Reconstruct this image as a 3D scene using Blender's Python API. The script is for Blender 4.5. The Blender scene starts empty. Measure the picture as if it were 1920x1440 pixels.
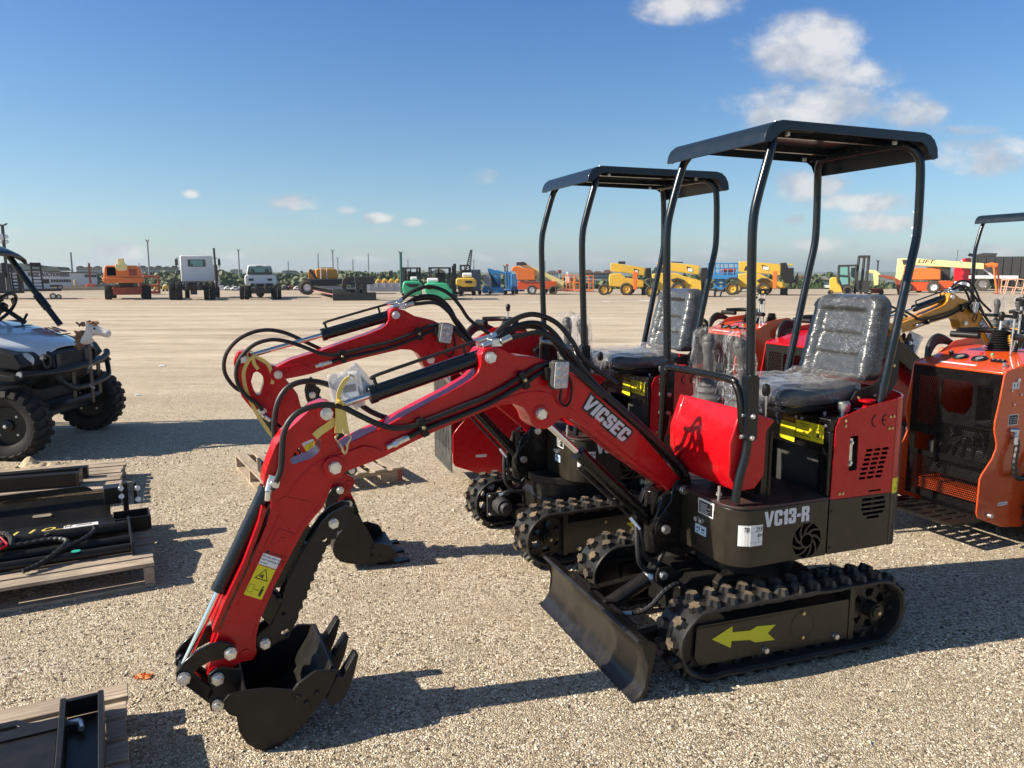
import bpy, bmesh, math, random
from mathutils import Vector, Matrix, noise
from mathutils.geometry import tessellate_polygon
random.seed(7)
PI = math.pi
R = math.radians
S = bpy.context.scene
COL = S.collection

# ---------------------------------------------------------------- camera, sky, sun, exposure
cd = bpy.data.cameras.new('camera')
cam = bpy.data.objects.new('camera', cd)
COL.objects.link(cam)
cam.location = (0, 0, 1.6)
cam.rotation_euler = (R(90 - 8.241), 0, 0)
cd.sensor_width = 36
cd.lens = 1450 / 1920 * 36
cd.clip_start = 0.05
cd.clip_end = 6000
S.camera = cam
SUN_EL, SUN_AZ = 33.3, 259.0
sd = bpy.data.lights.new('sun', 'SUN')
sd.energy = 5.0
sd.angle = R(0.55)
sd.color = (1.0, 0.895, 0.73)
sun = bpy.data.objects.new('sun', sd)
COL.objects.link(sun)
_d = Vector((math.sin(R(SUN_AZ)) * math.cos(R(SUN_EL)), math.cos(R(SUN_AZ)) * math.cos(R(SUN_EL)), math.sin(R(SUN_EL))))
sun.rotation_euler = _d.to_track_quat('Z', 'Y').to_euler()
W = bpy.data.worlds.new('World')
S.world = W
W.use_nodes = True
S.view_settings.view_transform = 'Standard'
S.view_settings.look = 'None'
S.view_settings.exposure = 0.80
S.view_settings.gamma = 1.0


class NT:
	"""small node helper"""
	def __init__(s, tree):
		s.t = tree; s.n = tree.nodes; s.l = tree.links
	def new(s, typ, **kw):
		nd = s.n.new(typ)
		for k, v in kw.items():
			if k.startswith('_'): nd.inputs[k[1:].replace('_', ' ')].default_value = v
			else: setattr(nd, k, v)
		return nd
	def link(s, a, b): s.l.new(a, b)
	def put(s, v, sock):
		if hasattr(v, 'is_linked') or hasattr(v, 'links'): s.l.new(v, sock)
		else: sock.default_value = v
	def math(s, op, a, b=0.0, c=None, clamp=False):
		nd = s.n.new('ShaderNodeMath'); nd.operation = op; nd.use_clamp = clamp
		s.put(a, nd.inputs[0]); s.put(b, nd.inputs[1])
		if c is not None: s.put(c, nd.inputs[2])
		return nd.outputs[0]
	def noise(s, vec, scale, detail=4, rough=0.5, dist=0.0):
		nd = s.n.new('ShaderNodeTexNoise'); nd.inputs['Scale'].default_value = scale
		nd.inputs['Detail'].default_value = detail; nd.inputs['Roughness'].default_value = rough
		nd.inputs['Distortion'].default_value = dist
		if vec is not None: s.link(vec, nd.inputs['Vector'])
		return nd.outputs['Fac']
	def ramp(s, fac, stops, interp='LINEAR'):
		nd = s.n.new('ShaderNodeValToRGB'); s.put(fac, nd.inputs[0]); e = nd.color_ramp.elements
		nd.color_ramp.interpolation = interp
		while len(e) < len(stops): e.new(0.5)
		for i, (p, c) in enumerate(stops):
			e[i].position = p; e[i].color = (*c, 1) if len(c) == 3 else c
		return nd.outputs[0]
	def mix(s, fac, a, b, mode='MIX'):
		nd = s.n.new('ShaderNodeMix'); nd.data_type = 'RGBA'; nd.blend_type = mode
		s.put(fac, nd.inputs[0])
		s.put((*a, 1) if isinstance(a, tuple) and len(a) == 3 else a, nd.inputs[6])
		s.put((*b, 1) if isinstance(b, tuple) and len(b) == 3 else b, nd.inputs[7])
		return nd.outputs[2]
	def maprange(s, v, a, b, c=0.0, d=1.0, smooth=False):
		nd = s.n.new('ShaderNodeMapRange'); s.put(v, nd.inputs[0])
		if smooth: nd.interpolation_type = 'SMOOTHSTEP'
		for i, x in enumerate((a, b, c, d)): nd.inputs[i + 1].default_value = x
		return nd.outputs[0]


def build_world():
	n = NT(W.node_tree)
	bg = n.n['Background']
	sky = n.new('ShaderNodeTexSky', sky_type='NISHITA', sun_disc=False)
	sky.sun_elevation = R(SUN_EL); sky.sun_rotation = R(SUN_AZ)
	sky.altitude = 30; sky.air_density = 1.0; sky.dust_density = 0.55; sky.ozone_density = 2.2
	tc = n.new('ShaderNodeTexCoord')
	d = tc.outputs['Generated']
	sx = n.new('ShaderNodeSeparateXYZ'); n.link(d, sx.inputs[0])
	# cloud banks: each is a soft region of the sky round a direction, broken up by noise
	yy = n.math('MAXIMUM', sx.outputs[1], 0.05)
	u = n.math('DIVIDE', sx.outputs[0], yy)
	v = n.math('DIVIDE', sx.outputs[2], yy)
	cmb = n.new('ShaderNodeCombineXYZ'); n.link(u, cmb.inputs[0]); n.link(v, cmb.inputs[1])
	uv = cmb.outputs[0]
	mp = n.new('ShaderNodeMapping'); n.link(uv, mp.inputs[0]); mp.inputs['Scale'].default_value = (1, 1.5, 1)
	big = n.noise(mp.outputs[0], 9.0, 9, 0.60, 0.15)
	fine = n.noise(mp.outputs[0], 24.0, 7, 0.62, 0.1)
	# (px, py, half width px, half height px, strength)
	banks = CLOUDS
	tot = None
	for (px, py, hw, hh, st) in banks:
		cu = (px - 960) / 1450.0 / (math.cos(R(8.241)) + (510 - py) / 1450 * 0 + 0.0)
		y_ = 1450 * math.cos(R(8.241)) + (720 - py) * math.sin(R(8.241))
		z_ = -1450 * math.sin(R(8.241)) + (720 - py) * math.cos(R(8.241))
		cu = (px - 960) / y_; cv = z_ / y_
		a = n.math('DIVIDE', n.math('SUBTRACT', u, cu), hw * 1.22 / y_)
		b = n.math('DIVIDE', n.math('SUBTRACT', v, cv), hh * 1.22 / y_)
		r2 = n.math('ADD', n.math('MULTIPLY', a, a), n.math('MULTIPLY', b, b))
		m = n.math('MULTIPLY', n.math('POWER', 2.718, n.math('MULTIPLY', r2, -1.0)), st)
		tot = m if tot is None else n.math('MAXIMUM', tot, m)
	dens = n.math('ADD', tot, n.math('MULTIPLY', n.math('SUBTRACT', big, 0.5), 2.3))
	dens = n.math('ADD', dens, n.math('MULTIPLY', n.math('SUBTRACT', fine, 0.5), 0.9))
	dens = n.math('MULTIPLY', dens, n.maprange(tot, 0.05, 0.35, 0, 1))
	cov = n.maprange(dens, 0.12, 0.95, 0, 1, True)
	# thin streaks of high cloud and a low band of small cumulus near the horizon
	mp2 = n.new('ShaderNodeMapping'); n.link(uv, mp2.inputs[0]); mp2.inputs['Scale'].default_value = (1.0, 2.4, 1)
	low = n.noise(mp2.outputs[0], 26.0, 7, 0.62, 0.2)
	lowm = n.math('MULTIPLY', n.maprange(v, 0.0, 0.012, 0, 1), n.maprange(v, 0.03, 0.10, 1, 0))
	lowc = n.math('MULTIPLY', n.maprange(low, 0.53, 0.74, 0, 0.65, True), lowm)
	cov = n.math('MAXIMUM', cov, lowc)
	cov = n.math('MULTIPLY', cov, n.math('GREATER_THAN', sx.outputs[1], 0.05))
	shade = n.noise(mp.outputs[0], 13.0, 7, 0.58, 0.3)
	lit = n.ramp(n.math('ADD', n.math('MULTIPLY', shade, 1.0), n.math('MULTIPLY', cov, 0.12)),
				 [(0.36, (2.9, 3.2, 3.9)), (0.52, (4.0, 4.1, 4.4)), (0.70, (6.2, 6.0, 5.8))])
	hs = n.new('ShaderNodeHueSaturation'); n.link(sky.outputs[0], hs.inputs['Color'])
	hs.inputs['Saturation'].default_value = SKY_SAT; hs.inputs['Value'].default_value = SKY_VAL
	tint = n.ramp(sx.outputs[2], [(0.0, SKY_LOW), (0.14, SKY_MID), (0.34, SKY_HIGH), (0.62, (0.58, 0.63, 0.64))])
	skyc = n.mix(1.0, hs.outputs[0], tint, 'MULTIPLY')
	c = n.mix(n.math('MULTIPLY', cov, 0.82), skyc, lit)
	n.link(c, bg.inputs['Color'])
	bg.inputs['Strength'].default_value = SKY_STR

HAZE = 0.0004
SKY_SAT, SKY_VAL, SKY_STR = 1.0, 1.0, 0.085
SKY_LOW, SKY_MID, SKY_HIGH = (0.74, 0.86, 1.02), (0.60, 0.78, 0.91), (0.38, 0.665, 1.0)
CLOUDS = [(1500, 95, 105, 48, 1.15), (1620, 140, 70, 30, .75), (1545, 205, 150, 42, 1.0), (1690, 215, 70, 28, .85), (1470, 180, 45, 28, .7),
		  (1285, 12, 85, 26, 1.0), (545, 381, 40, 15, 1.25), (710, 408, 24, 9, .95), (650, 396, 20, 10, .65), (775, 416, 22, 8, .6),
		  (356, 363, 16, 8, .9), (905, 330, 28, 16, .6), (1520, 345, 70, 26, .95), (1625, 380, 80, 18, 1.1), (1840, 290, 90, 34, .75), (1800, 245, 80, 12, .6),
		  (1660, 415, 70, 16, 1.05), (1490, 412, 20, 10, .6), (1545, 460, 60, 14, .7), (1880, 470, 60, 14, .6), (870, 428, 30, 10, .6),
		  (225, 476, 42, 16, 1.1), (1100, 488, 60, 16, .8), (960, 480, 60, 14, .7), (420, 480, 40, 12, .7), (1740, 470, 60, 14, .6), (1240, 490, 40, 12, .8), (1345, 480, 60, 14, .6), (690, 488, 60, 10, .5)]
build_world()

# ---------------------------------------------------------------- materials
MATS = {}
def mat(name, col, rough=0.5, metal=0.0, coat=0.0, var=0.0, vscale=8.0, bump=0.0, bscale=60.0, dirt=0.0, dirtcol=(0.35, 0.28, 0.2), spec=0.5, rvar=0.0):
	if name in MATS: return MATS[name]
	m = bpy.data.materials.new(name); m.use_nodes = True
	n = NT(m.node_tree); b = n.n['Principled BSDF']
	b.inputs['Base Color'].default_value = (*col, 1)
	b.inputs['Roughness'].default_value = rough
	b.inputs['Metallic'].default_value = metal
	b.inputs['Coat Weight'].default_value = coat
	b.inputs['Coat Roughness'].default_value = 0.06
	b.inputs['Specular IOR Level'].default_value = spec
	tc = n.new('ShaderNodeTexCoord'); o = tc.outputs['Object']
	c = None
	if var:
		f = n.noise(o, vscale, 5, 0.6)
		lo = tuple(x * (1 - var) for x in col); hi = tuple(min(1, x * (1 + var)) for x in col)
		c = n.ramp(f, [(0.3, lo), (0.7, hi)])
	if dirt:
		f2 = n.noise(o, 14.0, 8, 0.65)
		sp = n.noise(o, 240.0, 2, 0.5)
		k = n.math('ADD', n.math('MULTIPLY', n.maprange(f2, 0.42, 0.75), dirt), n.math('MULTIPLY', n.maprange(sp, 0.64, 0.74), dirt * 0.5), clamp=True)
		c = n.mix(k, c if c is not None else col, dirtcol)
		r = n.math('ADD', n.math('MULTIPLY', k, 0.5), rough, clamp=True)
		n.link(r, b.inputs['Roughness'])
	elif rvar:
		f3 = n.noise(o, 20.0, 6, 0.6)
		n.link(n.maprange(f3, 0.3, 0.7, max(0.02, rough - rvar), rough + rvar), b.inputs['Roughness'])
	if c is not None: n.link(c, b.inputs['Base Color'])
	if bump:
		bn = n.new('ShaderNodeBump'); bn.inputs['Strength'].default_value = bump; bn.inputs['Distance'].default_value = 0.003
		n.link(n.noise(o, bscale, 4, 0.6), bn.inputs['Height'])
		n.link(bn.outputs[0], b.inputs['Normal'])
	MATS[name] = m
	return m

M_RED = mat('red_paint', (0.50, 0.003, 0.008), 0.30, coat=0.30, spec=0.3, var=0.10, vscale=5, bump=0.04, bscale=90, rvar=0.08)
M_BLACK = mat('black_paint', (0.006, 0.0055, 0.0055), 0.26, coat=0.12, spec=0.35, var=0.3, bump=0.05, bscale=120, rvar=0.10)
M_BLACKD = mat('black_paint_dusty', (0.009, 0.0085, 0.008), 0.36, spec=0.35, dirt=0.12, dirtcol=(0.12, 0.095, 0.07), bump=0.08, bscale=150)
M_BODY = mat('black_panel_paint', (0.017, 0.0145, 0.010), 0.34, coat=0.15, spec=0.4, var=0.12, rvar=0.07, dirt=0.04)
M_NAVY = mat('dark_blue_black_paint', (0.005, 0.008, 0.012), 0.26, coat=0.2, spec=0.4, rvar=0.06)
M_CANOPY = mat('canopy_paint', (0.007, 0.014, 0.024), 0.34, coat=0.1, spec=0.4, rvar=0.08)
M_CHROME = mat('chrome_rod', (0.72, 0.74, 0.76), 0.08, 1.0)
M_ZINC = mat('zinc_bolt', (0.74, 0.75, 0.74), 0.36, 1.0, var=0.15, vscale=60, bump=0.10, bscale=200)
M_BRASS = mat('yellow_zinc', (0.62, 0.50, 0.28), 0.34, 1.0)
M_HOSE = mat('rubber_hose', (0.012, 0.012, 0.013), 0.48, bump=0.1, bscale=300)
M_RUBBER = mat('track_rubber', (0.014, 0.015, 0.016), 0.42, spec=0.4, dirt=0.18, dirtcol=(0.15, 0.11, 0.075), bump=0.2, bscale=90)
M_LUG = mat('lug_top_dusty', (0.06, 0.046, 0.034), 0.85, dirt=1.0, dirtcol=(0.22, 0.155, 0.09), bump=0.3, bscale=300)
M_TYRE = mat('tyre_rubber', (0.012, 0.012, 0.0125), 0.70, spec=0.3, dirt=0.18, dirtcol=(0.12, 0.10, 0.075), bump=0.2, bscale=60)
M_TYREG = mat('dusty_tyre', (0.05, 0.045, 0.037), 0.9, dirt=0.35, dirtcol=(0.25, 0.21, 0.15))
M_VINYL = mat('seat_vinyl', (0.020, 0.022, 0.024), 0.42, bump=0.25, bscale=40)
M_PLASTIC = mat('black_plastic', (0.009, 0.009, 0.0095), 0.45, spec=0.35)
M_LABEL = mat('white_label', (0.78, 0.79, 0.80), 0.45)
M_LABELB = mat('pale_blue_label', (0.50, 0.64, 0.80), 0.45)
M_YELLOWL = mat('yellow_label', (0.78, 0.68, 0.02), 0.38)
M_INK = mat('black_ink', (0.012, 0.012, 0.012), 0.5)
M_INKRED = mat('dark_red_ink', (0.25, 0.01, 0.01), 0.5)
M_LETTER = mat('pale_letter', (0.62, 0.64, 0.70), 0.4)
M_ARROW = mat('yellow_arrow_paint', (0.62, 0.60, 0.02), 0.45)
M_GLASSL = mat('lamp_glass', (0.55, 0.56, 0.55), 0.12, 0.0, coat=1.0, var=0.35, vscale=55, bump=0.6, bscale=70)
M_WHITE = mat('white_paint', (0.76, 0.77, 0.78), 0.35, coat=0.3, var=0.04, dirt=0.06)
M_YEL = mat('yellow_paint', (0.70, 0.44, 0.05), 0.4, coat=0.2, var=0.12, dirt=0.10)
M_YELO = mat('amber_paint', (0.62, 0.24, 0.008), 0.34, coat=0.5, var=0.08)
M_CREAM = mat('cream_paint', (0.80, 0.69, 0.32), 0.45, var=0.08, dirt=0.08)
M_ORANGE = mat('orange_paint', (0.74, 0.17, 0.025), 0.42, coat=0.2, var=0.08, dirt=0.08)
M_OREDO = mat('orange_red_paint', (0.66, 0.075, 0.01), 0.30, coat=0.6, var=0.06, rvar=0.06)
M_GREEN = mat('green_paint', (0.04, 0.46, 0.22), 0.4, coat=0.2, var=0.1, dirt=0.1)
M_BLUE = mat('blue_paint', (0.03, 0.22, 0.50), 0.45, var=0.1, dirt=0.1)
M_DBLUE = mat('container_blue', (0.012, 0.035, 0.085), 0.55, var=0.2, dirt=0.1)
M_GREY = mat('grey_metal', (0.30, 0.31, 0.32), 0.5, 0.3, var=0.1, dirt=0.1)
M_DGREY = mat('dark_metal', (0.028, 0.028, 0.03), 0.55, var=0.3, dirt=0.15, dirtcol=(0.14, 0.12, 0.10))
M_RUST = mat('rusty_red', (0.30, 0.05, 0.02), 0.6, var=0.3, dirt=0.2)
M_STRAP = mat('yellow_strap', (0.80, 0.60, 0.17), 0.75, bump=0.6, bscale=220)


def wood_mat():
	m = bpy.data.materials.new('weathered_wood'); m.use_nodes = True
	n = NT(m.node_tree); b = n.n['Principled BSDF']
	tc = n.new('ShaderNodeTexCoord'); mp = n.new('ShaderNodeMapping'); n.link(tc.outputs['Object'], mp.inputs[0])
	mp.inputs['Scale'].default_value = (3.0, 42.0, 42.0)
	g = n.noise(mp.outputs[0], 2.0, 9, 0.65, 0.6)
	g2 = n.noise(tc.outputs['Object'], 5.0, 4, 0.5)
	geo = n.new('ShaderNodeNewGeometry')
	c = n.ramp(g, [(0.25, (0.15, 0.11, 0.08)), (0.5, (0.46, 0.365, 0.27)), (0.75, (0.74, 0.62, 0.49))])
	c = n.mix(n.maprange(g2, 0.35, 0.7, 0, 0.45), c, (0.16, 0.13, 0.11))
	rp = n.math('ADD', n.math('MULTIPLY', geo.outputs['Random Per Island'], 0.55), 0.62)
	cc = n.new('ShaderNodeCombineColor')
	for i in range(3): n.link(rp, cc.inputs[i])
	c = n.mix(1.0, c, cc.outputs[0], 'MULTIPLY')
	n.link(c, b.inputs['Base Color']); b.inputs['Roughness'].default_value = 0.85
	bn = n.new('ShaderNodeBump'); bn.inputs['Strength'].default_value = 0.5; bn.inputs['Distance'].default_value = 0.004
	n.link(g, bn.inputs['Height']); n.link(bn.outputs[0], b.inputs['Normal'])
	return m
M_WOOD = wood_mat()


def film_mat():
	"""clear crinkled plastic wrap"""
	m = bpy.data.materials.new('clear_plastic_wrap'); m.use_nodes = True
	n = NT(m.node_tree); b = n.n['Principled BSDF']; out = n.n['Material Output']
	tc = n.new('ShaderNodeTexCoord'); o = tc.outputs['Object']
	b.inputs['Base Color'].default_value = (0.80, 0.81, 0.84, 1); b.inputs['Roughness'].default_value = 0.16
	b.inputs['Specular IOR Level'].default_value = 0.8
	tr = n.new('ShaderNodeBsdfTransparent'); tr.inputs[0].default_value = (0.93, 0.93, 0.95, 1)
	w = n.noise(o, 9.0, 4, 0.55, 1.4)
	ridge = n.math('ABSOLUTE', n.math('SUBTRACT', w, 0.5))
	line = n.maprange(ridge, 0.0, 0.012, 0.6, 0.0)
	lw = n.new('ShaderNodeLayerWeight'); lw.inputs[0].default_value = 0.35
	f = n.math('ADD', n.math('MULTIPLY', n.math('POWER', lw.outputs['Facing'], 2.0), 0.34), n.math('ADD', n.math('MULTIPLY', line, n.maprange(n.noise(o, 6.0, 2), 0.42, 0.6)), 0.025), clamp=True)
	mx = n.new('ShaderNodeMixShader'); n.link(f, mx.inputs[0]); n.link(tr.outputs[0], mx.inputs[1]); n.link(b.outputs[0], mx.inputs[2])
	bn = n.new('ShaderNodeBump'); bn.inputs['Strength'].default_value = 1.0; bn.inputs['Distance'].default_value = 0.02
	n.link(w, bn.inputs['Height']); n.link(bn.outputs[0], b.inputs['Normal'])
	n.link(mx.outputs[0], out.inputs[0])
	return m
M_FILM = film_mat()


def wrapseat_mat():
	"""black vinyl under a tight crinkled film"""
	m = bpy.data.materials.new('vinyl_under_film'); m.use_nodes = True
	n = NT(m.node_tree); b = n.n['Principled BSDF']
	tc = n.new('ShaderNodeTexCoord'); o = tc.outputs['Object']
	mp = n.new('ShaderNodeMapping'); n.link(o, mp.inputs[0]); mp.inputs['Scale'].default_value = (1, 1, 2.2)
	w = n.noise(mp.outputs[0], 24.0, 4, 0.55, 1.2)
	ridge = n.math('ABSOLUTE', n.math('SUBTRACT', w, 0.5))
	glint = n.math('MULTIPLY', n.maprange(ridge, 0.0, 0.010, 1.0, 0.0), n.maprange(n.noise(o, 9.0, 3), 0.46, 0.58))  # film highlights along the creases, painted into the base colour
	c = n.mix(n.math('MULTIPLY', glint, 0.6), (0.046, 0.049, 0.053), (0.66, 0.68, 0.72))
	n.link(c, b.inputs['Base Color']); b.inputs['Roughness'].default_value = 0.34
	b.inputs['Coat Weight'].default_value = 0.7; b.inputs['Coat Roughness'].default_value = 0.14
	bn = n.new('ShaderNodeBump'); bn.inputs['Strength'].default_value = 0.8; bn.inputs['Distance'].default_value = 0.004
	n.link(w, bn.inputs['Height']); n.link(bn.outputs[0], b.inputs['Normal']); n.link(bn.outputs[0], b.inputs['Coat Normal'])
	return m
M_WRAP = wrapseat_mat()


def leaf_mat(name, a, b_):
	m = bpy.data.materials.new(name); m.use_nodes = True
	n = NT(m.node_tree); b = n.n['Principled BSDF']
	geo = n.new('ShaderNodeNewGeometry')
	c = n.ramp(geo.outputs['Random Per Island'], [(0.0, a), (1.0, b_)])
	n.link(c, b.inputs['Base Color']); b.inputs['Roughness'].default_value = 0.7
	return m
M_LEAF = leaf_mat('tree_leaves', (0.018, 0.040, 0.012), (0.075, 0.115, 0.035))
M_LEAF2 = leaf_mat('olive_leaves', (0.035, 0.055, 0.018), (0.11, 0.13, 0.05))
M_GLASS = mat('window_glass', (0.16, 0.36, 0.34), 0.08, coat=0.6)
M_GLASSD = mat('dark_glass', (0.03, 0.05, 0.055), 0.06, coat=0.6)


# ---------------------------------------------------------------- mesh helpers
class MB:
	def __init__(s, xf=None):
		s.v = []; s.f = []; s.m = []; s.sm = []; s.mk = []; s.xf = xf or Matrix.Identity(4)
	def add(s, vs, fs, mi=0, smooth=False):
		b = len(s.v)
		s.v += [s.xf @ Vector(p) for p in vs]
		s.f += [[b + i for i in f] for f in fs]
		s.m += [mi] * len(fs); s.sm += [smooth] * len(fs)
		return s
	def box(s, x0, x1, y0, y1, z0, z1, mi=0, rot=None, ch=0.0):
		if x0 > x1: x0, x1 = x1, x0
		if y0 > y1: y0, y1 = y1, y0
		if z0 > z1: z0, z1 = z1, z0
		if ch:
			pts = [(x0 + ch, z0), (x1 - ch, z0), (x1, z0 + ch), (x1, z1 - ch), (x1 - ch, z1), (x0 + ch, z1), (x0, z1 - ch), (x0, z0 + ch)]
			return s.prism(pts, y0, y1, mi=mi)
		vs = [(x0, y0, z0), (x1, y0, z0), (x1, y1, z0), (x0, y1, z0), (x0, y0, z1), (x1, y0, z1), (x1, y1, z1), (x0, y1, z1)]
		if rot is not None:
			c = Vector(((x0 + x1) / 2, (y0 + y1) / 2, (z0 + z1) / 2))
			vs = [c + rot @ (Vector(p) - c) for p in vs]
		return s.add(vs, [(0, 3, 2, 1), (4, 5, 6, 7), (0, 1, 5, 4), (1, 2, 6, 5), (2, 3, 7, 6), (3, 0, 4, 7)], mi)
	def prism(s, pts, a, b, ax='y', holes=None, mi=0, smi=None):
		"""outline in the plane across axis ax, extruded from a to b"""
		def P(p, t):
			return {'y': (p[0], t, p[1]), 'x': (t, p[0], p[1]), 'z': (p[0], p[1], t)}[ax]
		loops = [list(pts)] + [list(h) for h in (holes or [])]
		flat = [p for l in loops for p in l]
		N = len(flat)
		tris = tessellate_polygon([[Vector((p[0], p[1], 0)) for p in l] for l in loops])
		vs = [P(p, a) for p in flat] + [P(p, b) for p in flat]
		area = sum(loops[0][i - 1][0] * loops[0][i][1] - loops[0][i][0] * loops[0][i - 1][1] for i in range(len(loops[0])))
		flip = (area > 0) != (ax in ('x', 'z'))
		if b < a: flip = not flip
		fs = []
		if not holes and len(pts) <= 4 or (not holes):
			ring = list(range(len(pts)))
			f0 = ring[::-1]; f1 = [i + N for i in ring]
			if flip: f0, f1 = f0[::-1], f1[::-1]
			fs += [f0, f1]
		else:
			for t in tris:
				a2 = sum(flat[t[i - 1]][0] * flat[t[i]][1] - flat[t[i]][0] * flat[t[i - 1]][1] for i in range(3))
				t = list(t)
				if (a2 > 0) != (area > 0): t = t[::-1]
				f0 = t[::-1]; f1 = [i + N for i in t]
				if flip: f0, f1 = f0[::-1], f1[::-1]
				fs += [f0, f1]
		s.add(vs, fs, mi)
		sf = []; o = 0
		for li, l in enumerate(loops):
			n = len(l)
			al = sum(l[i - 1][0] * l[i][1] - l[i][0] * l[i - 1][1] for i in range(n))
			for i in range(n):
				j = (i + 1) % n
				q = [o + i, o + j, o + j + N, o + i + N]
				fl = flip
				if li > 0 and (al > 0) == (area > 0): fl = not fl
				if fl: q = q[::-1]
				sf.append(q)
			o += n
		s.v = s.v  # same vertices
		base = len(s.v) - len(vs)
		s.f += [[base + i for i in q] for q in sf]
		s.m += [mi if smi is None else smi] * len(sf); s.sm += [False] * len(sf)
		return s
	def cyl(s, p0, p1, r0, r1=None, n=16, caps=True, mi=0, smooth=True):
		p0 = Vector(p0); p1 = Vector(p1); r1 = r0 if r1 is None else r1
		d = (p1 - p0).normalized(); a = d.orthogonal().normalized(); b = d.cross(a)
		vs = []
		for p, r in ((p0, r0), (p1, r1)):
			for i in range(n):
				t = 2 * PI * i / n
				vs.append(p + a * (r * math.cos(t)) + b * (r * math.sin(t)))
		s.add(vs, [(i, (i + 1) % n, (i + 1) % n + n, i + n) for i in range(n)], mi, smooth)
		if caps:
			base = len(s.v) - 2 * n
			s.f += [[base + i for i in range(n)][::-1], [base + n + i for i in range(n)]]
			s.m += [mi, mi]; s.sm += [False, False]
		return s
	def ring(s, c, axis, ro, ri, h, n=20, mi=0):
		c = Vector(c); d = Vector(axis).normalized(); a = d.orthogonal().normalized(); b = d.cross(a)
		vs = []
		for (r, t) in ((ri, 0), (ro, 0), (ro, h), (ri, h)):
			for i in range(n):
				g = 2 * PI * i / n
				vs.append(c + d * t + a * (r * math.cos(g)) + b * (r * math.sin(g)))
		fs = []
		for k in range(4):
			k2 = (k + 1) % 4
			for i in range(n):
				j = (i + 1) % n
				fs.append((k * n + i, k2 * n + i, k2 * n + j, k * n + j))
		return s.add(vs, fs, mi, True)
	def lathe(s, prof, c, axis, n=20, mi=0):
		"""prof: (radius, distance along axis)"""
		c = Vector(c); d = Vector(axis).normalized(); a = d.orthogonal().normalized(); b = d.cross(a)
		vs = []
		for (r, t) in prof:
			for i in range(n):
				g = 2 * PI * i / n
				vs.append(c + d * t + a * (r * math.cos(g)) + b * (r * math.sin(g)))
		fs = [(k * n + i, k * n + (i + 1) % n, (k + 1) * n + (i + 1) % n, (k + 1) * n + i) for k in range(len(prof) - 1) for i in range(n)]
		s.add(vs, fs, mi, True)
		return s
	def tube(s, path, r, n=8, smooth_path=0, mi=0, caps=True, rad=None):
		P = [Vector(p) for p in path]
		if smooth_path: P = spline(P, smooth_path)
		N = len(P)
		d = (P[1] - P[0]).normalized(); a = d.orthogonal().normalized()
		vs = []
		for i, p in enumerate(P):
			if i == 0: t = P[1] - P[0]
			elif i == N - 1: t = P[-1] - P[-2]
			else: t = (P[i + 1] - p).normalized() + (p - P[i - 1]).normalized()
			if t.length < 1e-9: t = d
			t = t.normalized()
			a = (a - t * a.dot(t)).normalized(); b = t.cross(a)
			k = 1.0
			if 0 < i < N - 1:
				c_ = (P[i + 1] - p).normalized().dot((p - P[i - 1]).normalized())
				k = 1.0 / max(0.55, math.sqrt(max(0, (1 + c_) / 2)))
				k = min(k, 1.3)
			rr = r if rad is None else rad[min(len(rad) - 1, int(i * len(rad) / N))]
			for j in range(n):
				g = 2 * PI * j / n
				vs.append(p + (a * math.cos(g) + b * math.sin(g)) * rr * (k if not smooth_path else 1))
		fs = [(i * n + j, i * n + (j + 1) % n, (i + 1) * n + (j + 1) % n, (i + 1) * n + j) for i in range(N - 1) for j in range(n)]
		s.add(vs, fs, mi, True)
		if caps:
			base = len(s.v) - N * n
			s.f += [[base + i for i in range(n)][::-1], [base + (N - 1) * n + i for i in range(n)]]
			s.m += [mi, mi]; s.sm += [False, False]
		return s
	def sphere(s, c, r, n=12, m=8, sc=(1, 1, 1), mi=0):
		c = Vector(c); vs = [c + Vector((0, 0, r * sc[2]))]
		for i in range(1, m):
			ph = PI * i / m
			for j in range(n):
				g = 2 * PI * j / n
				vs.append(c + Vector((r * sc[0] * math.sin(ph) * math.cos(g), r * sc[1] * math.sin(ph) * math.sin(g), r * sc[2] * math.cos(ph))))
		vs.append(c - Vector((0, 0, r * sc[2])))
		fs = [(0, 1 + j, 1 + (j + 1) % n) for j in range(n)]
		for i in range(m - 2):
			for j in range(n):
				a = 1 + i * n + j; b = 1 + i * n + (j + 1) % n
				fs.append((a, a + n, b + n, b))
		L = len(vs) - 1; o = 1 + (m - 2) * n
		fs += [(o + j, L, o + (j + 1) % n) for j in range(n)]
		return s.add(vs, fs, mi, True)
	def bolt(s, c, axis, r=0.014, h=0.012, mi=0, washer=True):
		c = Vector(c); d = Vector(axis).normalized(); s.mk.append((len(s.v), len(s.f)))
		if washer: s.cyl(c, c + d * 0.002, r * 1.04, n=16, mi=mi)
		s.cyl(c, c + d * h, r * 1.06, r * 1.06, n=6, mi=mi, smooth=False)
		s.cyl(c + d * h, c + d * (h + 0.0015), r * 0.86, r * 0.80, n=18, mi=mi)
		return s
	def build(s, name, mats, parent=None, bevel=0.0, seg=2, angle=35, weld=False):
		if name in ('bolt', 'grease_fitting', 'wheel_nuts') and len(s.mk) > 1:
			cuts = [(0, 0)] + s.mk[1:] + [(len(s.v), len(s.f))]
			o = None
			for (v0, f0), (v1, f1) in zip(cuts[:-1], cuts[1:]):
				q = MB(); q.v = s.v[v0:v1]; q.f = [[i - v0 for i in f] for f in s.f[f0:f1]]; q.m = s.m[f0:f1]; q.sm = s.sm[f0:f1]
				o = q.build('bolt' if name != 'grease_fitting' else name, mats, parent, bevel, seg, angle)
			return o
		me = bpy.data.meshes.new(name)
		me.from_pydata([tuple(v) for v in s.v], [], s.f)
		if not isinstance(mats, (list, tuple)): mats = [mats]
		for m in mats: me.materials.append(m)
		me.polygons.foreach_set('material_index', s.m)
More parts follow.
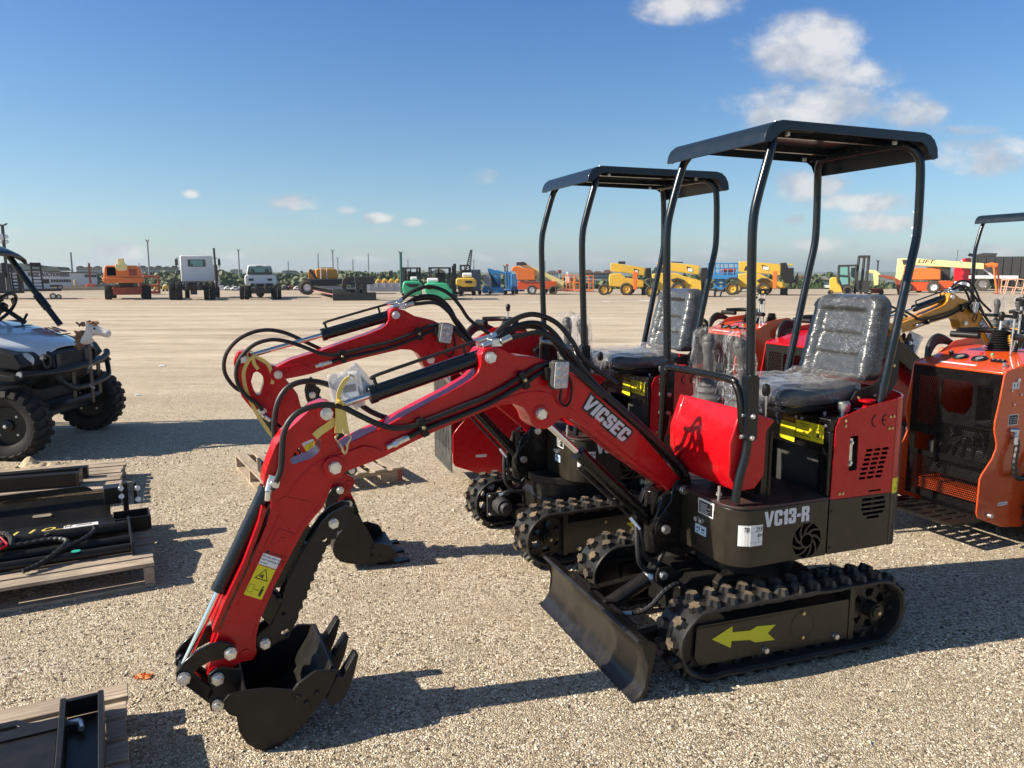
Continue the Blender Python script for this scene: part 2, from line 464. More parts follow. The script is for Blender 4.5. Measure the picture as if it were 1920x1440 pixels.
		me.polygons.foreach_set('use_smooth', [True] * len(s.f) if bevel else s.sm)
		me.update()
		if bevel or any(s.sm):
			me.set_sharp_from_angle(angle=R(angle))
		o = bpy.data.objects.new(name, me); COL.objects.link(o)
		if bevel:
			md = o.modifiers.new('bevel', 'BEVEL'); md.width = bevel; md.segments = seg; md.limit_method = 'ANGLE'; md.angle_limit = R(38)
			md.use_clamp_overlap = True
		if parent is not None: o.parent = parent
		return o

def spline(P, k):
	out = []
	N = len(P)
	for i in range(N - 1):
		p0 = P[i - 1] if i else P[0] * 2 - P[1]
		p1 = P[i]; p2 = P[i + 1]
		p3 = P[i + 2] if i + 2 < N else P[-1] * 2 - P[-2]
		for j in range(k):
			t = j / k
			out.append(0.5 * ((2 * p1) + (p2 - p0) * t + (2 * p0 - 5 * p1 + 4 * p2 - p3) * t * t + (3 * p1 - p0 - 3 * p2 + p3) * t ** 3))
	out.append(P[-1].copy())
	return out

def tag(o, label=None, cat=None, group=None, kind=None):
	if label: o['label'] = label
	if cat: o['category'] = cat
	if group: o['group'] = group
	if kind: o['kind'] = kind
	return o

def thing(name, label, cat, loc=(0, 0, 0), rotz=0.0, group=None):
	o = bpy.data.objects.new(name, None); COL.objects.link(o)
	o.location = loc; o.rotation_euler = (0, 0, rotz); o.empty_display_size = 0.2
	return tag(o, label, cat, group)

_TXT = {}
def text_geo(s, size, bold=0.0, shear=0.0, ext=0.001, spacing=1.0):
	cu = bpy.data.curves.new('t', 'FONT'); cu.body = s; cu.size = size; cu.offset = bold; cu.shear = shear
	cu.extrude = ext; cu.align_x = 'LEFT'; cu.resolution_u = 2; cu.space_character = spacing
	o = bpy.data.objects.new('t', cu); COL.objects.link(o)
	dg = bpy.context.evaluated_depsgraph_get()
	me = bpy.data.meshes.new_from_object(o.evaluated_get(dg))
	bpy.data.objects.remove(o); bpy.data.curves.remove(cu)
	vs = [v.co.copy() for v in me.vertices]; fs = [list(p.vertices) for p in me.polygons]
	bpy.data.meshes.remove(me)
	return vs, fs
def add_text(mb, s, size, origin, ex, ey, mi=0, bold=0.0, shear=0.0, width=None, ext=0.0008, spacing=1.0):
	"""lay text with its baseline start at origin, ex along the writing, ey up"""
	vs, fs = text_geo(s, size, bold, shear, ext, spacing)
	if not vs: return mb
	ex = Vector(ex).normalized(); ey = Vector(ey).normalized(); ez = ex.cross(ey)
	k = 1.0
	mn = min(v.x for v in vs); mx = max(v.x for v in vs)
	if width: k = width / max(1e-6, mx - mn)
	o = Vector(origin)
	mb.add([o + ex * ((v.x - mn) * k) + ey * v.y + ez * v.z for v in vs], fs, mi)
	return mb

def rotmat(ax, deg): return Matrix.Rotation(R(deg), 3, ax)
def circ(cx, cz, r, n=16, a0=0, a1=360):
	full = abs(a1 - a0) >= 360
	k = n if full else n + 1
	return [(cx + r * math.cos(R(a0 + (a1 - a0) * i / n)), cz + r * math.sin(R(a0 + (a1 - a0) * i / n))) for i in range(k)]

# ================================================================ EXCAVATOR
BOOM = [(-0.003, 0.63), (0.049, 0.662), (0.211, 0.774), (0.334, 0.862), (0.475, 0.975), (0.534, 1.015), (0.575, 1.028), (0.60, 1.012), (0.625, 0.995), (0.655, 0.985), (0.69, 0.992), (0.715, 1.016), (0.727, 1.05), (0.75, 1.078), (0.79, 1.097), (0.848, 1.096), (0.987, 1.054), (1.105, 1.017), (1.196, 0.983), (1.312, 0.936), (1.379, 0.917), (1.456, 0.897), (1.478, 0.890), (1.500, 0.894), (1.516, 0.912), (1.519, 0.934), (1.502, 0.958), (1.428, 1.004), (1.356, 1.032), (1.288, 1.056), (1.167, 1.111), (1.04, 1.165), (0.966, 1.202), (0.94, 1.224), (0.927, 1.254), (0.931, 1.294), (0.915, 1.314), (0.887, 1.32), (0.843, 1.311), (0.781, 1.283), (0.736, 1.279), (0.679, 1.269), (0.627, 1.249), (0.52, 1.192), (0.215, 0.942), (0.006, 0.722), (-0.030, 0.700), (-0.046, 0.668), (-0.036, 0.642)]
ARM = [(1.512, 1.153), (1.486, 1.147), (1.468, 1.127), (1.463, 1.101), (1.474, 1.056), (1.472, 1.001), (1.456, 0.952), (1.450, 0.905), (1.489, 0.880), (1.504, 0.834), (1.528, 0.78), (1.565, 0.742), (1.601, 0.701), (1.656, 0.606), (1.701, 0.526), (1.736, 0.452), (1.76, 0.398), (1.774, 0.35), (1.777, 0.312), (1.775, 0.285), (1.79, 0.262), (1.812, 0.262), (1.831, 0.262), (1.851, 0.252), (1.87, 0.226), (1.887, 0.197), (1.91, 0.187), (1.931, 0.203), (1.94, 0.235), (1.931, 0.268), (1.915, 0.332), (1.897, 0.374), (1.855, 0.466), (1.782, 0.605), (1.724, 0.739), (1.706, 0.794), (1.702, 0.83), (1.717, 0.861), (1.726, 0.886), (1.719, 0.917), (1.708, 0.948), (1.68, 1.016), (1.649, 1.054), (1.592, 1.103), (1.55, 1.140)]
ARMWIN = [(1.635, 0.958), (1.620, 0.985), (1.589, 1.017), (1.545, 1.030), (1.529, 1.022), (1.528, 1.0), (1.536, 0.979), (1.561, 0.960), (1.621, 0.944), (1.632, 0.947)]
SHELL = [(1.834, 0.229), (1.845, 0.16), (1.857, 0.12), (1.853, 0.08), (1.836, 0.045), (1.806, 0.013), (1.774, 0.0), (1.734, 0.004), (1.694, 0.026), (1.646, 0.061), (1.596, 0.112), (1.545, 0.184), (1.528, 0.236)]
THUMB = [(1.554, 0.689), (1.530, 0.722), (1.495, 0.751), (1.445, 0.769), (1.416, 0.759), (1.421, 0.733), (1.446, 0.718), (1.444, 0.688), (1.48, 0.678), (1.484, 0.653), (1.502, 0.651), (1.506, 0.636), (1.521, 0.628), (1.525, 0.61), (1.536, 0.601), (1.538, 0.579), (1.551, 0.569), (1.556, 0.544), (1.568, 0.535), (1.567, 0.512), (1.582, 0.503), (1.581, 0.481), (1.593, 0.475), (1.594, 0.449), (1.611, 0.441), (1.61, 0.415), (1.624, 0.406), (1.628, 0.38), (1.651, 0.34), (1.666, 0.312), (1.687, 0.309), (1.714, 0.3), (1.735, 0.280), (1.759, 0.284), (1.772, 0.304), (1.772, 0.334), (1.76, 0.35), (1.722, 0.369), (1.690, 0.428), (1.660, 0.519), (1.613, 0.609)]
FOOT = (0.0, 0.67); LIFT = (0.677, 1.05); EAR = (0.892, 1.282); APIN = (1.487, 0.922); RPIN = (1.507, 1.113)
LBASE = (0.088, 0.505); LINK = (1.863, 0.318); BK = (1.908, 0.236); BK2 = (1.912, 0.139); RODE = (2.012, 0.262)
HOSEU = [(1.182, 1.051), (1.106, 1.074), (1.007, 1.105), (0.896, 1.140), (0.8, 1.186), (0.757, 1.206), (0.699, 1.236), (0.625, 1.252), (0.57, 1.246), (0.519, 1.212), (0.423, 1.130), (0.221, 0.962), (0.03, 0.80), (-0.04, 0.72)]
HOSEL = [(1.20, 1.013), (1.172, 1.026), (1.107, 1.044), (0.996, 1.075), (0.896, 1.108), (0.8, 1.152), (0.75, 1.175), (0.699, 1.205), (0.633, 1.228), (0.57, 1.225), (0.50, 1.186), (0.40, 1.10)]
HOSEARM = [(1.702, 0.868), (1.672, 0.93), (1.663, 1.00), (1.655, 1.06), (1.63, 1.105), (1.59, 1.134), (1.523, 1.148), (1.456, 1.135), (1.402, 1.105), (1.338, 1.069), (1.277, 1.046), (1.22, 1.043), (1.182, 1.05)]
HOSEFAR = [(1.690, 0.90), (1.667, 0.984), (1.668, 1.06), (1.653, 1.14), (1.617, 1.193), (1.562, 1.213), (1.503, 1.207), (1.443, 1.182), (1.383, 1.137), (1.316, 1.084), (1.236, 1.052), (1.15, 1.06), (1.02, 1.10), (0.88, 1.15)]

STROKES = {
 'V': (1.0, [[(0, 1), (.34, 1), (.52, .38), (.70, 1), (1.02, 1), (.68, 0), (.34, 0)]]),
 'I': (.36, [[(0, 0), (.36, 0), (.36, 1), (0, 1)]]),
 '1': (.50, [[(.14, 0), (.50, 0), (.50, 1), (.22, 1), (.16, .88), (0, .82), (0, .66), (.14, .66)]]),
 'C': (.86, [[(.14, 0), (.72, 0), (.86, .12), (.86, .40), (.52, .40), (.52, .20), (.34, .20), (.34, .80), (.52, .80), (.52, .62), (.86, .62), (.86, .88), (.72, 1), (.14, 1), (0, .88), (0, .12)]]),
 'S': (.84, [[(.12, 0), (.72, 0), (.84, .12), (.84, .50), (.74, .60), (.34, .66), (.34, .80), (.52, .80), (.52, .70), (.84, .70), (.84, .88), (.72, 1), (.12, 1), (0, .88), (0, .55), (.10, .45), (.50, .38), (.50, .20), (.34, .20), (.34, .32), (0, .32), (0, .12)]]),
 'E': (.76, [[(0, 0), (.76, 0), (.76, .21), (.34, .21), (.34, .41), (.70, .41), (.70, .60), (.34, .60), (.34, .79), (.76, .79), (.76, 1), (0, 1)]]),
 '3': (.84, [[(.12, 0), (.72, 0), (.84, .12), (.84, .44), (.76, .52), (.84, .60), (.84, .88), (.72, 1), (.12, 1), (0, .88), (0, .64), (.34, .64), (.34, .80), (.50, .80), (.50, .62), (.30, .62), (.30, .42), (.50, .42), (.50, .20), (.34, .20), (.34, .38), (0, .38), (0, .12)]]),
 'R': (.88, [[(0, 0), (.34, 0), (.34, .40), (.50, .40), (.52, 0), (.88, 0), (.86, .36), (.74, .50), (.86, .60), (.86, .88), (.74, 1), (0, 1)], [(.34, .80), (.52, .80), (.52, .60), (.34, .60)]]),
 '-': (.42, [[(0, .38), (.42, .38), (.42, .58), (0, .58)]]),
}
def block_text(g, s, h, origin, ex, ey, mi=0, width=None, shear=0.0, ext=.001, grow=0.0, gap=.10):
	"""heavy block lettering; grow widens the outline for a dark edge behind the letters"""
	ex = Vector(ex).normalized(); ey = Vector(ey).normalized(); ez = ex.cross(ey); o = Vector(origin)
	tot = sum(STROKES[c][0] for c in s) + gap * (len(s) - 1)
	k = (width / tot) if width else h; x = 0
	for c in s:
		w, loops = STROKES[c]
		L = []
		for li, lp in enumerate(loops):
			pts = [Vector(((x + p[0]) * k + p[1] * h * shear, p[1] * h)) for p in lp]
			if grow:
				n_ = len(pts); area = sum(pts[i - 1].x * pts[i].y - pts[i].x * pts[i - 1].y for i in range(n_)); sg = 1 if area > 0 else -1
				if li: sg = -sg
				out_ = []
				for i in range(n_):
					a, b, c_ = pts[i - 1], pts[i], pts[(i + 1) % n_]
					d1 = (b - a).normalized(); d2 = (c_ - b).normalized()
					n1 = Vector((d1.y, -d1.x)) * sg; n2 = Vector((d2.y, -d2.x)) * sg; m_ = (n1 + n2)
					m_ = m_ / max(.5, m_.dot(n1)) if m_.length > 1e-6 else n1
					out_.append(b + m_ * grow)
				pts = out_
			L.append(pts)
		if grow: L = L[:1]
		N = sum(len(l) for l in L); flat = [p for l in L for p in l]
		tris = tessellate_polygon([[Vector((p.x, p.y, 0)) for p in l] for l in L])
		vs = [o + ex * p.x + ey * p.y for p in flat] + [o + ex * p.x + ey * p.y + ez * ext for p in flat]
		fs = []
		for t in tris:
			a2 = sum(flat[t[i - 1]].x * flat[t[i]].y - flat[t[i]].x * flat[t[i - 1]].y for i in range(3))
			t = list(t) if a2 > 0 else list(t)[::-1]
			fs.append([i + N for i in t])
		ofs = 0
		for l in L:
			n_ = len(l); fs += [[ofs + i, ofs + (i + 1) % n_, ofs + (i + 1) % n_ + N, ofs + i + N] for i in range(n_)]; ofs += n_
		g.add(vs, fs, mi)
		x += w + gap
	return g

def rot2(p, c, a):
	t = R(a); x, z = p[0] - c[0], p[1] - c[1]
	return (c[0] + x * math.cos(t) - z * math.sin(t), c[1] + x * math.sin(t) + z * math.cos(t))
def pose_matrix(pivot, deg, newpivot):
	"""turn (x forward, z up) points about pivot by deg, then carry pivot to newpivot"""
	m = Matrix.Translation((newpivot[0], 0, newpivot[1])) @ Matrix.Rotation(R(-deg), 4, 'Y') @ Matrix.Translation((-pivot[0], 0, -pivot[1]))
	return m
def hood(s=1.0): pass

def make_track(par, T, rev, y0, y1, near):
	"""one rubber crawler: belt with lugs, end wheels, side frame; y0..y1 is its width"""
	sg = -1 if rev else 1
	yc = (y0 + y1) / 2; w = abs(y1 - y0) / 2
	xf, xr, r, zc = 0.478 + (0.02 if rev else 0), -0.352, 0.145, 0.167
	if rev: xf, xr = 0.482, -0.352
	# belt centre path
	L1 = xf - xr; per = 2 * L1 + 2 * PI * r
	def at(s_):
		s_ = s_ % per
		if s_ < L1: return (xr + s_, zc + r), (0, 1), (1, 0)
		s_ -= L1
		if s_ < PI * r:
			a = PI / 2 - s_ / r; return (xf + r * math.cos(a), zc + r * math.sin(a)), (math.cos(a), math.sin(a)), (math.sin(a), -math.cos(a))
		s_ -= PI * r
		if s_ < L1: return (xf - s_, zc - r), (0, -1), (-1, 0)
		s_ -= L1
		a = -PI / 2 - s_ / r; return (xr + r * math.cos(a), zc + r * math.sin(a)), (math.cos(a), math.sin(a)), (math.sin(a), -math.cos(a))
	N = 128
	mb = MB(T)
	th = 0.020
	vs = []
	# belt section across: outer edge bevelled, a raised rib down the middle
	sec = [(-w, -th * .6), (-w, -0.004), (-w + .006, 0.0), (-0.010, 0.0), (-0.006, -0.004), (0.006, -0.004), (0.010, 0.0), (w - .006, 0.0), (w, -0.004), (w, -th * .6), (w - .012, -th), (-w + .012, -th)]
	for i in range(N):
		p, n, t = at(per * i / N)
		wob = 0.0015 * math.sin(i * 0.9)
		for (yy, h) in sec: vs.append((p[0] + n[0] * (h + wob), yc + yy, p[1] + n[1] * (h + wob)))
	K = len(sec)
	mb.add(vs, [(i * K + j, i * K + (j + 1) % K, ((i + 1) % N) * K + (j + 1) % K, ((i + 1) % N) * K + j) for i in range(N) for j in range(K)], 0, True)
	P = 32
	def lug(s_, c, side):
		# H shaped tread block with a dusty top and tapering skirt
		h = 0.024
		prof = [(-.017, -.026), (.010, -.031), (.015, -.012), (.027, -.006), (.024, .010), (.011, .014), (.006, .031), (-.015, .027), (-.015, .010), (-.024, .004), (-.021, -.012), (-.016, -.013)]
		sc = 1.30; prof = [(a_ * .82, b_ * .86) for a_, b_ in prof]
		vs = []
		for (k, hh) in ((sc, 0.0), (1.0, h)):
			for (a, b) in prof:
				p, n, t = at(s_ + a * k)
				bb = b * k * side
				vs.append((p[0] + n[0] * hh, c + bb, p[1] + n[1] * hh))
		n_ = len(prof)
		top = [n_ + i for i in range(n_)]
		if side < 0: top = top[::-1]
		fs = [(i, (i + 1) % n_, (i + 1) % n_ + n_, i + n_) if side > 0 else (i + n_, (i + 1) % n_ + n_, (i + 1) % n_, i) for i in range(n_)]
		mb.add(vs, fs, 0); mb.add(vs, [top], 1)
		b0 = len(mb.v)
	for i in range(P):
		s0 = per * i / P
		lug(s0, yc + w * 0.50, 1)
		lug(s0 + per / P / 2, yc - w * 0.50, -1)
	# drive blocks on the inside of the belt
	for i in range(P):
		p, n, t = at(per * i / P)
		vs = []
		for (a, h) in ((-.016, -th), (.016, -th), (.009, -th - .026), (-.009, -th - .026)):
			q, nn, tt = at(per * i / P + a)
			for yy in (-.022, .022):
				vs.append((q[0] + nn[0] * h, yc + yy * 1.6, q[1] + nn[1] * h))
		mb.add(vs, [(0, 2, 3, 1), (2, 4, 5, 3), (4, 6, 7, 5), (6, 0, 1, 7), (0, 6, 4, 2), (1, 3, 5, 7)], 0)
	belt = mb.build('rubber_track', [M_RUBBER, M_LUG], par, angle=30)
	yo = y1 if y1 > y0 else y0
	out = 1 if (yc > 0) else -1          # outward side
	ye = yc + out * (w - 0.02)
	# spoked drive wheel, rear
	for (cx, nm) in ((xr, 'sprocket'), (xf, 'idler_wheel')):
		g = MB(T)
		rr = 0.118
		spoke = nm == 'sprocket'
		outer = circ(cx, zc, rr, 36)
		if spoke:
			holes = []
			for k in range(6):
				a0 = k * 60 + 12; a1 = k * 60 + 48
				h = circ(cx, zc, 0.088, 5, a0, a1) + circ(cx, zc, 0.052, 3, a1 - 4, a0 + 4)
				holes.append(h)
			g.prism(outer, yc - 0.03 + out * .02, yc + 0.006 + out * .02, holes=holes)
			for k in range(14):
				a = R(k * 360 / 14)
				c = (cx + 0.118 * math.cos(a), zc + 0.118 * math.sin(a))
				g.cyl((c[0], yc - .02, c[1]), (c[0], yc + .02, c[1]), 0.012, n=8)
		else:
			g.prism(outer, yc - 0.03, yc + 0.03)
		if spoke:
			g.cyl((cx, yc, zc), (cx, ye + out * 0.004, zc), 0.036, n=24)
			g.cyl((cx, ye, zc), (cx, ye + out * .012, zc), 0.028, 0.026, n=24)
			g.bolt((cx, ye + out * .012, zc), (0, out, 0), 0.008, 0.008, mi=1)
		g.build(nm, [M_BLACKD, M_BRASS], belt)
	# side frame: sloping plate over the rollers
	g = MB(T)
	yp = y1 - out * 0.045 if abs(y1) > abs(y0) else y0 - out * 0.045
	g.box(-.225, .522, yp - out * 0.10, yp, .218, .232)
	pl = [(-.240, .219), (.523, .229), (.530, .10), (.505, .066), (-.240, .056)]
	g.prism(pl, yp - out * 0.004, yp)
	g.prism([(-.255, .285), (-.228, .285), (-.228, .05), (-.255, .05)], yp - out * .09, yp + out * .004)
	g.ring((0.012, yp, .155), (0, out, 0), 0.060, 0.0575, 0.0015, 28)
	g.prism([(-.30, .20), (.45, .20), (.45, .13), (-.30, .13)], yp - out * .09, yp - out * .02)
	g.build('track_frame', M_BODY, par, bevel=0.003)
	g = MB(T)
	for (x, z) in ((.012, .207), (.010, .102)): g.bolt((x, yp, z), (0, out, 0), 0.0075, 0.006, mi=1)
	for (x, z) in ((.197, .080), (-.160, .080)): g.bolt((x, yp, z), (0, out, 0), 0.0115, 0.016)
	g.build('bolt', [M_ZINC, M_BRASS], par)
	for x in (.38, .20, .02, -.16):
		g = MB(T)
		g.lathe([(0.0, -.04), (.036, -.04), (.043, -.03), (.043, -.006), (.03, 0), (.03, .006), (.043, .008), (.043, .034), (.034, .042), (0, .042)], (x, yc, .068), (0, 1, 0), 20)
		g.build('track_roller', M_BLACKD, par)
	if out > 0:
		# painted travel arrow
		g = MB(T)
		AR = [(0.453, 0.168), (0.359, 0.208), (0.359, 0.182), (0.273, 0.175), (0.241, 0.188), (0.149, 0.180), (0.187, 0.150), (0.150, 0.115), (0.246, 0.120), (0.273, 0.135), (0.361, 0.146), (0.364, 0.117)]
		if rev: AR = [(-x + .1, z) for x, z in AR]
		g.prism(AR, yp + .001, yp + .0022)
		g.build('travel_arrow', M_ARROW, par)
	return belt

def make_seat(par, yc=0.09):
	w = 0.205
	g = MB()
	# cushion: padded with two cross seams
	prof = [(.075, 1.055), (.085, 1.085), (.070, 1.112), (.03, 1.122), (-.06, 1.114), (-.075, 1.108), (-.09, 1.116), (-.20, 1.118), (-.215, 1.111), (-.23, 1.120), (-.33, 1.13), (-.36, 1.12), (-.36, 1.06), (-.2, 1.045), (0, 1.04)]
	def pad(g, prof, w, yc, nrm=None, bulge=0.02):
		ys = [-1, -.97, -.88, -.62, -.56, -.5, 0, .5, .56, .62, .88, .97, 1]
		cx = sum(p[0] for p in prof) / len(prof); cz = sum(p[1] for p in prof) / len(prof)
		vs = []
		for t in ys:
			k = {1: .80, .97: .93, .88: 1.0}.get(abs(t), 1.0)
			dep = 0.0
			if abs(t) == .56: dep = 0.012
			for (x, z) in prof:
				d = Vector((x - cx, z - cz)); L = d.length
				q = Vector((cx, cz)) + d * (k - dep / max(L, .03) * 1.0)
				vs.append((q.x, yc + w * t, q.y))
		K = len(prof); N = len(ys)
		fs = [(i * K + j, (i + 1) * K + j, (i + 1) * K + (j + 1) % K, i * K + (j + 1) % K) for i in range(N - 1) for j in range(K)]
		fs += [list(range(K)), [(N - 1) * K + j for j in range(K)][::-1]]
		g.add(vs, fs, 0, True)
	seat = bpy.data.objects.new('seat', None); COL.objects.link(seat); seat.parent = par; seat.empty_display_size = .1
	pad(g, prof, w, yc)
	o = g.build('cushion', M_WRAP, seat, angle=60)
	# moulded back: raised bolsters round a recessed panel with two seams
	g = MB(); NU, NV = 33, 41; fr_, bk_ = [], []
	def cz(t): return max(0.0, min(1.0, t))
	for j in range(NV):
		v = j / (NV - 1); z = 1.135 + v * .365
		wv = w * (1.04 - .10 * v)
		if v > .84: wv *= math.sqrt(max(.02, 1 - ((v - .84) / .175) ** 2 * .55))
		if v < .08: wv *= .92 + v
		for i in range(NU):
			u = i / (NU - 1) * 2 - 1
			e = abs(u)
			bol = cz((e - .60) / .10) * (1 - cz((e - .86) / .14) ** 2 * 1.3)
			top = cz((v - .80) / .05) * (1 - cz((v - .93) / .07) ** 2)
			h = .026 * max(bol, top)
			if e < .62 and v < .80:
				for sv in (.27, .53): h -= .012 * math.exp(-((v - sv) / .014) ** 2)
				h += .006 * math.sin(v * 40) * 0
				h -= .010 * math.exp(-((e - .60) / .03) ** 2)
			h += .0035 * noise.noise(Vector((u * 5, v * 16, 2))) + .0015 * noise.noise(Vector((u * 14, v * 34, 5)))
			ed = cz((e - .90) / .10); h -= .030 * ed * ed + .02 * cz((v - .95) / .05) + .02 * cz((.05 - v) / .05)
			x = -.372 - v * .085 + h
			fr_.append((x, yc + wv * u, z - .016 * top * 0)); bk_.append((-.432 - v * .075, yc + wv * u, z))
	g.add(fr_ + bk_, [(j * NU + i, (j + 1) * NU + i, (j + 1) * NU + i + 1, j * NU + i + 1) for j in range(NV - 1) for i in range(NU - 1)]
		  + [(NU * NV + j * NU + i, NU * NV + j * NU + i + 1, NU * NV + (j + 1) * NU + i + 1, NU * NV + (j + 1) * NU + i) for j in range(NV - 1) for i in range(NU - 1)]
		  + [(j * NU, j * NU + NU * NV, (j + 1) * NU + NU * NV, (j + 1) * NU) for j in range(NV - 1)] + [(j * NU + NU - 1, (j + 1) * NU + NU - 1, (j + 1) * NU + NU - 1 + NU * NV, j * NU + NU - 1 + NU * NV) for j in range(NV - 1)]
		  + [((NV - 1) * NU + i, (NV - 1) * NU + i + NU * NV, (NV - 1) * NU + i + 1 + NU * NV, (NV - 1) * NU + i + 1) for i in range(NU - 1)], 0, True)
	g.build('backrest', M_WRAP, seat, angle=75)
	# loose film over cushion and back, crinkled
	g = MB()
	NU, NV = 26, 30
	vs = []
	path = spline([Vector((x, z, 0)) for x, z in ((.10, 1.03), (.108, 1.09), (.06, 1.135), (-.10, 1.140), (-.26, 1.142), (-.322, 1.165))], 5)
	NV = len(path)
	for j, p in enumerate(path):
		for i in range(NU):
			t = i / (NU - 1) * 2 - 1
			e = max(0, abs(t) - .86) / .14
			nz = noise.noise(Vector((p.x * 16, t * 5, p.y * 16))) * .012 + noise.noise(Vector((p.x * 40, t * 13, p.y * 40 + 3))) * .006
			ww = w * (1.03 + .05 * noise.noise(Vector((j * .4, t, 0))))
			x, z = p.x, p.y
			if z < 1.16 and x > -.3: z += nz - e * e * .07
			else: x += nz - e * e * .06
			vs.append((x, yc + ww * t, z))
	g.add(vs, [(j * NU + i, j * NU + i + 1, (j + 1) * NU + i + 1, (j + 1) * NU + i) for j in range(NV - 1) for i in range(NU - 1)], 0, True)
	g.build('plastic_wrap', M_FILM, seat, angle=80)
	for sd in (1, -1):
		g = MB()
		y = yc + sd * (w + .004)
		g.prism([(-.50, 1.33), (-.528, 1.31), (-.530, 1.14), (-.49, 1.075), (-.42, 1.045), (-.29, 1.04), (-.27, 1.065), (-.30, 1.10), (-.40, 1.12), (-.455, 1.17), (-.475, 1.25)], y, y + sd * .014)
		for (x, z) in ((-.498, 1.30), (-.500, 1.20), (-.40, 1.075), (-.31, 1.07)): g.bolt((x, y + sd * .014, z), (0, sd, 0), .007, .004, mi=1)
		g.build('seat_bracket', [M_PLASTIC, M_BRASS], seat, bevel=.004)
	g = MB(); g.box(-.40, .04, yc - .17, yc + .17, 1.012, 1.045)
	g.build('seat_base', M_PLASTIC, seat, bevel=.01)
	return seat

def make_bag(par, x, y, z0, h, seed, lean=0.0, off=0.0):
	"""joystick under a loose clear bag"""
	js = MB()
	js.lathe([(.0, 0), (.062, 0), (.060, .02), (.046, .035), (.050, .045), (.038, .062), (.040, .072), (.028, .090), (.018, .10)], (x, y, z0), (0, 0, 1), 18)
	gp = spline([Vector((x, y, z0 + .09)), Vector((x + lean * .2, y, z0 + .15)), Vector((x + lean * .55, y + .004, z0 + .22)), Vector((x + lean, y, z0 + h - .03))], 4)
	n = len(gp)
	rad = [.012, .012, .015, .019, .022, .023, .022, .024, .026, .029, .030, .028, .020]
	js.tube(gp, .02, 12, rad=rad)
	js.sphere((x + lean, y, z0 + h - .035), .029, 12, 6)
	o = js.build('joystick', M_GREY if False else M_JOY, par)
	rng = random.Random(seed)
	g = MB()
	NA, NZ = 34, 26
	vs = []
	for k in range(NZ):
		t = k / (NZ - 1)
		zz = z0 - .012 + t * (h + .035)
		rr = (.090 - .012 * t + .018 * math.sin(t * 3 + seed)) * (1 if t < .86 else math.sqrt(max(.02, 1 - ((t - .86) / .15) ** 2)))
		if t < .12: rr = .090 + .02 * math.sin(seed) * t
		for i in range(NA):
			a = 2 * PI * i / NA
			q = Vector((math.cos(a) * 2.0 + seed, math.sin(a) * 2.0, t * 3.4))
			f = 1 + .34 * noise.noise(q) + .16 * noise.noise(q * 2.6) + .06 * noise.noise(q * 7)
			vs.append((x + lean * t * .8 + off * t + rr * f * math.cos(a) * .72, y + rr * f * math.sin(a) * 0.92, zz + .016 * noise.noise(q * 2 + Vector((5, 0, 0)))))
	g.add(vs, [(k * NA + i, k * NA + (i + 1) % NA, (k + 1) * NA + (i + 1) % NA, (k + 1) * NA + i) for k in range(NZ - 1) for i in range(NA)], 0, True)
	g.build('plastic_bag', M_FILM, o, angle=25)
M_JOY = mat('grey_black_grip', (0.07, 0.072, 0.068), 0.5)

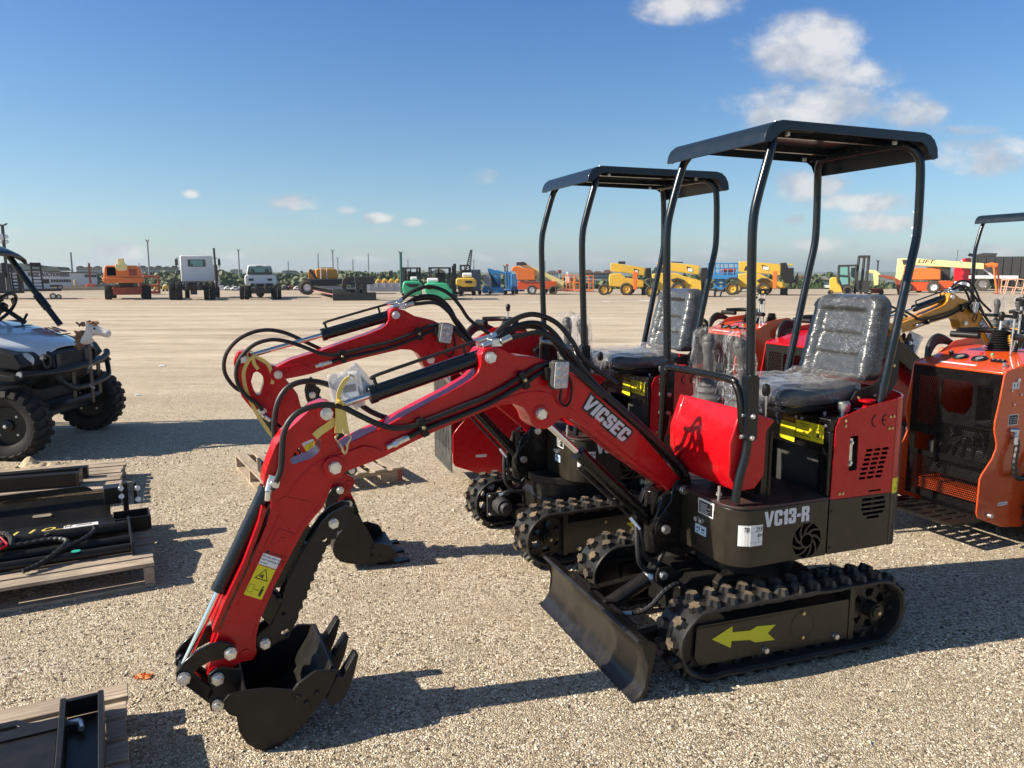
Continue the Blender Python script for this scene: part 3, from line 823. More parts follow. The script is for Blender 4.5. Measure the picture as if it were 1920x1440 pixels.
def make_excavator(name, label, org, yaw, foot, dtrack, dboom, pb, pa, pbk, rev=False, paint=None, deco=True, ground_foot=0.0, full=True, group=None):
	paint = paint or M_RED
	root = thing(name, label, 'excavator', (org[0], org[1], 0), R(yaw + 180), group)
	T = Matrix.Rotation(R(dtrack), 4, 'Z')
	if rev: T = T @ Matrix.Rotation(PI, 4, 'Z')
	# ---------------- undercarriage
	TT = Matrix.Rotation(R(dtrack), 4, 'Z')
	if rev:
		TT = TT @ Matrix.Translation((.23, 0, 0)) @ Matrix.Scale(-1, 4, (1, 0, 0))
	def mk(y0, y1):
		make_track(root, TT, False, y0, y1, True)
	mk(.285, .465); mk(-.285, -.465)
	g = MB(TT)
	g.box(-.30, .36, -.30, .30, .10, .16)                                  # cross frame
	g.box(-.22, .26, -.20, .20, .15, .30, ch=.03)
	g.prism([(.20, .30), (.36, .30), (.42, .26), (.42, .12), (.20, .12)], -.13, .13)
	for sd in (1, -1):
		g.prism([(.15, .10), (.34, .10), (.34, .15), (.25, .27), (.15, .27)], sd * .17, sd * .29)
	g.cyl((0, 0, .28), (0, 0, .40), .22, n=40)
	g.cyl((0, 0, .385), (0, 0, .425), .27, n=40)
	g.build('undercarriage_frame', M_BLACKD, root, bevel=.004)
	# drive motors between the tracks at the sprocket end
	for sd in (1, -1):
		g = MB(TT)
		g.prism([(-.43, .095), (-.28, .095), (-.28, .24), (-.43, .24)], sd * .27, sd * .255)
		g.cyl((-.352, sd * .255, .167), (-.352, sd * .16, .167), .052, .050, n=24)
		g.cyl((-.352, sd * .16, .167), (-.352, sd * .13, .167), .036, .030, n=20)
		for (x, z) in ((-.415, .11), (-.415, .225), (-.295, .225), (-.295, .11)): g.bolt((x, sd * .255, z), (0, -sd, 0), .009, .01, mi=1)
		g.build('drive_motor', [M_DGREY, M_ZINC], root, bevel=.002)
		g = MB(TT)
		for k in range(2):
			g.tube([(-.36 + k * .03, sd * .20, .235), (-.32 + k * .03, sd * .18, .262), (-.18, sd * .16, .25 - k * .02), (-.02, sd * .12, .225), (.06, sd * .04, .25)], .013, 8, 5)
		g.cyl((-.375, sd * .20, .24), (-.31, sd * .18, .262), .012, n=8, mi=1)
		g.build('hose', [M_HOSE, M_ZINC], root)
	# ---------------- blade
	g = MB(TT)
	prof = [(.832, 0.0), (.806, .012), (.778, .05), (.766, .09), (.762, .135), (.770, .185), (.788, .222), (.812, .236)]
	back = [(.800, .246), (.752, .226), (.742, .205), (.748, .13), (.752, .085), (.768, .04), (.800, .002)]
	K = len(prof)
	# curved face plate
	face = prof + back
	g.prism(face, -.465, .465)
	g.build('blade', M_BLACKB, root, bevel=.003)
	g = MB(TT)
	for sd in (1, -1):
		g.prism([(.836, -.0), (.806, .010), (.776, .05), (.766, .135), (.792, .222), (.815, .244), (.80, .254), (.750, .232), (.728, .21), (.745, .12), (.765, .03), (.80, .0)], sd * .465, sd * .470)
		g.prism([(.76, .14), (.76, .05), (.30, .13), (.30, .19)], sd * .215, sd * .255)
		g.prism([(.755, .235), (.755, .21), (.70, .21), (.70, .222)], sd * .06, sd * .09)
	g.prism([(.76, .22), (.76, .02), (.72, .02), (.72, .22)], -.30, .30)
	g.build('blade_arm', M_BLACKD, root, bevel=.003)
	g = MB(TT)
	y = .03
	a = Vector((.735, y, .175)); b = Vector((.47, y, .302)); d = (b - a)
	g.cyl(a, a + d * .12, .016, n=12); g.cyl(a + d * .10, a + d * .82, .032, n=24)
	g.cyl(a + d * .80, a + d * .86, .033, n=24, mi=1); g.cyl(a + d * .84, b, .017, n=12, mi=1)
	g.cyl(b + Vector((0, -.02, 0)), b + Vector((0, .02, 0)), .032, n=20)
	g.bolt(b + Vector((0, .045, 0)), (0, 1, 0), .017, .014, mi=1)
	g.bolt(b + Vector((0, -.045, 0)), (0, -1, 0), .017, .014, mi=1)
	for sd in (1, -1): g.prism([(.50, .31), (.49, .335), (.44, .335), (.38, .30), (.38, .22), (.44, .22), (.50, .275)], y + sd * .025, y + sd * .042)
	g.build('blade_cylinder', [M_BLACKD, M_ZINC], root, bevel=.002)
	g = MB(TT)
	def spiral(path, r, rr):
		P = spline([Vector(p) for p in path], 14)
		rad = [r if (i % 4) < 2 else r * rr for i in range(len(P))]
		return P, rad
	P, rad = spiral([(.665, y + .03, .165), (.61, y + .07, .165), (.56, y + .10, .20), (.50, y + .11, .262), (.44, y + .11, .285), (.38, y + .09, .25)], .0115, .82)
	g.tube(P, .011, 8, rad=rad)
	g.cyl((.69, y + .005, .155), (.675, y + .045, .158), .009, n=8, mi=1)
	g.cyl((.68, y + .04, .158), (.63, y + .065, .165), .011, n=8, mi=1)
	g.build('blade_hose', [M_HOSE, M_ZINC], root)

	# ---------------- turning platform
	def foot_outline(x0, x1, y0, y1, r=.10):
		pts = [(x0, y1)]
		pts += [(x1 - r + r * math.sin(R(a)), y1 - r + r * math.cos(R(a))) for a in range(0, 91, 9)]
		pts += [(x1 - r + r * math.cos(R(a)), y0 + r - r * math.sin(R(a))) for a in range(0, 91, 15)]
		pts += [(x0, y0)]
		return pts[::-1]
	YN, YF = .40, -.33
	plat = MB()
	plat.prism(foot_outline(-.096, .372, YF, YN), .432, .672, 'z')
	platform = plat.build('platform', M_BODY, root, bevel=.006, seg=3)
	g = MB(); g.prism(foot_outline(-.098, .378, YF - .004, YN + .004, .104), .672, .684, 'z')
	mat_o = g.build('floor_mat', M_FLOORMAT, platform, bevel=.003)
	# swing post and its side plates
	g = MB()
	fx, fy = foot
	SP = Matrix.Translation((fx, fy, 0)) @ Matrix.Rotation(R(dboom), 4, 'Z')
	g.xf = Matrix.Translation((fx - .377, fy + .042, 0))
	for yy in (-.105, .030):
		g.prism([(.22, .665), (.37, .70), (.47, .64), (.52, .50), (.50, .42), (.36, .36), (.22, .40)], yy - .03, yy + .0, 'y')
	g.box(.20, .44, -.12, .03, .40, .44); g.box(.20, .40, -.12, .03, .60, .64)
	g.cyl((.462, -.045, .38), (.462, -.045, .66), .042, n=24)
	g.build('swing_post', M_BLACK, root, bevel=.005)
	g = MB(SP)
	for sd in (1, -1):
		y0, y1 = sd * .066, sd * .080
		g.prism([(-.045, .69), (-.02, .716), (.025, .712), (.048, .68), (.060, .62), (.115, .56), (.135, .52), (.13, .478), (.095, .462), (.055, .47), (.00, .50), (-.05, .56), (-.07, .63)], y0, y1)
	g.box(-.05, .03, -.066, .066, .50, .60)
	for (px, pz) in (FOOT, LBASE):
		g.cyl((px, -.085, pz), (px, .085, pz), .024, n=20)
	bracket = g.build('swing_bracket', M_BLACK, root, bevel=.004)
	g = MB(SP)
	for (px, pz) in (FOOT, LBASE):
		for sd in (1, -1): g.bolt((px, sd * .086, pz), (0, sd, 0), .019, .014)
	g.build('bolt', M_ZINC, bracket)
	# rating plate, sticker, sight plugs on the front of the platform
	if deco:
		g = MB(); xx = .3725
		g.box(xx, xx + .001, .155, .262, .640, .722 - .055, mi=1); g.box(xx + .001, xx + .0016, .158, .259, .603, .664, mi=1); g.box(xx + .001, xx + .0022, .163, .254, .608, .659, mi=0)
		for k in range(6): g.box(xx + .0024, xx + .003, .172, .172 + random.uniform(.04, .075), .648 - k * .007, .650 - k * .007, mi=1)
		g.build('rating_plate', [M_INK, M_LABEL], platform)
		g = MB(); g.box(xx, xx + .0015, .14, .215, .512, .552, mi=0)
		for (a, b, c, d_) in ((.15, .163, .534, .540), (.168, .173, .530, .545), (.185, .205, .533, .540), (.15, .165, .522, .524), (.15, .163, .518, .520), (.185, .205, .522, .525)): g.box(xx + .002, xx + .0026, a, b, c, d_, mi=1)
		g.build('sticker', [M_LABELB, M_INK], platform)
		g = MB()
		for yy in (.155, .188): g.bolt((xx, yy, .575), (1, 0, 0), .010, .014)
		g.build('grease_fitting', M_ZINC, platform)
		# lettering, lot label, painted shade of the fan cut-out on the side
		g = MB(); yy = YN + .0006
		block_text(g, 'VC13-R', .064, (.234, yy, .594), (-1, 0, 0), (0, 0, 1), width=.228, ext=.0008)
		g.build('lettering', M_LETTER, platform)
		g = MB()
		g.box(.241, .347 - .046, YN + .001, YN + .002, .523, .608, mi=0)
		# the lot label wraps over the rounded corner
		for k in range(6):
			a0, a1 = k * 7, (k + 1) * 7
			rr = .1015
			p = [(.272 + rr * math.sin(R(a)), .30 + rr * math.cos(R(a))) for a in (a0, a1)]
			if p[0][0] < .272: continue
			g.add([(p[0][0], p[0][1], .5235), (p[1][0], p[1][1], .5235), (p[1][0], p[1][1], .6085), (p[0][0], p[0][1], .6085)], [(0, 1, 2, 3)], 0)
		for (a, b, z0, z1) in ((.246, .268, .594, .5955), (.246, .30, .579, .5798), (.246, .30, .5375, .5382), (.258, .259, .5375, .579), (.275, .276, .525, .5375)): g.box(a, b, YN + .0022, YN + .0026, z0, z1, mi=1)
		yy = YN + .0024
		add_text(g, '213', .026, (.274, yy, .583), (-1, 0, 0), (0, 0, 1), mi=1, shear=.2, width=.030)
		add_text(g, '0913', .016, (.266, yy, .560), (-1, 0, 0), (0, 0, 1), mi=1, shear=.3)
		add_text(g, 'SOLD', .014, (.266, yy, .543), (-1, 0, 0), (0, 0, 1), mi=1, shear=.3) if False else None
		add_text(g, 'T01', .026, (.3235, .3905, .583), (-.94, .34, 0), (0, 0, 1), mi=1, shear=.2, width=.030)
		g.build('lot_label', [M_LABEL, M_INK], platform)
		g = MB()
		cx, cz = .012, .511
		for k in range(9):
			a = k * 40
			pts = []
			for t in range(6): pts.append((cx + (.034 + .041 * t / 5) * math.cos(R(a + t * 7)), cz + (.034 + .041 * t / 5) * math.sin(R(a + t * 7))))
			for t in range(5, -1, -1): pts.append((cx + (.034 + .041 * t / 5) * math.cos(R(a + 19 + t * 9.5)), cz + (.034 + .041 * t / 5) * math.sin(R(a + 19 + t * 9.5))))
			g.prism(pts[::-1], YN + .0004, YN + .0010)
		g.prism(circ(cx, cz, .025, 24), YN + .0004, YN + .001)
		g.build('fan_cutout', M_VOID, platform)
	# ---------------- engine side: lower black and upper paint panels
	g = MB()
	lowp = [(-.100, .434), (-.436, .432), (-.436, .664), (-.100, .668)]
	vents2 = []
	for (xa, xb, z) in ((-.277, -.400, .648), (-.275, -.408, .627), (-.275, -.408, .606), (-.285, -.400, .586), (-.309, -.376, .567)):
		vents2.append([(xa, z + .006), (xa, z - .005), (xb, z - .005), (xb, z + .006)])
	g.prism(lowp, YN - .004, YN, holes=vents2)
	low = g.build('lower_side_panel', M_BODY, root, bevel=.0012)
	g = MB()
	upp = [(-.102, .6695), (-.436, .6655), (-.436, 1.072), (-.256, 1.047), (-.128, 1.010), (-.108, .975)]
	holes = [[(-.189, .924), (-.195, .93), (-.228, .93), (-.234, .924), (-.236, .79), (-.230, .783), (-.195, .783), (-.189, .79)]]
	for r_ in range(7):
		z = .862 - r_ * .0195
		for c_ in range(3):
			x = -.281 - c_ * .045 + r_ * .0052
			holes.append([(x, z + .003), (x - .003, z + .0055), (x - .033, z + .0055), (x - .036, z + .003), (x - .036, z - .003), (x - .033, z - .0055), (x - .003, z - .0055), (x, z - .003)])
	holes.append([(-.309, .688), (-.309, .680), (-.376, .680), (-.376, .688)])
	g.prism(upp, YN - .004, YN, holes=holes)
	up = g.build('side_panel', paint, root, bevel=.0012)
	g = MB()
	for (x, z) in ((-.157, .997), (-.157, .977), (-.400, .998), (-.420, .998), (-.398, .948), (-.416, .948), (-.146, .690), (-.164, .690)): g.bolt((x, YN, z), (0, 1, 0), .0065, .004)
	g.box(-.197, -.214, YN - .016, YN - .010, .80, .918, mi=1)
	for z in (.90, .815): g.bolt((-.206, YN - .01, z), (0, 1, 0), .008, .006, mi=1)
	for z in (.622, .462): g.bolt((-.113, YN, z), (0, 1, 0), .005, .003, mi=2)
	g.build('bolt', [M_BRASS, M_ZINC, M_INK], up)
	if deco:
		g = MB(); yy = YN + .0006
		cc = []
		for (cx, k) in ((-.312, 0), (-.368, 1)):
			ro, ri = .027, .0195
			a = [(cx - ro * math.cos(R(t)) * -1 * .9, .985 + ro * math.sin(R(t))) for t in range(60, 301, 12)]
			a = [(cx - ro * .9 * math.cos(R(t)), .985 + ro * math.sin(R(t))) for t in range(105 - 10, 265 + 1, 10)]
			pass
		def cshape(cx, cz, ro, ri):
			o_ = [(cx - (ro * math.cos(R(t))), cz + ro * math.sin(R(t))) for t in range(100, 261, 8)]
			i_ = [(cx - (ri * math.cos(R(t))), cz + ri * math.sin(R(t))) for t in range(260, 99, -8)]
			return o_ + i_
		g.prism(cshape(-.325, .985, .027, .0205), yy, yy + .0006); g.prism(cshape(-.382, .985, .027, .0205), yy, yy + .0006)
		g.box(-.358, -.380, yy, yy + .0006, .982, .988)
		g.build('conformity_mark', M_INKG, up)
	# back end of the body: bent sheet round the engine, black below and paint above
	arc = [(-.438, YN), (-.470, YN - .004), (-.505, YN - .030), (-.555, YN - .085), (-.600, YN - .16), (-.630, YN - .25), (-.640, YN - .34)]
	arc += [(x, (YN + YF) - y_) for x, y_ in arc[::-1]]
	def sheet(z0, z1, th, name, m, par_):
		g = MB(); n = len(arc); vs = []
		for (x, y_) in arc: vs.append((x, y_, z0))
		for (x, y_) in arc: vs.append((x, y_, z1))
		for (x, y_) in arc: vs.append((x + th * (1 if x < -.44 else .3), y_ - (th if y_ > .1 else (-th if y_ < -.02 else 0)) * .9, z0))
		for (x, y_) in arc: vs.append((x + th * (1 if x < -.44 else .3), y_ - (th if y_ > .1 else (-th if y_ < -.02 else 0)) * .9, z1))
		fs = []
		for i in range(n - 1):
			fs += [(i + 1, i, i + n, i + 1 + n), (i + 2 * n, i + 1 + 2 * n, i + 1 + 3 * n, i + 3 * n), (i + n, i + 3 * n, i + 1 + 3 * n, i + 1 + n), (i, i + 1, i + 1 + 2 * n, i + 2 * n)]
		g.add(vs, fs, 0, True)
		return g.build(name, m, par_, angle=40)
	sheet(.430, .6655, .004, 'rear_lower_cover', M_BODY, root)
	rc = sheet(.6665, 1.076, .004, 'rear_cover', paint, root)
	g = MB(); g.prism([(-.425, .67), (-.10, .67), (-.10, .99), (-.13, 1.0), (-.425, 1.06)], YF, YF + .006); g.build('side_panel', paint, root)
	g = MB(); g.prism([(-.425, .434), (-.10, .434), (-.10, .668), (-.425, .668)], YF, YF + .006); g.box(-.43, -.1, YF + .01, YN - .01, .434, .44); g.build('lower_side_panel', M_BODY, root)
	if deco:
		g = MB(); n0 = arc[1]; n1 = arc[2]
		g.add([(arc[0][0] - .002, YN + .001, .660), (n0[0], n0[1] + .001, .660), (n1[0] - .001, n1[1] + .001, .660), (arc[0][0] - .002, YN + .001, .726), (n0[0], n0[1] + .001, .726), (n1[0] - .001, n1[1] + .001, .726)], [(1, 0, 3, 4), (2, 1, 4, 5)], 0)
		m_ = .4; 
		tri = [(-.455, .672), (-.498, .672), (-.477, .712)]
		g.add([(x, YN - .002 + .0 - (max(0, -.47 - x)) * .74 + .0012, z) for x, z in tri] + [(x, YN - .002 - (max(0, -.47 - x)) * .74 + .0014, z) for x, z in ((-.462, .676), (-.492, .676), (-.477, .704))], [(0, 2, 5, 3), (2, 1, 4, 5), (1, 0, 3, 4)], 1)
		g.build('warning_sticker', [M_YELLOWL, M_INK], rc)
	# seat box (tank) with dark leg well
	g = MB()
	g.box(-.43, -.085, YF + .02, YN - .006, .955, 1.006)
	g.box(-.11, -.085, .335, YN - .006, .684, .955); g.box(-.11, -.085, YF + .02, -.06, .684, .955)
	g.box(-.105, -.087, -.06, .345, .860, .955)
	g.box(-.40, -.36, YF + .02, YN - .03, .44, .955)
	g.box(-.36, -.12, YF + .02, YN - .03, .90, .955)
	box_o = g.build('seat_box', M_BLACK, root, bevel=.004)
	g = MB()
	for (y_, z) in ((.20, .985), (.235, .985), (-.02, .975), (.37, .975)): g.bolt((-.084, y_, z), (1, 0, 0), .0065, .005)
	for (x, y_) in ((-.13, .16), (-.16, .28), (-.16, .02), (-.30, .34)): g.bolt((x, y_, 1.006), (0, 0, 1), .0075, .008)
	g.lathe([(0, 0), (.018, 0), (.018, .014), (.026, .016), (.027, .048), (.022, .054), (0, .055)], (-.225, .318, 1.006), (0, 0, 1), 20)
	g.build('bolt', M_ZINC, box_o)
	g = MB()
	g.cyl((-.335, .335, 1.01), (-.335, .335, 1.05), .007, n=10); g.lathe([(0, 0), (.012, 0), (.034, .012), (.034, .020), (0, .022)], (-.335, .335, 1.045), (0, 0, 1), 14)
	g.build('red_knob', paint, box_o)
	if deco:
		g = MB(); x = -.0835
		g.add([(x + .006, .120, .985), (x + .004, .205, .980), (x + .012, .112, .882), (x + .010, .205, .876)], [(0, 2, 3, 1)], 0)
		g.box(x, x + .001, .200, .362, .898, .975, mi=0)
		g.box(x + .0014, x + .002, .20, .2, .9, .9, mi=1)
		g.add([(x + .0075, .122, .983), (x + .0058, .203, .979), (x + .0085, .120, .960), (x + .0068, .203, .956)], [(0, 2, 3, 1)], 2)
		g.ring((x + .0014, .332, .937), (1, 0, 0), .027, .0258, .0005, 28, mi=1)
		g.box(x + .0014, x + .002, .325, .341, .918, .938, mi=1); g.box(x + .0014, x + .002, .326, .340, .950, .952, mi=1)
		g.box(x + .0014, x + .002, .326, .327, .938, .952, mi=1); g.box(x + .0014, x + .002, .339, .340, .938, .952, mi=1)
		for (z0, a, b) in ((.962, .222, .285), (.952, .235, .27), (.925, .24, .262), (.912, .222, .29)): g.box(x + .0014, x + .002, a, b, z0, z0 + .0022, mi=1)
		for (z0) in (.967, .973): g.box(x + .009, x + .0095, .13, .195, z0, z0 + .002, mi=0)
		g.build('yellow_instruction_label', [M_YELLOWL, M_INK, M_INKRED], box_o)
	# inner engine bay darkness is real: an engine block behind the vents
	g = MB(); g.box(-.60, -.20, YF + .06, YN - .10, .47, .93); g.box(-.55, -.25, YF + .1, YN - .14, .9, .98)
	g.build('engine', M_DGREY, root, bevel=.01)
	make_seat(root)
	# ---------------- front control cover
	g = MB()
	ya, yb = -.085, .338
	sidep = [(.318, 1.068), (.160, 1.018), (.150, 1.006), (.188, .972), (.191, .787), (.236, .735), (.322, .732), (.366, .800), (.366, .935)]
	g.prism(sidep, ya + .04, yb)
	# far end tapers
	cov = g.build('control_cover', paint, root, bevel=.006, seg=3)
	g = MB(); g.prism([(.318, 1.066), (.165, 1.018), (.195, .972), (.195, .787), (.27, .775), (.34, .80), (.364, .84), (.364, .935)], ya, ya + .0405)
	g.build('cover_end', paint, cov, bevel=.006)
	g = MB(); g.box(.165, .20, .0, .33, .70, .99); g.cyl((.16, .33, .70), (.16, .33, .97), .008); g.cyl((.35, .26, .684), (.35, .26, .74), .007, mi=1); g.bolt((.345, .255, .70), (0, 0, 1), .012, .012, mi=1)
	g.build('cover_bracket', [M_BLACK, M_ZINC], cov)
	make_bag(root, .245, .015, 1.045, .30, 3 + len(name), lean=.005)
	make_bag(root, .235, .245, 1.045, .30, 8 + len(name), lean=.03, off=.02)
	g = MB(); g.cyl((.168, .300, .99), (.170, .300, 1.115), .0055, n=8, mi=1)
	g.lathe([(0, 0), (.012, .002), (.017, .015), (.016, .035), (.013, .045), (0, .052)], (.170, .300, 1.105), (0, 0, 1), 14)
	g.build('control_lever', [M_PLASTIC, M_ZINC], root)
	g = MB(); g.cyl((-.05, -.26, 1.0), (-.05, -.26, 1.09), .004, n=8, mi=1)
	for k in range(6): g.sphere((-.05 + .012 * math.cos(k), -.26 + .012 * math.sin(k), 1.10), .010, 8, 6)
	g.build('throttle_knob', [M_PLASTIC, M_ZINC], root)
	# ---------------- canopy with four posts
	can = bpy.data.objects.new('canopy', None); COL.objects.link(can); can.parent = root; can.empty_display_size = .1
	y0, y1 = -.262, .378
	top = [(.300, 2.078), (.297, 2.105), (.282, 2.132), (.255, 2.152), (.218, 2.161), (-.50, 2.161), (-.535, 2.153), (-.562, 2.133), (-.580, 2.103), (-.586, 2.065)]
	inner = [(x - (.003 if x > 0 else -.003) if abs(x) > .25 and z < 2.15 else x, z - .004) for x, z in top]
	g = MB(); n = len(top)
	g.prism(top + inner[::-1], y0, y1)
	g.build('roof', M_CANOPY, can, bevel=.0015)
	g = MB()
	fas = top[0:1] + [(.297, 2.105), (.282, 2.132), (.255, 2.152), (.218, 2.1605), (-.50, 2.1605), (-.535, 2.153), (-.562, 2.133), (-.580, 2.103), (-.586, 2.065), (-.560, 2.055), (-.535, 2.075), (-.52, 2.105), (-.49, 2.122), (.185, 2.128), (.215, 2.122), (.245, 2.10), (.27, 2.078)]
	g.prism(fas, y1, y1 + .004); g.prism(fas, y0 - .004, y0)
	g.build('roof_edge', M_CANOPY, can, bevel=.001)
	g = MB()
	for xx in (.205, -.47): g.box(xx - .012, xx + .012, y0 + .05, y1 - .05, 2.118, 2.154)
	g.box(-.47, .205, y0 + .16, y0 + .18, 2.13, 2.155); g.box(-.47, .205, y1 - .18, y1 - .16, 2.13, 2.155)
	for (xx, yy) in ((.15, y1 - .05), (-.40, y1 - .05), (.15, y0 + .08), (-.40, y0 + .08)): g.bolt((xx, yy, 2.128), (0, 0, -1), .010, .012, mi=1)
	for (xx, yy) in ((.20, y1 - .06), (-.35, y1 - .06)): g.bolt((xx, yy, 2.1615), (0, 0, 1), .008, .005, mi=1)
	g.build('roof_brace', [M_NAVY, M_ZINC], can)
	for xs, nm in ((0, 'front'), (1, 'rear')):
		yi0, yi1 = y0 + .042, y1 - .020
		for sd in (0, 1):
			yy = (yi0, yi1)[sd]; yin = yy + (.07 if sd == 0 else -.07); ym = (yi0 + yi1) / 2
			if xs == 0:
				pts = [(.345, yy, .70), (.335, yy, .79), (.305, yy, .885), (.296, yy, .97), (.298, yy, 1.2), (.318, yy, 1.66), (.320, yy, 1.80), (.300, yy, 1.89), (.250, yy, 2.06), (.235, yy + (yin - yy) * .15, 2.095), (.222, yy + (yin - yy) * .55, 2.120), (.215, yin, 2.128), (.212, ym, 2.130)]
			else:
				pts = [(-.372, yy, .98), (-.395, yy, 1.10), (-.50, yy, 1.62), (-.524, yy, 1.72), (-.530, yy, 1.80), (-.522, yy, 2.04), (-.510, yy + (yin - yy) * .15, 2.085), (-.49, yy + (yin - yy) * .55, 2.115), (-.478, yin, 2.126), (-.475, ym, 2.128)]
			g = MB()
			# keep the straight runs straight: densify then light corner smoothing
			Q = [Vector(p) for p in pts]
			for it in range(2):
				N = [Q[0]]
				for i in range(len(Q) - 1):
					N += [Q[i] * .75 + Q[i + 1] * .25, Q[i] * .25 + Q[i + 1] * .75]
				Q = N + [Q[-1]]
			g.tube(Q, .0175, 16)
			if xs == 0:
				g.box(.272, .322, yy - .022, yy + .022, .945, 1.205, ch=.010)
				for z in (1.045, .960): g.bolt((.300, yy + .022, z), (0, 1, 0), .0095, .009, mi=1); g.bolt((.322, yy - .005, z), (1, 0, 0), .0085, .008, mi=1)
			g.build('post', [M_NAVY, M_ZINC], can, bevel=0)
	g = MB()
	ya_, yb_ = -.205, .345
	g.tube([(.335, ya_, .70), (.326, ya_, .95), (.326, ya_ + .008, 1.10), (.326, ya_ + .025, 1.155), (.326, ya_ + .07, 1.178), (.326, yb_ - .09, 1.178), (.326, yb_ - .04, 1.160), (.324, yb_ - .012, 1.115), (.322, yb_, 1.03), (.312, yb_, .96)], .0155, 14, 4)
	g.build('hand_rail', M_BLACK, root)

	# ---------------- boom, arm and bucket
	B = SP @ pose_matrix(FOOT, pb, FOOT)
	ap = rot2(APIN, FOOT, pb)
	A = SP @ pose_matrix(APIN, pa, ap)
	bkp = rot2(BK, APIN, pa); bkp = (bkp[0] + ap[0] - APIN[0], bkp[1] + ap[1] - APIN[1])
	K = SP @ pose_matrix(BK, pbk, bkp)
	def w2(p, c, a, nc): q = rot2(p, c, a); return (q[0] + nc[0] - c[0], q[1] + nc[1] - c[1])
	ear = w2(EAR, FOOT, pb, FOOT); lift = w2(LIFT, FOOT, pb, FOOT); rpin = w2(RPIN, APIN, pa, ap)
	g = MB(B)
	g.prism(BOOM, -.055, .055)
	# raised wear plate welded on the fork and on the elbow
	g.prism([(1.475, .885), (1.50, .890), (1.518, .912), (1.519, .934), (1.50, .955), (1.47, .965), (1.38, .99), (1.33, .975), (1.31, .955), (1.36, .935), (1.44, .915)], .055, .062)
	g.prism([(1.475, .885), (1.50, .890), (1.518, .912), (1.519, .934), (1.50, .955), (1.47, .965), (1.38, .99), (1.33, .975), (1.31, .955), (1.36, .935), (1.44, .915)], -.062, -.055)
	for (c, r_, sd_) in ((APIN, .040, .068), (EAR, .036, .060), (FOOT, .040, .060), (LIFT, .034, .060)):
		for sd in (1, -1): g.cyl((c[0], 0, c[1]), (c[0], sd * sd_, c[1]), r_, n=28)
	boom = g.build('boom', paint, root, bevel=.004, seg=3)
	g = MB(B)
	for sd in (1, -1): g.tube([(x, sd * .0555, z) for x, z in ((1.30, .962), (1.1, 1.036), (.95, 1.086), (.82, 1.122), (.72, 1.14), (.64, 1.128), (.56, 1.078), (.40, .945), (.22, .805), (.07, .70))], .0026, 6, 5)
	g.build('weld_seam', paint, boom)
	g = MB(B)
	for (c, sd_) in ((APIN, .068), (EAR, .060), (LIFT, .060)):
		for sd in (1, -1): g.bolt((c[0], sd * sd_, c[1]), (0, sd, 0), .021, .016)
	g.build('bolt', M_ZINC, boom)
	g = MB(B)
	HU = [(x, .068, z) for x, z in HOSEU]; HL = [(x, .068, z) for x, z in HOSEL]
	g.tube(HU, .0095, 8, 5)
	g.build('hose', M_HOSE, boom)
	g = MB(B); g.tube(HL, .0095, 8, 5); g.cyl((1.20, .068, 1.013), (1.222, .068, 1.004), .0095, n=10, mi=0)
	g.cyl((1.218, .068, 1.006), (1.262, .068, .990), .0115, n=10, mi=1); g.cyl((1.262, .068, .990), (1.276, .068, .985), .014, n=6, mi=1, smooth=False); g.cyl((1.276, .068, .985), (1.300, .068, .976), .010, n=10, mi=1)
	g.build('hose', [M_HOSE, M_ZINC], boom)
	for (x, z, a) in ((1.165, 1.040, -22), (.757, 1.191, -26)):
		g = MB(B)
		rm = Matrix.Rotation(R(-a), 3, 'Y')
		g.box(x - .012, x + .012, .055, .085, z - .036, z + .034, rot=rm)
		g.bolt((x, .085, z), (0, 1, 0), .007, .006, mi=1)
		g.build('hose_clamp', [M_PLASTIC, M_BRASS], boom, bevel=.002)
	if deco:
		# raised name decal: pale outline letters on black on the paint
		g = MB(B)
		c0 = Vector((.507, .0565, 1.085)); ex = (Vector((.289, 0, .915)) - Vector((.497, 0, 1.090))).normalized(); ey = Vector((-ex.z, 0, ex.x)) * -1
		if ey.z < 0: ey = -ey
		# dark outline under pale letters
		block_text(g, 'VICSEC', .060, Vector((.495, .0562, 1.069)), ex, ey, mi=0, width=.262, shear=.16, ext=.0006, grow=.0085)
		block_text(g, 'VICSEC', .060, Vector((.495, .0572, 1.069)), ex, ey, mi=1, width=.262, shear=.16, ext=.0006)
		g.build('name_decal', [M_INK, M_LETTER], boom)
	# lift cylinder
	def cylinder(nm, a, b, rb, rr, split, y=0.0, tube_side=None, m_body=M_NAVY, gland=True):
		g = MB(SP); a = Vector((a[0], y, a[1])); b = Vector((b[0], y, b[1])); d = (b - a); L = d.length; u = d / L
		s0 = a + u * split
		g.cyl(a, s0, rb, n=28)
		g.cyl(s0 - u * .02, s0 + u * .006, rb * 1.10, n=28)
		g.cyl(a - Vector((0, rb * .9, 0)), a + Vector((0, rb * .9, 0)), rb * .95, n=24)
		if tube_side:
			nv = Vector((-u.z, 0, u.x)) * tube_side
			p1 = a + u * (split - .06); p0 = a + u * .05
			g.tube([p1 + nv * rb, p1 + nv * (rb + .022), p1 + nv * (rb + .030) - u * .02, p0 + nv * (rb + .030), p0 + nv * (rb + .028) - u * .02], .0065, 8, 3)
		o = g.build(nm, m_body, root, bevel=.0015)
		g = MB(SP); g.cyl(s0, b - u * .012, rr, n=20)
		g.build('rod', M_CHROME, o)
		g = MB(SP); g.cyl(b - Vector((0, rb * .8, 0)), b + Vector((0, rb * .8, 0)), rr * 1.9, n=20)
		g.cyl(b - u * .03, b, rr * 1.35, n=14)
		g.build('rod_eye', M_BLACK, o)
		return o
	sh = (0, 0)
	cylinder('boom_cylinder', LBASE, lift, .029, .0135, .52 if pb < 1 else .545, m_body=M_BLACK)
	g = MB(SP)
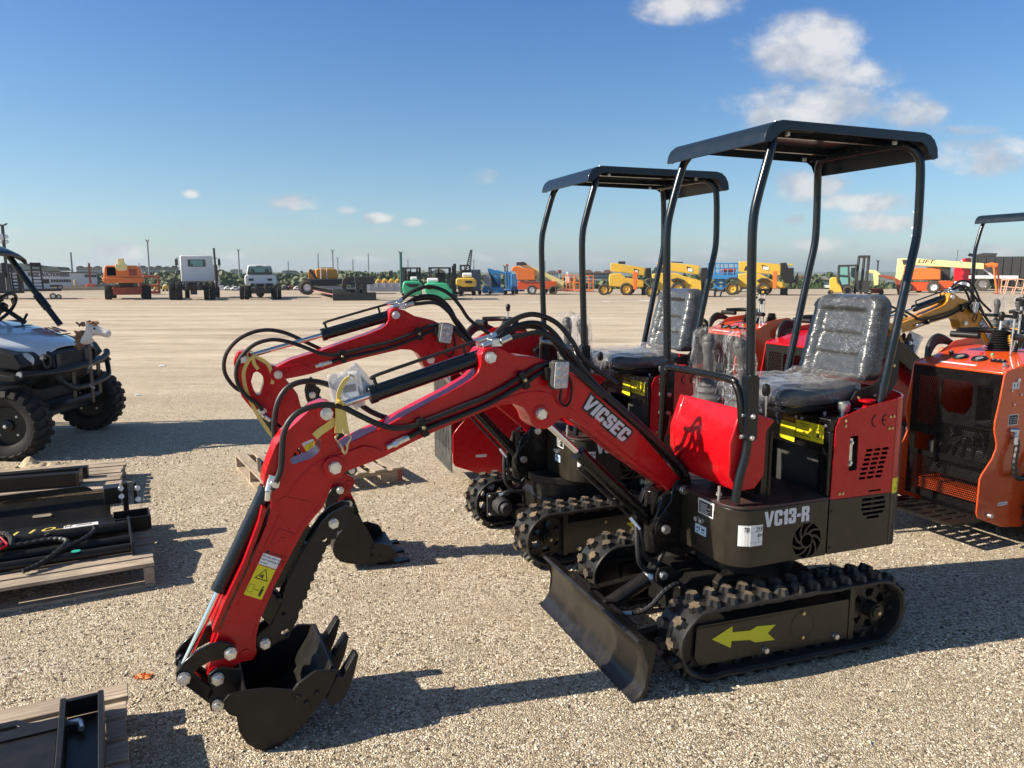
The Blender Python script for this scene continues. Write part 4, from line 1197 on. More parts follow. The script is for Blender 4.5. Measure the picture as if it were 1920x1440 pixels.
	dv = Vector((lift[0] - LBASE[0], 0, lift[1] - LBASE[1])).normalized(); nv = Vector((dv.z, 0, -dv.x))
	o_ = Vector((LBASE[0], 0, LBASE[1]))
	g.tube([o_ + dv * .47 + nv * .026, o_ + dv * .47 + nv * .046, o_ + dv * .45 + nv * .05, o_ + dv * .12 + nv * .05, o_ + dv * .09 + nv * .05 + Vector((0, .02, -.03))], .007, 8, 3)
	p0 = o_ + dv * .12 + nv * .05
	g.cyl(p0, p0 + Vector((-.03, .03, -.05)), .010, n=8, mi=1)
	g.tube([p0 + Vector((-.03, .03, -.05)), p0 + Vector((-.035, .04, -.11)), p0 + Vector((-.05, .045, -.17)), p0 + Vector((-.12, .03, -.20)), p0 + Vector((-.20, 0, -.16))], .011, 8, 6)
	g.tube([p0 + Vector((-.02, .02, -.04)), p0 + Vector((-.01, .045, -.12)), p0 + Vector((-.02, .055, -.20)), p0 + Vector((-.09, .05, -.235)), p0 + Vector((-.19, .02, -.13))], .011, 8, 6)
	g.build('hose', [M_HOSE, M_ZINC], root)
	# hoses looping over the elbow to the platform
	g = MB(B)
	for k, (dy, hgt) in enumerate(((-.03, .0), (.0, .015), (.028, -.02))):
		g.tube([(.84, dy, 1.335), (.76, dy, 1.375 + hgt), (.66, dy * 1.2, 1.385 + hgt), (.58, dy * 1.4, 1.335 + hgt), (.51, dy * 1.6, 1.25), (.40, dy * 1.6, 1.13), (.22, dy * 1.6, .985), (.05, dy * 1.6, .83), (-.04, dy * 1.6, .74), (-.09, dy, .62)], .0105, 8, 5)
	g.build('hose_bundle', M_HOSE, boom)
	g = MB(B); g.box(.83, .875, -.03, .035, 1.318, 1.348)
	for dy in (-.03, 0, .028): g.cyl((.835, dy, 1.335), (.79, dy, 1.352), .0135, n=10); g.cyl((.87, dy, 1.335), (.91, dy, 1.322), .012, n=6, smooth=False)
	g.build('hose_manifold', M_ZINC, boom, bevel=.002)
	# arm cylinder
	c1 = cylinder('arm_cylinder', ear, rpin, .031, .0125, .46 if pb < 1 else .40, tube_side=-1 if False else None)
	g = MB(SP)
	a = Vector((ear[0], 0, ear[1])); b = Vector((rpin[0], 0, rpin[1])); u = (b - a).normalized(); nv = Vector((-u.z, 0, u.x))
	if nv.z < 0: nv = -nv
	e = .43 if pb < 1 else .37
	g.tube([a + u * e + nv * .030, a + u * e + nv * .05, a + u * (e - .02) + nv * .062, a + u * .05 + nv * .064, a - u * .0 + nv * .064], .0065, 8, 4)
	g.box(0, 0, 0, 0, 0, 0) if False else None
	g.cyl(a + u * .07 + nv * .025, a + u * .07 + nv * .062, .006, n=8)
	q = a + nv * .064
	g.cyl(q + u * .02, q - u * .05, .010, n=8, mi=1); g.cyl(q - u * .05, q - u * .07, .013, n=6, mi=1, smooth=False)
	g.tube([q - u * .06, q - u * .14 + nv * .03, q - u * .24 + nv * .03, q - u * .33 - nv * .03, q - u * .38 - nv * .12, q - u * .42 - nv * .22, q - u * .54 - nv * .36], .0105, 8, 6)
	g.build('hose', [M_HOSE, M_ZINC], c1)
	# arm: two plates at the head with a window, box below
	g = MB(A)
	g.prism(ARM, -.050, .050, holes=[ARMWIN])
	for (c, r_) in ((RPIN, .034), (BK, .030), (LINK, .026), ((1.693, .886), .032), ((1.812, .288), .018)):
		for sd in (1, -1): g.cyl((c[0], sd * .04, c[1]), (c[0], sd * .056, c[1]), r_, n=24)
	# thin raised flange along the back edge
	arm = g.build('arm', paint, root, bevel=.004, seg=3)
	g = MB(A)
	for sd in (1, -1):
		g.tube([(x, sd * .0503, z) for x, z in ((1.475, .965), (1.54, .945), (1.60, .90), (1.64, .85), (1.665, .80), (1.70, .73), (1.77, .595), (1.83, .47))], .0024, 6, 5)
		g.tube([(x, sd * .0503, z) for x, z in ((1.50, .87), (1.53, .80), (1.60, .73), (1.66, .64), (1.72, .53), (1.765, .42), (1.79, .33))], .0024, 6, 5)
	g.build('weld_seam', paint, arm)
	g = MB(A)
	fl = [(1.72, .80), (1.735, .75), (1.79, .615), (1.862, .475), (1.905, .383), (1.915, .395), (1.875, .485), (1.803, .625), (1.748, .76), (1.735, .81)]
	g.prism(fl, -.056, .056)
	g.prism([(1.66, .835), (1.70, .81), (1.64, .70), (1.56, .80)], .0505, .0525)
	g.build('arm_flange', paint, arm, bevel=.002)
	g = MB(A)
	for (c, h, r_) in ((RPIN, .057, .021), (BK, .082, .020), (LINK, .082, .020), ((1.693, .886), .057, .018)):
		for sd in (1, -1): g.bolt((c[0], sd * h, c[1]), (0, sd, 0), r_, .014); g.cyl((c[0], sd * (h + .014), c[1]), (c[0], sd * (h + .026), c[1]), r_ * .55, n=10)
	g.build('bolt', M_ZINC, arm)
	# access plate on the arm
	g = MB(A)
	ctr = Vector((1.671, 0, .680)); t = math.atan2(.667 - .603, 1.70 - 1.68)
	ex = Vector((1.68 - 1.739, 0, .603 - .634)).normalized() * -1; ey = Vector((-ex.z, 0, ex.x))
	if ey.z < 0: ey = -ey
	def quad(g, c, wx, wy, y0_, y1_, mi):
		p = [c + ex * sx * wx + ey * sy * wy for sx, sy in ((-1, -1), (1, -1), (1, 1), (-1, 1))]
		g.prism([(q.x, q.z) for q in p], y0_, y1_, mi=mi)
	quad(g, ctr, .032, .032, .0502, .0535, 0)
	g.cyl((ctr.x, .0535, ctr.z), (ctr.x, .056, ctr.z), .011, n=16)
	for sx, sy in ((-1, -1), (1, -1), (1, 1), (-1, 1)):
		q = ctr + ex * sx * .023 + ey * sy * .023; g.cyl((q.x, .0535, q.z), (q.x, .0545, q.z), .0025, n=8, mi=1)
	g.build('access_plate', [paint, M_INK], arm, bevel=.001)
	if deco:
		def sticker(o_, red=True):
			"""danger heading, white notice, yellow pictogram panel; o_ is the middle of the yellow panel"""
			g = MB(A)
			y_ = .0506
			o_ = Vector(o_)
			quad(g, o_, .0325, .056, y_, y_ + .0006, 2)
			quad(g, o_ + ey * .079, .0325, .020, y_, y_ + .0006, 0)
			c = o_ + ey * .026
			for (k, mi, dy) in ((1.0, 1, .001), (.78, 2, .0014)):
				tri = [c + ex * -.024 * k - ey * .017 * k, c + ex * .024 * k - ey * .017 * k, c + ey * .024 * k]
				g.prism([(q.x, q.z) for q in tri], y_ + dy, y_ + dy + .0003, mi=mi)
			tri = c - ey * .004
			quad(g, tri, .003, .007, y_ + .0016, y_ + .0019, 1); quad(g, tri + ex * .007, .003, .004, y_ + .0016, y_ + .0019, 1)
			c = o_ - ey * .028
			for (dx, wx, wy) in ((.020, .009, .014),):
				quad(g, c + ex * dx, wx, wy, y_ + .001, y_ + .0013, 1); quad(g, c + ex * dx, wx - .0012, wy - .0012, y_ + .0014, y_ + .0017, 2)
			quad(g, c, .007, .0012, y_ + .001, y_ + .0013, 1)
			quad(g, c - ex * .019, .0045, .010, y_ + .001, y_ + .0013, 1); quad(g, c - ex * .019 - ey * .012, .0035, .007, y_ + .001, y_ + .0013, 1)
			hd = c - ex * .019 + ey * .015; g.cyl((hd.x, y_ + .001, hd.z), (hd.x, y_ + .0013, hd.z), .0035, n=12, mi=1)
			s0 = o_ + ey * .079
			# writing runs along -ex on the near face
			for i, tx in enumerate(('Do not allow people', 'near machine when', 'in use!')):
				p = s0 + ex * .029 * (1 if ex.x > 0 else -1) + ey * (.009 - .0115 * i); p.y = y_ + .001
				d_ = -ex if ex.x > 0 else ex
				add_text(g, tx, .0098, p, d_, ey, mi=1, ext=.0003)
			p = o_ + ey * .103 + ex * .006; p.y = y_ + .001
			add_text(g, 'DANGER', .014, p + (ex * .0 if ex.x > 0 else ex * 0), -ex if ex.x > 0 else ex, ey, mi=1, ext=.0003)
			c = o_ + ey * .108 + ex * .020
			trg = [c - ex * .008 - ey * .006, c + ex * .008 - ey * .006, c + ey * .008]
			g.prism([(q.x, q.z) for q in trg], y_ + .001, y_ + .0014, mi=1)
			g.build('danger_sticker', [M_LABEL, M_INK, M_YELLOWL], arm)
		sticker((1.754, 0, .540))
	# bucket cylinder along the back of the arm
	b0 = w2((1.693, .886), APIN, pa, ap); b1 = w2(RODE, APIN, pa, ap)
	g = MB(A)
	a = Vector((1.693, 0, .886)); b = Vector((RODE[0], 0, RODE[1])); u = (b - a).normalized()
	# the barrel stands off behind the arm
	a2 = a + u * .03
	g.cyl(a, a2 + u * .02, .020, n=16); g.cyl(a2, a + u * .415, .0275, n=28); g.cyl(a + u * .40, a + u * .42, .030, n=28); g.cyl(a + u * .03, a + u * .05, .030, n=28)
	nv = Vector((-u.z, 0, u.x)); nv = nv if nv.x < 0 else -nv
	g.tube([a + u * .36 + nv * .022 + Vector((0, .02, 0)), a + u * .36 + nv * .034 + Vector((0, .026, 0)), a + u * .34 + nv * .036 + Vector((0, .028, 0)), a + u * .07 + nv * .034 + Vector((0, .034, 0)), a + u * .03 + nv * .02 + Vector((0, .04, 0))], .0075, 8, 3)
	bc = g.build('bucket_cylinder', M_NAVY, root, bevel=.001)
	g = MB(A); g.cyl(a + u * .41, b, .0125, n=20); g.build('rod', M_CHROME, bc)
	g = MB(A)
	g.cyl((1.700, .055, .900), (1.712, .062, .862), .013, n=10); g.cyl((1.712, .062, .862), (1.716, .060, .83), .011, n=10); g.cyl((1.694, .052, .912), (1.702, .055, .89), .016, n=6, smooth=False)
	g.build('hose_fitting', M_ZINC, bc)
	# links
	g = MB(A)
	LP = [(1.843, .330), (1.858, .350), (1.885, .362), (1.925, .360), (1.970, .344), (2.008, .316), (2.034, .283), (2.036, .250), (2.020, .236), (2.000, .238), (1.990, .262), (1.962, .286), (1.925, .300), (1.885, .300), (1.858, .298), (1.844, .310)]
	for sd in (1, -1): g.prism(LP, sd * .066, sd * .080)
	g.cyl((RODE[0], -.082, RODE[1]), (RODE[0], .082, RODE[1]), .016, n=16)
	lk = g.build('link_arm', M_BLACK, root, bevel=.003)
	g = MB(A)
	for sd in (1, -1): g.bolt((RODE[0], sd * .083, RODE[1]), (0, sd, 0), .020, .014); g.cyl((RODE[0], sd * .095, RODE[1]), (RODE[0], sd * .106, RODE[1]), .009, n=10)
	g.build('bolt', M_ZINC, lk)
	rode = w2(RODE, APIN, pa, ap); bk2 = w2(BK2, BK, pbk, bkp)
	g = MB(SP)
	a = Vector((rode[0], 0, rode[1])); b = Vector((bk2[0], 0, bk2[1])); u = (b - a); L = u.length; u /= L; nv = Vector((-u.z, 0, u.x))
	mid = (a + b) / 2 + nv * (.018 if pb < 1 else -.018)
	pts = []
	for (c, r_, d0) in ((a, .024, PI), (b, .022, 0)):
		for k in range(9):
			t = d0 - PI / 2 + PI * k / 8
			q = c + u * (r_ * math.cos(t)) + nv * (r_ * math.sin(t)); pts.append((q.x, q.z))
	for sd in (1, -1): g.prism(pts, sd * .030, sd * .058)
	g.cyl((bk2[0], -.085, bk2[1]), (bk2[0], .085, bk2[1]), .014, n=16)
	g.build('bucket_link', M_BLACK, root, bevel=.003)
	# bucket
	g = MB(K)
	sh_in = [(1.826, .226), (1.837, .16), (1.849, .12), (1.845, .082), (1.829, .05), (1.802, .021), (1.774, .008), (1.736, .012), (1.698, .033), (1.652, .068), (1.603, .118), (1.552, .187), (1.536, .232)]
	g.prism(SHELL + sh_in[::-1], -.185, .185)
	bucket = g.build('bucket', M_BLACKD, root, bevel=.001)
	side = [(1.881, .228), (1.834, .231), (1.76, .222), (1.678, .196), (1.663, .216), (1.599, .249), (1.528, .236), (1.545, .184), (1.596, .112), (1.646, .061), (1.694, .026), (1.734, .004), (1.774, .0), (1.806, .013), (1.836, .045), (1.856, .09), (1.862, .145), (1.884, .158), (1.898, .183), (1.899, .210)]
	for sd in (1, -1):
		g = MB(K)
		g.prism(side, sd * .185, sd * .193)
		g.prism([(1.678, .193), (1.661, .218), (1.599, .249), (1.528, .235), (1.547, .184), (1.597, .115), (1.650, .148), (1.682, .172)], sd * .193, sd * .199)
		for (x, z) in ((1.662, .170), (1.600, .170), (1.635, .142)): g.bolt((x, sd * .199, z), (0, sd, 0), .010, .006, washer=False)
		g.build('bucket_side', M_BLACKD, bucket, bevel=.0015)
	g = MB(K)
	for sd in (1, -1):
		g.prism([(1.83, .245), (1.875, .262), (1.908, .268), (1.935, .252), (1.94, .225), (1.925, .19), (1.94, .155), (1.935, .12), (1.912, .108), (1.888, .118), (1.83, .12)], sd * .062, sd * .076)
	g.build('hinge_ear', M_BLACKD, bucket, bevel=.002)
	g = MB(K)
	for sd in (1, -1):
		g.bolt((BK2[0], sd * .078, BK2[1]), (0, sd, 0), .019, .014); g.cyl((BK2[0], sd * .09, BK2[1]), (BK2[0], sd * .10, BK2[1]), .009, n=10)
	g.build('bolt', M_ZINC, bucket)
	for yy in (-.17, -.13, -.02, .02, .13, .17):
		g = MB(K); g.bolt((1.548, yy, .205), (.85, 0, .5), .009, .010, washer=False); g.build('bolt', M_BLACKD, bucket)
	g = MB(K); g.prism([(1.612, .118), (1.556, .200), (1.536, .246), (1.546, .250), (1.566, .206), (1.622, .124)], -.18, .18); g.build('cutting_edge', M_BLACKD, bucket, bevel=.002)
	for yy in (-.152, 0, .152):
		g = MB(K)
		# tapered forked tooth
		a = [(1.565, .130), (1.525, .208), (1.506, .198), (1.458, .270), (1.446, .262), (1.465, .200), (1.500, .122), (1.545, .096)]
		n_ = len(a); wv = [.029, .029, .028, .021, .021, .028, .030, .030]
		vs = [(p[0], yy - wv[i], p[1]) for i, p in enumerate(a)] + [(p[0], yy + wv[i], p[1]) for i, p in enumerate(a)]
		g.add(vs, [list(range(n_))[::-1], [n_ + i for i in range(n_)]] + [(i, (i + 1) % n_, (i + 1) % n_ + n_, i + n_) for i in range(n_)])
		g.build('tooth', M_BLACKD, bucket, bevel=.0015)
	# thumb: serrated double plate folded along the arm
	g = MB(A)
	holes = [circ(1.526, .655, .011, 12), circ(1.675, .335, .014, 14), circ(1.677, .405, .008, 10)]
	g.prism(THUMB, .028, .040, holes=holes); g.prism(THUMB, -.040, -.028, holes=holes)
	g.prism([(1.50, .735), (1.545, .68), (1.61, .60), (1.655, .51), (1.645, .505), (1.60, .59), (1.535, .67), (1.49, .725)], -.028, .028)
	g.cyl((1.58, -.03, .63), (1.58, .03, .63), .012, n=12)
	th = g.build('thumb', M_BLACKD, root, bevel=.0012)
	g = MB(A)
	for (x, z) in ((1.493, .712), (1.745, .309)):
		for sd in (1, -1): g.bolt((x, sd * .04, z), (0, sd, 0), .0175, .012); g.cyl((x, sd * .052, z), (x, sd * .064, z), .010, n=10)
	g.build('bolt', M_ZINC, th)
	g = MB(A)
	g.prism([(1.60, .74), (1.57, .70), (1.68, .50), (1.72, .50), (1.655, .63)], -.03, .03); g.prism([(1.72, .50), (1.675, .43), (1.70, .37), (1.73, .37), (1.76, .42)], .02, .034)
	g.cyl((1.705, -.03, .463), (1.690, .030, .458), .018, n=16); g.cyl((1.690, .030, .458), (1.690, .045, .458), .012, n=6, smooth=False)
	g.build('thumb_mount', M_BLACK, arm, bevel=.002)
	# supply hoses from boom over the arm pivot
	if full or True:
		def along(pt, wgt):
			"""blend a point between boom motion and arm motion"""
			a_ = rot2(pt, FOOT, pb); b_ = w2(pt, APIN, pa, ap)
			return (a_[0] * (1 - wgt) + b_[0] * wgt, a_[1] * (1 - wgt) + b_[1] * wgt)
		n_ = len(HOSEARM)
		g = MB(SP); g.tube([(*[along(p, max(0, min(1, 1.25 - i / (n_ - 1) * 1.5)))[0:1][0]], .070, along(p, max(0, min(1, 1.25 - i / (n_ - 1) * 1.5)))[1]) for i, p in enumerate(HOSEARM)], .0105, 10, 6)
		g.build('arm_hose', M_HOSE, root)
		n_ = len(HOSEFAR)
		g = MB(SP); g.tube([(along(p, max(0, min(1, 1.3 - i / (n_ - 1) * 1.7)))[0], -.068, along(p, max(0, min(1, 1.3 - i / (n_ - 1) * 1.7)))[1]) for i, p in enumerate(HOSEFAR)], .0105, 10, 6)
		g.build('arm_hose', M_HOSE, root)
	# work lamp on the elbow
	lampo = bpy.data.objects.new('work_lamp', None); COL.objects.link(lampo); lampo.parent = root; lampo.empty_display_size = .05
	LB = B @ Matrix.Translation((.612, .105, 1.205)) @ Matrix.Rotation(R(-4), 4, 'Y') @ Matrix.Rotation(R(18), 4, 'Z')
	g = MB(LB)
	g.box(-.042, .042, -.022, .0, -.056, .056, ch=.008)
	for k in range(7): g.box(-.036 + k * .011, -.032 + k * .011, -.036, -.022, -.048, .048)
	g.build('lamp_body', M_DGREY, lampo, bevel=.003)
	g = MB(LB); g.box(-.038, .038, .0, .004, -.052, .052, ch=.006)
	for ix in (-1, 1):
		for iz in (-1, 0, 1): g.lathe([(.0155, .004), (.013, .0065), (.006, .009), (0, .0095)], (ix * .018, 0, iz * .032), (0, 1, 0), 14)
	g.build('lamp_glass', M_GLASSL, lampo, bevel=.001)
	g = MB(B); g.box(.59, .63, .055, .085, 1.19, 1.22); g.box(.655, .672, .056, .10, 1.185, 1.235)
	g.tube([(.60, .085, 1.15), (.60, .075, 1.10), (.575, .075, 1.075), (.55, .07, 1.10), (.545, .065, 1.16), (.56, .06, 1.2)], .005, 6, 4)
	g.build('lamp_mount', M_PLASTIC, lampo)
	return root

M_VOID = mat('opening_shade', (0.0015, 0.0015, 0.0015), 0.9, spec=0.0)  # near-black for plates that stand in for the shade inside openings
M_INKG = mat('grey_print', (0.022, 0.010, 0.009), 0.5, spec=0.2)
M_BLACKB = mat('blade_paint', (0.012, 0.011, 0.010), 0.30, dirt=0.16, dirtcol=(0.11, 0.09, 0.07), bump=0.10, bscale=200, coat=.15, spec=.4)
def floor_mat():
	m = bpy.data.materials.new('quilted_floor_mat'); m.use_nodes = True
	n = NT(m.node_tree); b = n.n['Principled BSDF']
	tc = n.new('ShaderNodeTexCoord'); sp = n.new('ShaderNodeSeparateXYZ'); n.link(tc.outputs['Object'], sp.inputs[0])
	u = n.math('ADD', sp.outputs[0], sp.outputs[1]); v = n.math('SUBTRACT', sp.outputs[0], sp.outputs[1])
	def line(t):
		f = n.math('ABSOLUTE', n.math('SUBTRACT', n.math('FRACT', n.math('MULTIPLY', t, 22.0)), 0.5))
		return n.maprange(f, 0.44, 0.48, 0, 1)
	l = n.math('MAXIMUM', line(u), line(v))
	dst = n.noise(tc.outputs['Object'], 9.0, 6, 0.6)
	base = n.mix(n.maprange(dst, .45, .7, 0, .5), (0.018, 0.013, 0.013), (0.12, 0.09, 0.07))
	c = n.mix(l, base, (0.12, 0.01, 0.015))
	n.link(c, b.inputs['Base Color']); b.inputs['Roughness'].default_value = 0.55
	return m
M_FLOORMAT = floor_mat()

GEX = 'mini excavators parked in a row on the gravel'
ex1 = make_excavator('mini_excavator', 'nearest red mini excavator with its bucket down in the left foreground', (1.069, 3.421), 22, (.377, -.042), -2, 2.5, 0, 0, 0, group=GEX)
F2x, F2y = .1218, 4.568
O2 = (.555, 4.675); yw = 20
dx, dy = F2x - O2[0], F2y - O2[1]
lx = -math.cos(R(yw)) * dx - math.sin(R(yw)) * dy; ly = math.sin(R(yw)) * dx - math.cos(R(yw)) * dy
ex2 = make_excavator('mini_excavator', 'second red mini excavator behind the nearest, arm folded back and bucket tucked under', O2, yw, (lx, ly), 4, 0, 5.7, -56.5, 50, rev=True, group=GEX)

# ================================================================ GROUND
def gravel_mat():
	m = bpy.data.materials.new('crushed_shell_gravel'); m.use_nodes = True
	n = NT(m.node_tree); b = n.n['Principled BSDF']
	geo = n.new('ShaderNodeNewGeometry'); P = geo.outputs['Position']
	def vor(scale, feat='F1', rnd=1.0):
		v = n.new('ShaderNodeTexVoronoi'); v.feature = feat; v.inputs['Scale'].default_value = scale; v.inputs['Randomness'].default_value = rnd
		n.link(P, v.inputs['Vector']); return v
	v1 = vor(95.0); v2 = vor(190.0); ve = vor(95.0, 'DISTANCE_TO_EDGE')
	sp = n.new('ShaderNodeSeparateColor'); n.link(v1.outputs['Color'], sp.inputs[0])
	sp2 = n.new('ShaderNodeSeparateColor'); n.link(v2.outputs['Color'], sp2.inputs[0])
	stone = n.ramp(sp.outputs[0], [(0.0, (0.09, 0.068, 0.05)), (0.16, (0.32, 0.25, 0.175)), (0.45, (0.62, 0.51, 0.37)), (0.8, (0.80, 0.70, 0.54)), (1.0, (0.88, 0.84, 0.74))])
	sand = n.ramp(sp2.outputs[0], [(0.0, (0.22, 0.17, 0.115)), (0.5, (0.54, 0.44, 0.305)), (1.0, (0.74, 0.635, 0.47))])
	big = n.noise(P, 1.1, 6, 0.6, 0.4); mid = n.noise(P, 6.0, 6, 0.65)
	k = n.maprange(n.math('ADD', n.math('MULTIPLY', mid, 0.6), n.math('MULTIPLY', big, 0.4)), 0.42, 0.58, 0, 1)
	c = n.mix(n.math('MULTIPLY', k, 0.62), stone, sand)
	gap = n.maprange(ve.outputs['Distance'], 0.0, 0.10, 0.45, 0.0)
	c = n.mix(gap, c, (0.075, 0.055, 0.04))  # shade between the stones, painted into the colour
	# far away the stones average out; bands of paler dust and tyre-worn strips remain
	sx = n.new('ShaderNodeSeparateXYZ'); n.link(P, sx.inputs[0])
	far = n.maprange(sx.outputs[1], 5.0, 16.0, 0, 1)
	mp = n.new('ShaderNodeMapping'); n.link(P, mp.inputs[0]); mp.inputs['Scale'].default_value = (0.10, 0.9, 1)
	band = n.noise(mp.outputs[0], 1.0, 8, 0.62, 0.4)
	mp2 = n.new('ShaderNodeMapping'); n.link(P, mp2.inputs[0]); mp2.inputs['Scale'].default_value = (0.7, 2.2, 1)
	band2 = n.noise(mp2.outputs[0], 1.6, 8, 0.68, 0.3)
	f = n.math('ADD', n.math('MULTIPLY', band, 0.6), n.math('MULTIPLY', band2, 0.4))
	farc = n.ramp(f, [(0.36, (0.27, 0.215, 0.165)), (0.45, (0.42, 0.34, 0.255)), (0.54, (0.54, 0.45, 0.345)), (0.64, (0.68, 0.59, 0.47))])
	speck = n.noise(P, 14.0, 6, 0.75)
	farc = n.mix(n.maprange(speck, 0.56, 0.68, 0, 0.45), farc, (0.17, 0.135, 0.105))
	fine = n.noise(P, 42.0, 5, 0.8)
	farc = n.mix(n.maprange(fine, 0.50, 0.66, 0, 0.55), farc, (0.20, 0.155, 0.11))
	farc = n.mix(n.maprange(n.noise(P, 30.0, 5, 0.8), 0.56, 0.70, 0, 0.6), farc, (0.80, 0.70, 0.54))
	# worn wheel lines crossing the lot, pale and slightly wandering
	mp3 = n.new('ShaderNodeMapping'); n.link(P, mp3.inputs[0]); mp3.inputs['Rotation'].default_value = (0, 0, R(-24)); mp3.inputs['Scale'].default_value = (0.05, 1.0, 1)
	wl = n.noise(mp3.outputs[0], 1.5, 4, 0.6, 0.3)
	wr = n.maprange(n.math('ABSOLUTE', n.math('SUBTRACT', wl, 0.5)), 0.0, 0.016, 0.55, 0.0)
	wr = n.math('MULTIPLY', wr, n.maprange(n.noise(P, 3.0, 4, 0.7), 0.42, 0.58))
	farc = n.mix(wr, farc, (0.76, 0.68, 0.55))
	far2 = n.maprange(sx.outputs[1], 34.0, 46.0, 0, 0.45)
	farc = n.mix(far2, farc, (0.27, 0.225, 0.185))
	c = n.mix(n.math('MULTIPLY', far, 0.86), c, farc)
	patch = n.noise(P, 2.2, 5, 0.6)
	c = n.mix(n.maprange(patch, 0.56, 0.72, 0, 0.32), c, (0.38, 0.33, 0.28))
	# warm dust stains
	st = n.noise(P, 0.8, 4, 0.6)
	c = n.mix(n.maprange(st, 0.62, 0.74, 0, 0.25), c, (0.62, 0.46, 0.28))
	n.link(c, b.inputs['Base Color']); b.inputs['Roughness'].default_value = 0.92; b.inputs['Specular IOR Level'].default_value = 0.2
	h = n.math('ADD', n.math('MULTIPLY', n.math('MINIMUM', ve.outputs['Distance'], 0.25), 2.6), n.math('MULTIPLY', sp.outputs[1], 0.75))
	h = n.math('ADD', h, n.math('MULTIPLY', sp2.outputs[1], 0.35))
	fade = n.maprange(sx.outputs[1], 2.0, 14.0, 1.0, 0.35)
	b1 = n.new('ShaderNodeBump'); b1.inputs['Distance'].default_value = 0.0062; n.link(h, b1.inputs['Height']); n.link(fade, b1.inputs['Strength'])
	b2 = n.new('ShaderNodeBump'); b2.inputs['Distance'].default_value = 0.03; b2.inputs['Strength'].default_value = 0.5; n.link(mid, b2.inputs['Height']); n.link(b1.outputs[0], b2.inputs['Normal'])
	n.link(b2.outputs[0], b.inputs['Normal'])
	return m
M_GRAVEL = gravel_mat()
M_STONE = leaf_mat('loose_stones', (0.24, 0.185, 0.125), (0.82, 0.73, 0.58))
M_FIELD = mat('far_scrub', (0.10, 0.12, 0.05), 0.95, var=0.4, vscale=.05)
LOT = 74.0
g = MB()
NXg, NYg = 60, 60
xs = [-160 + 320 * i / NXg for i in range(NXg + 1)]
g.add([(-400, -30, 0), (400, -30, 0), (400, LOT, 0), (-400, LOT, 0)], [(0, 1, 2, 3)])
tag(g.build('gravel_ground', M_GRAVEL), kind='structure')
g = MB()
rows = [(LOT - .2, -.02), (LOT + 22, -5.5), (LOT + 60, -8.5), (400, -9), (900, -6), (2500, 2)]
for (y0, z0), (y1, z1) in zip(rows[:-1], rows[1:]):
	g.add([(-2500, y0, z0), (2500, y0, z0), (2500, y1, z1), (-2500, y1, z1)], [(0, 1, 2, 3)])
tag(g.build('far_terrain', M_FIELD), kind='structure')

def loose_stones():
	rng = random.Random(11)
	g = MB()
	vs = []; fs = []
	octv = [Vector(p) for p in ((1, 0, 0), (-1, 0, 0), (0, 1, 0), (0, -1, 0), (0, 0, 1), (0, 0, -1))]
	octf = [(0, 2, 4), (2, 1, 4), (1, 3, 4), (3, 0, 4), (2, 0, 5), (1, 2, 5), (3, 1, 5), (0, 3, 5)]
	N = 52000
	for i in range(N):
		y = 1.75 + (rng.random() ** 1.6) * 5.5
		x = (rng.random() * 2 - 1) * (y * .72 + .2)
		clump = noise.noise(Vector((x * 1.3, y * 1.3, 0))) + .5 * noise.noise(Vector((x * 5, y * 5, 3)))
		if rng.random() > .55 + clump * .9: continue
		r = rng.choice((.0022, .003, .003, .0038, .0045, .0055)) * (1 + .12 * (y - 2))
		if rng.random() < .006: r *= 2.0
		b = len(vs); m = Matrix.Rotation(rng.random() * 6.28, 3, 'Z') @ Matrix.Rotation(rng.random() * 6.28, 3, 'X')
		sx, sy, sz = 1 + rng.random() * .7, .8 + rng.random() * .4, .5 + rng.random() * .4
		for v in octv:
			q = m @ Vector((v.x * sx * r, v.y * sy * r, v.z * sz * r)); vs.append((q.x + x, q.y + y, max(-.002, q.z + r * .35)))
		fs += [tuple(b + k for k in f) for f in octf]
	me = bpy.data.meshes.new('loose_gravel'); me.from_pydata(vs, [], fs); me.materials.append(M_STONE)
	o = bpy.data.objects.new('loose_gravel', me); COL.objects.link(o)
	tag(o, 'loose pale pebbles scattered over the near gravel', 'gravel', kind='stuff')
loose_stones()

# ================================================================ COMPACT STAND-ON LOADERS
def perf_mat():
	m = bpy.data.materials.new('expanded_mesh_steel'); m.use_nodes = True
	return m
def hexgrid(g, x0, x1, z0, z1, X, th, pitch=.0135, bar=.0032, skip=None):
	"""hexagon mesh made of thin bars in the plane x=X; coordinates are (y,z)"""
	a = pitch / math.sqrt(3)
	rows = int((z1 - z0) / (a * 1.5)) + 1; cols = int((x1 - x0) / pitch) + 1
	for r_ in range(rows):
		for c_ in range(cols):
			cx = x0 + (c_ + .5 * (r_ % 2)) * pitch; cz = z0 + r_ * a * 1.5
			if cx > x1 or cz > z1: continue
			if skip and skip(cx, cz): continue
			P = [(cx + a * math.sin(R(60 * k)), cz + a * math.cos(R(60 * k))) for k in range(4)]
			for k in range(3):
				p, q = P[k], P[k + 1]
				d = Vector((q[0] - p[0], q[1] - p[1])); n = Vector((-d.y, d.x)).normalized() * bar / 2
				g.add([(X, p[0] + n.x, p[1] + n.y), (X, p[0] - n.x, p[1] - n.y), (X, q[0] - n.x, q[1] - n.y), (X, q[0] + n.x, q[1] + n.y),
					   (X - th, p[0] + n.x, p[1] + n.y), (X - th, p[0] - n.x, p[1] - n.y), (X - th, q[0] - n.x, q[1] - n.y), (X - th, q[0] + n.x, q[1] + n.y)],
					  [(0, 1, 2, 3), (1, 5, 6, 2), (0, 3, 7, 4)])

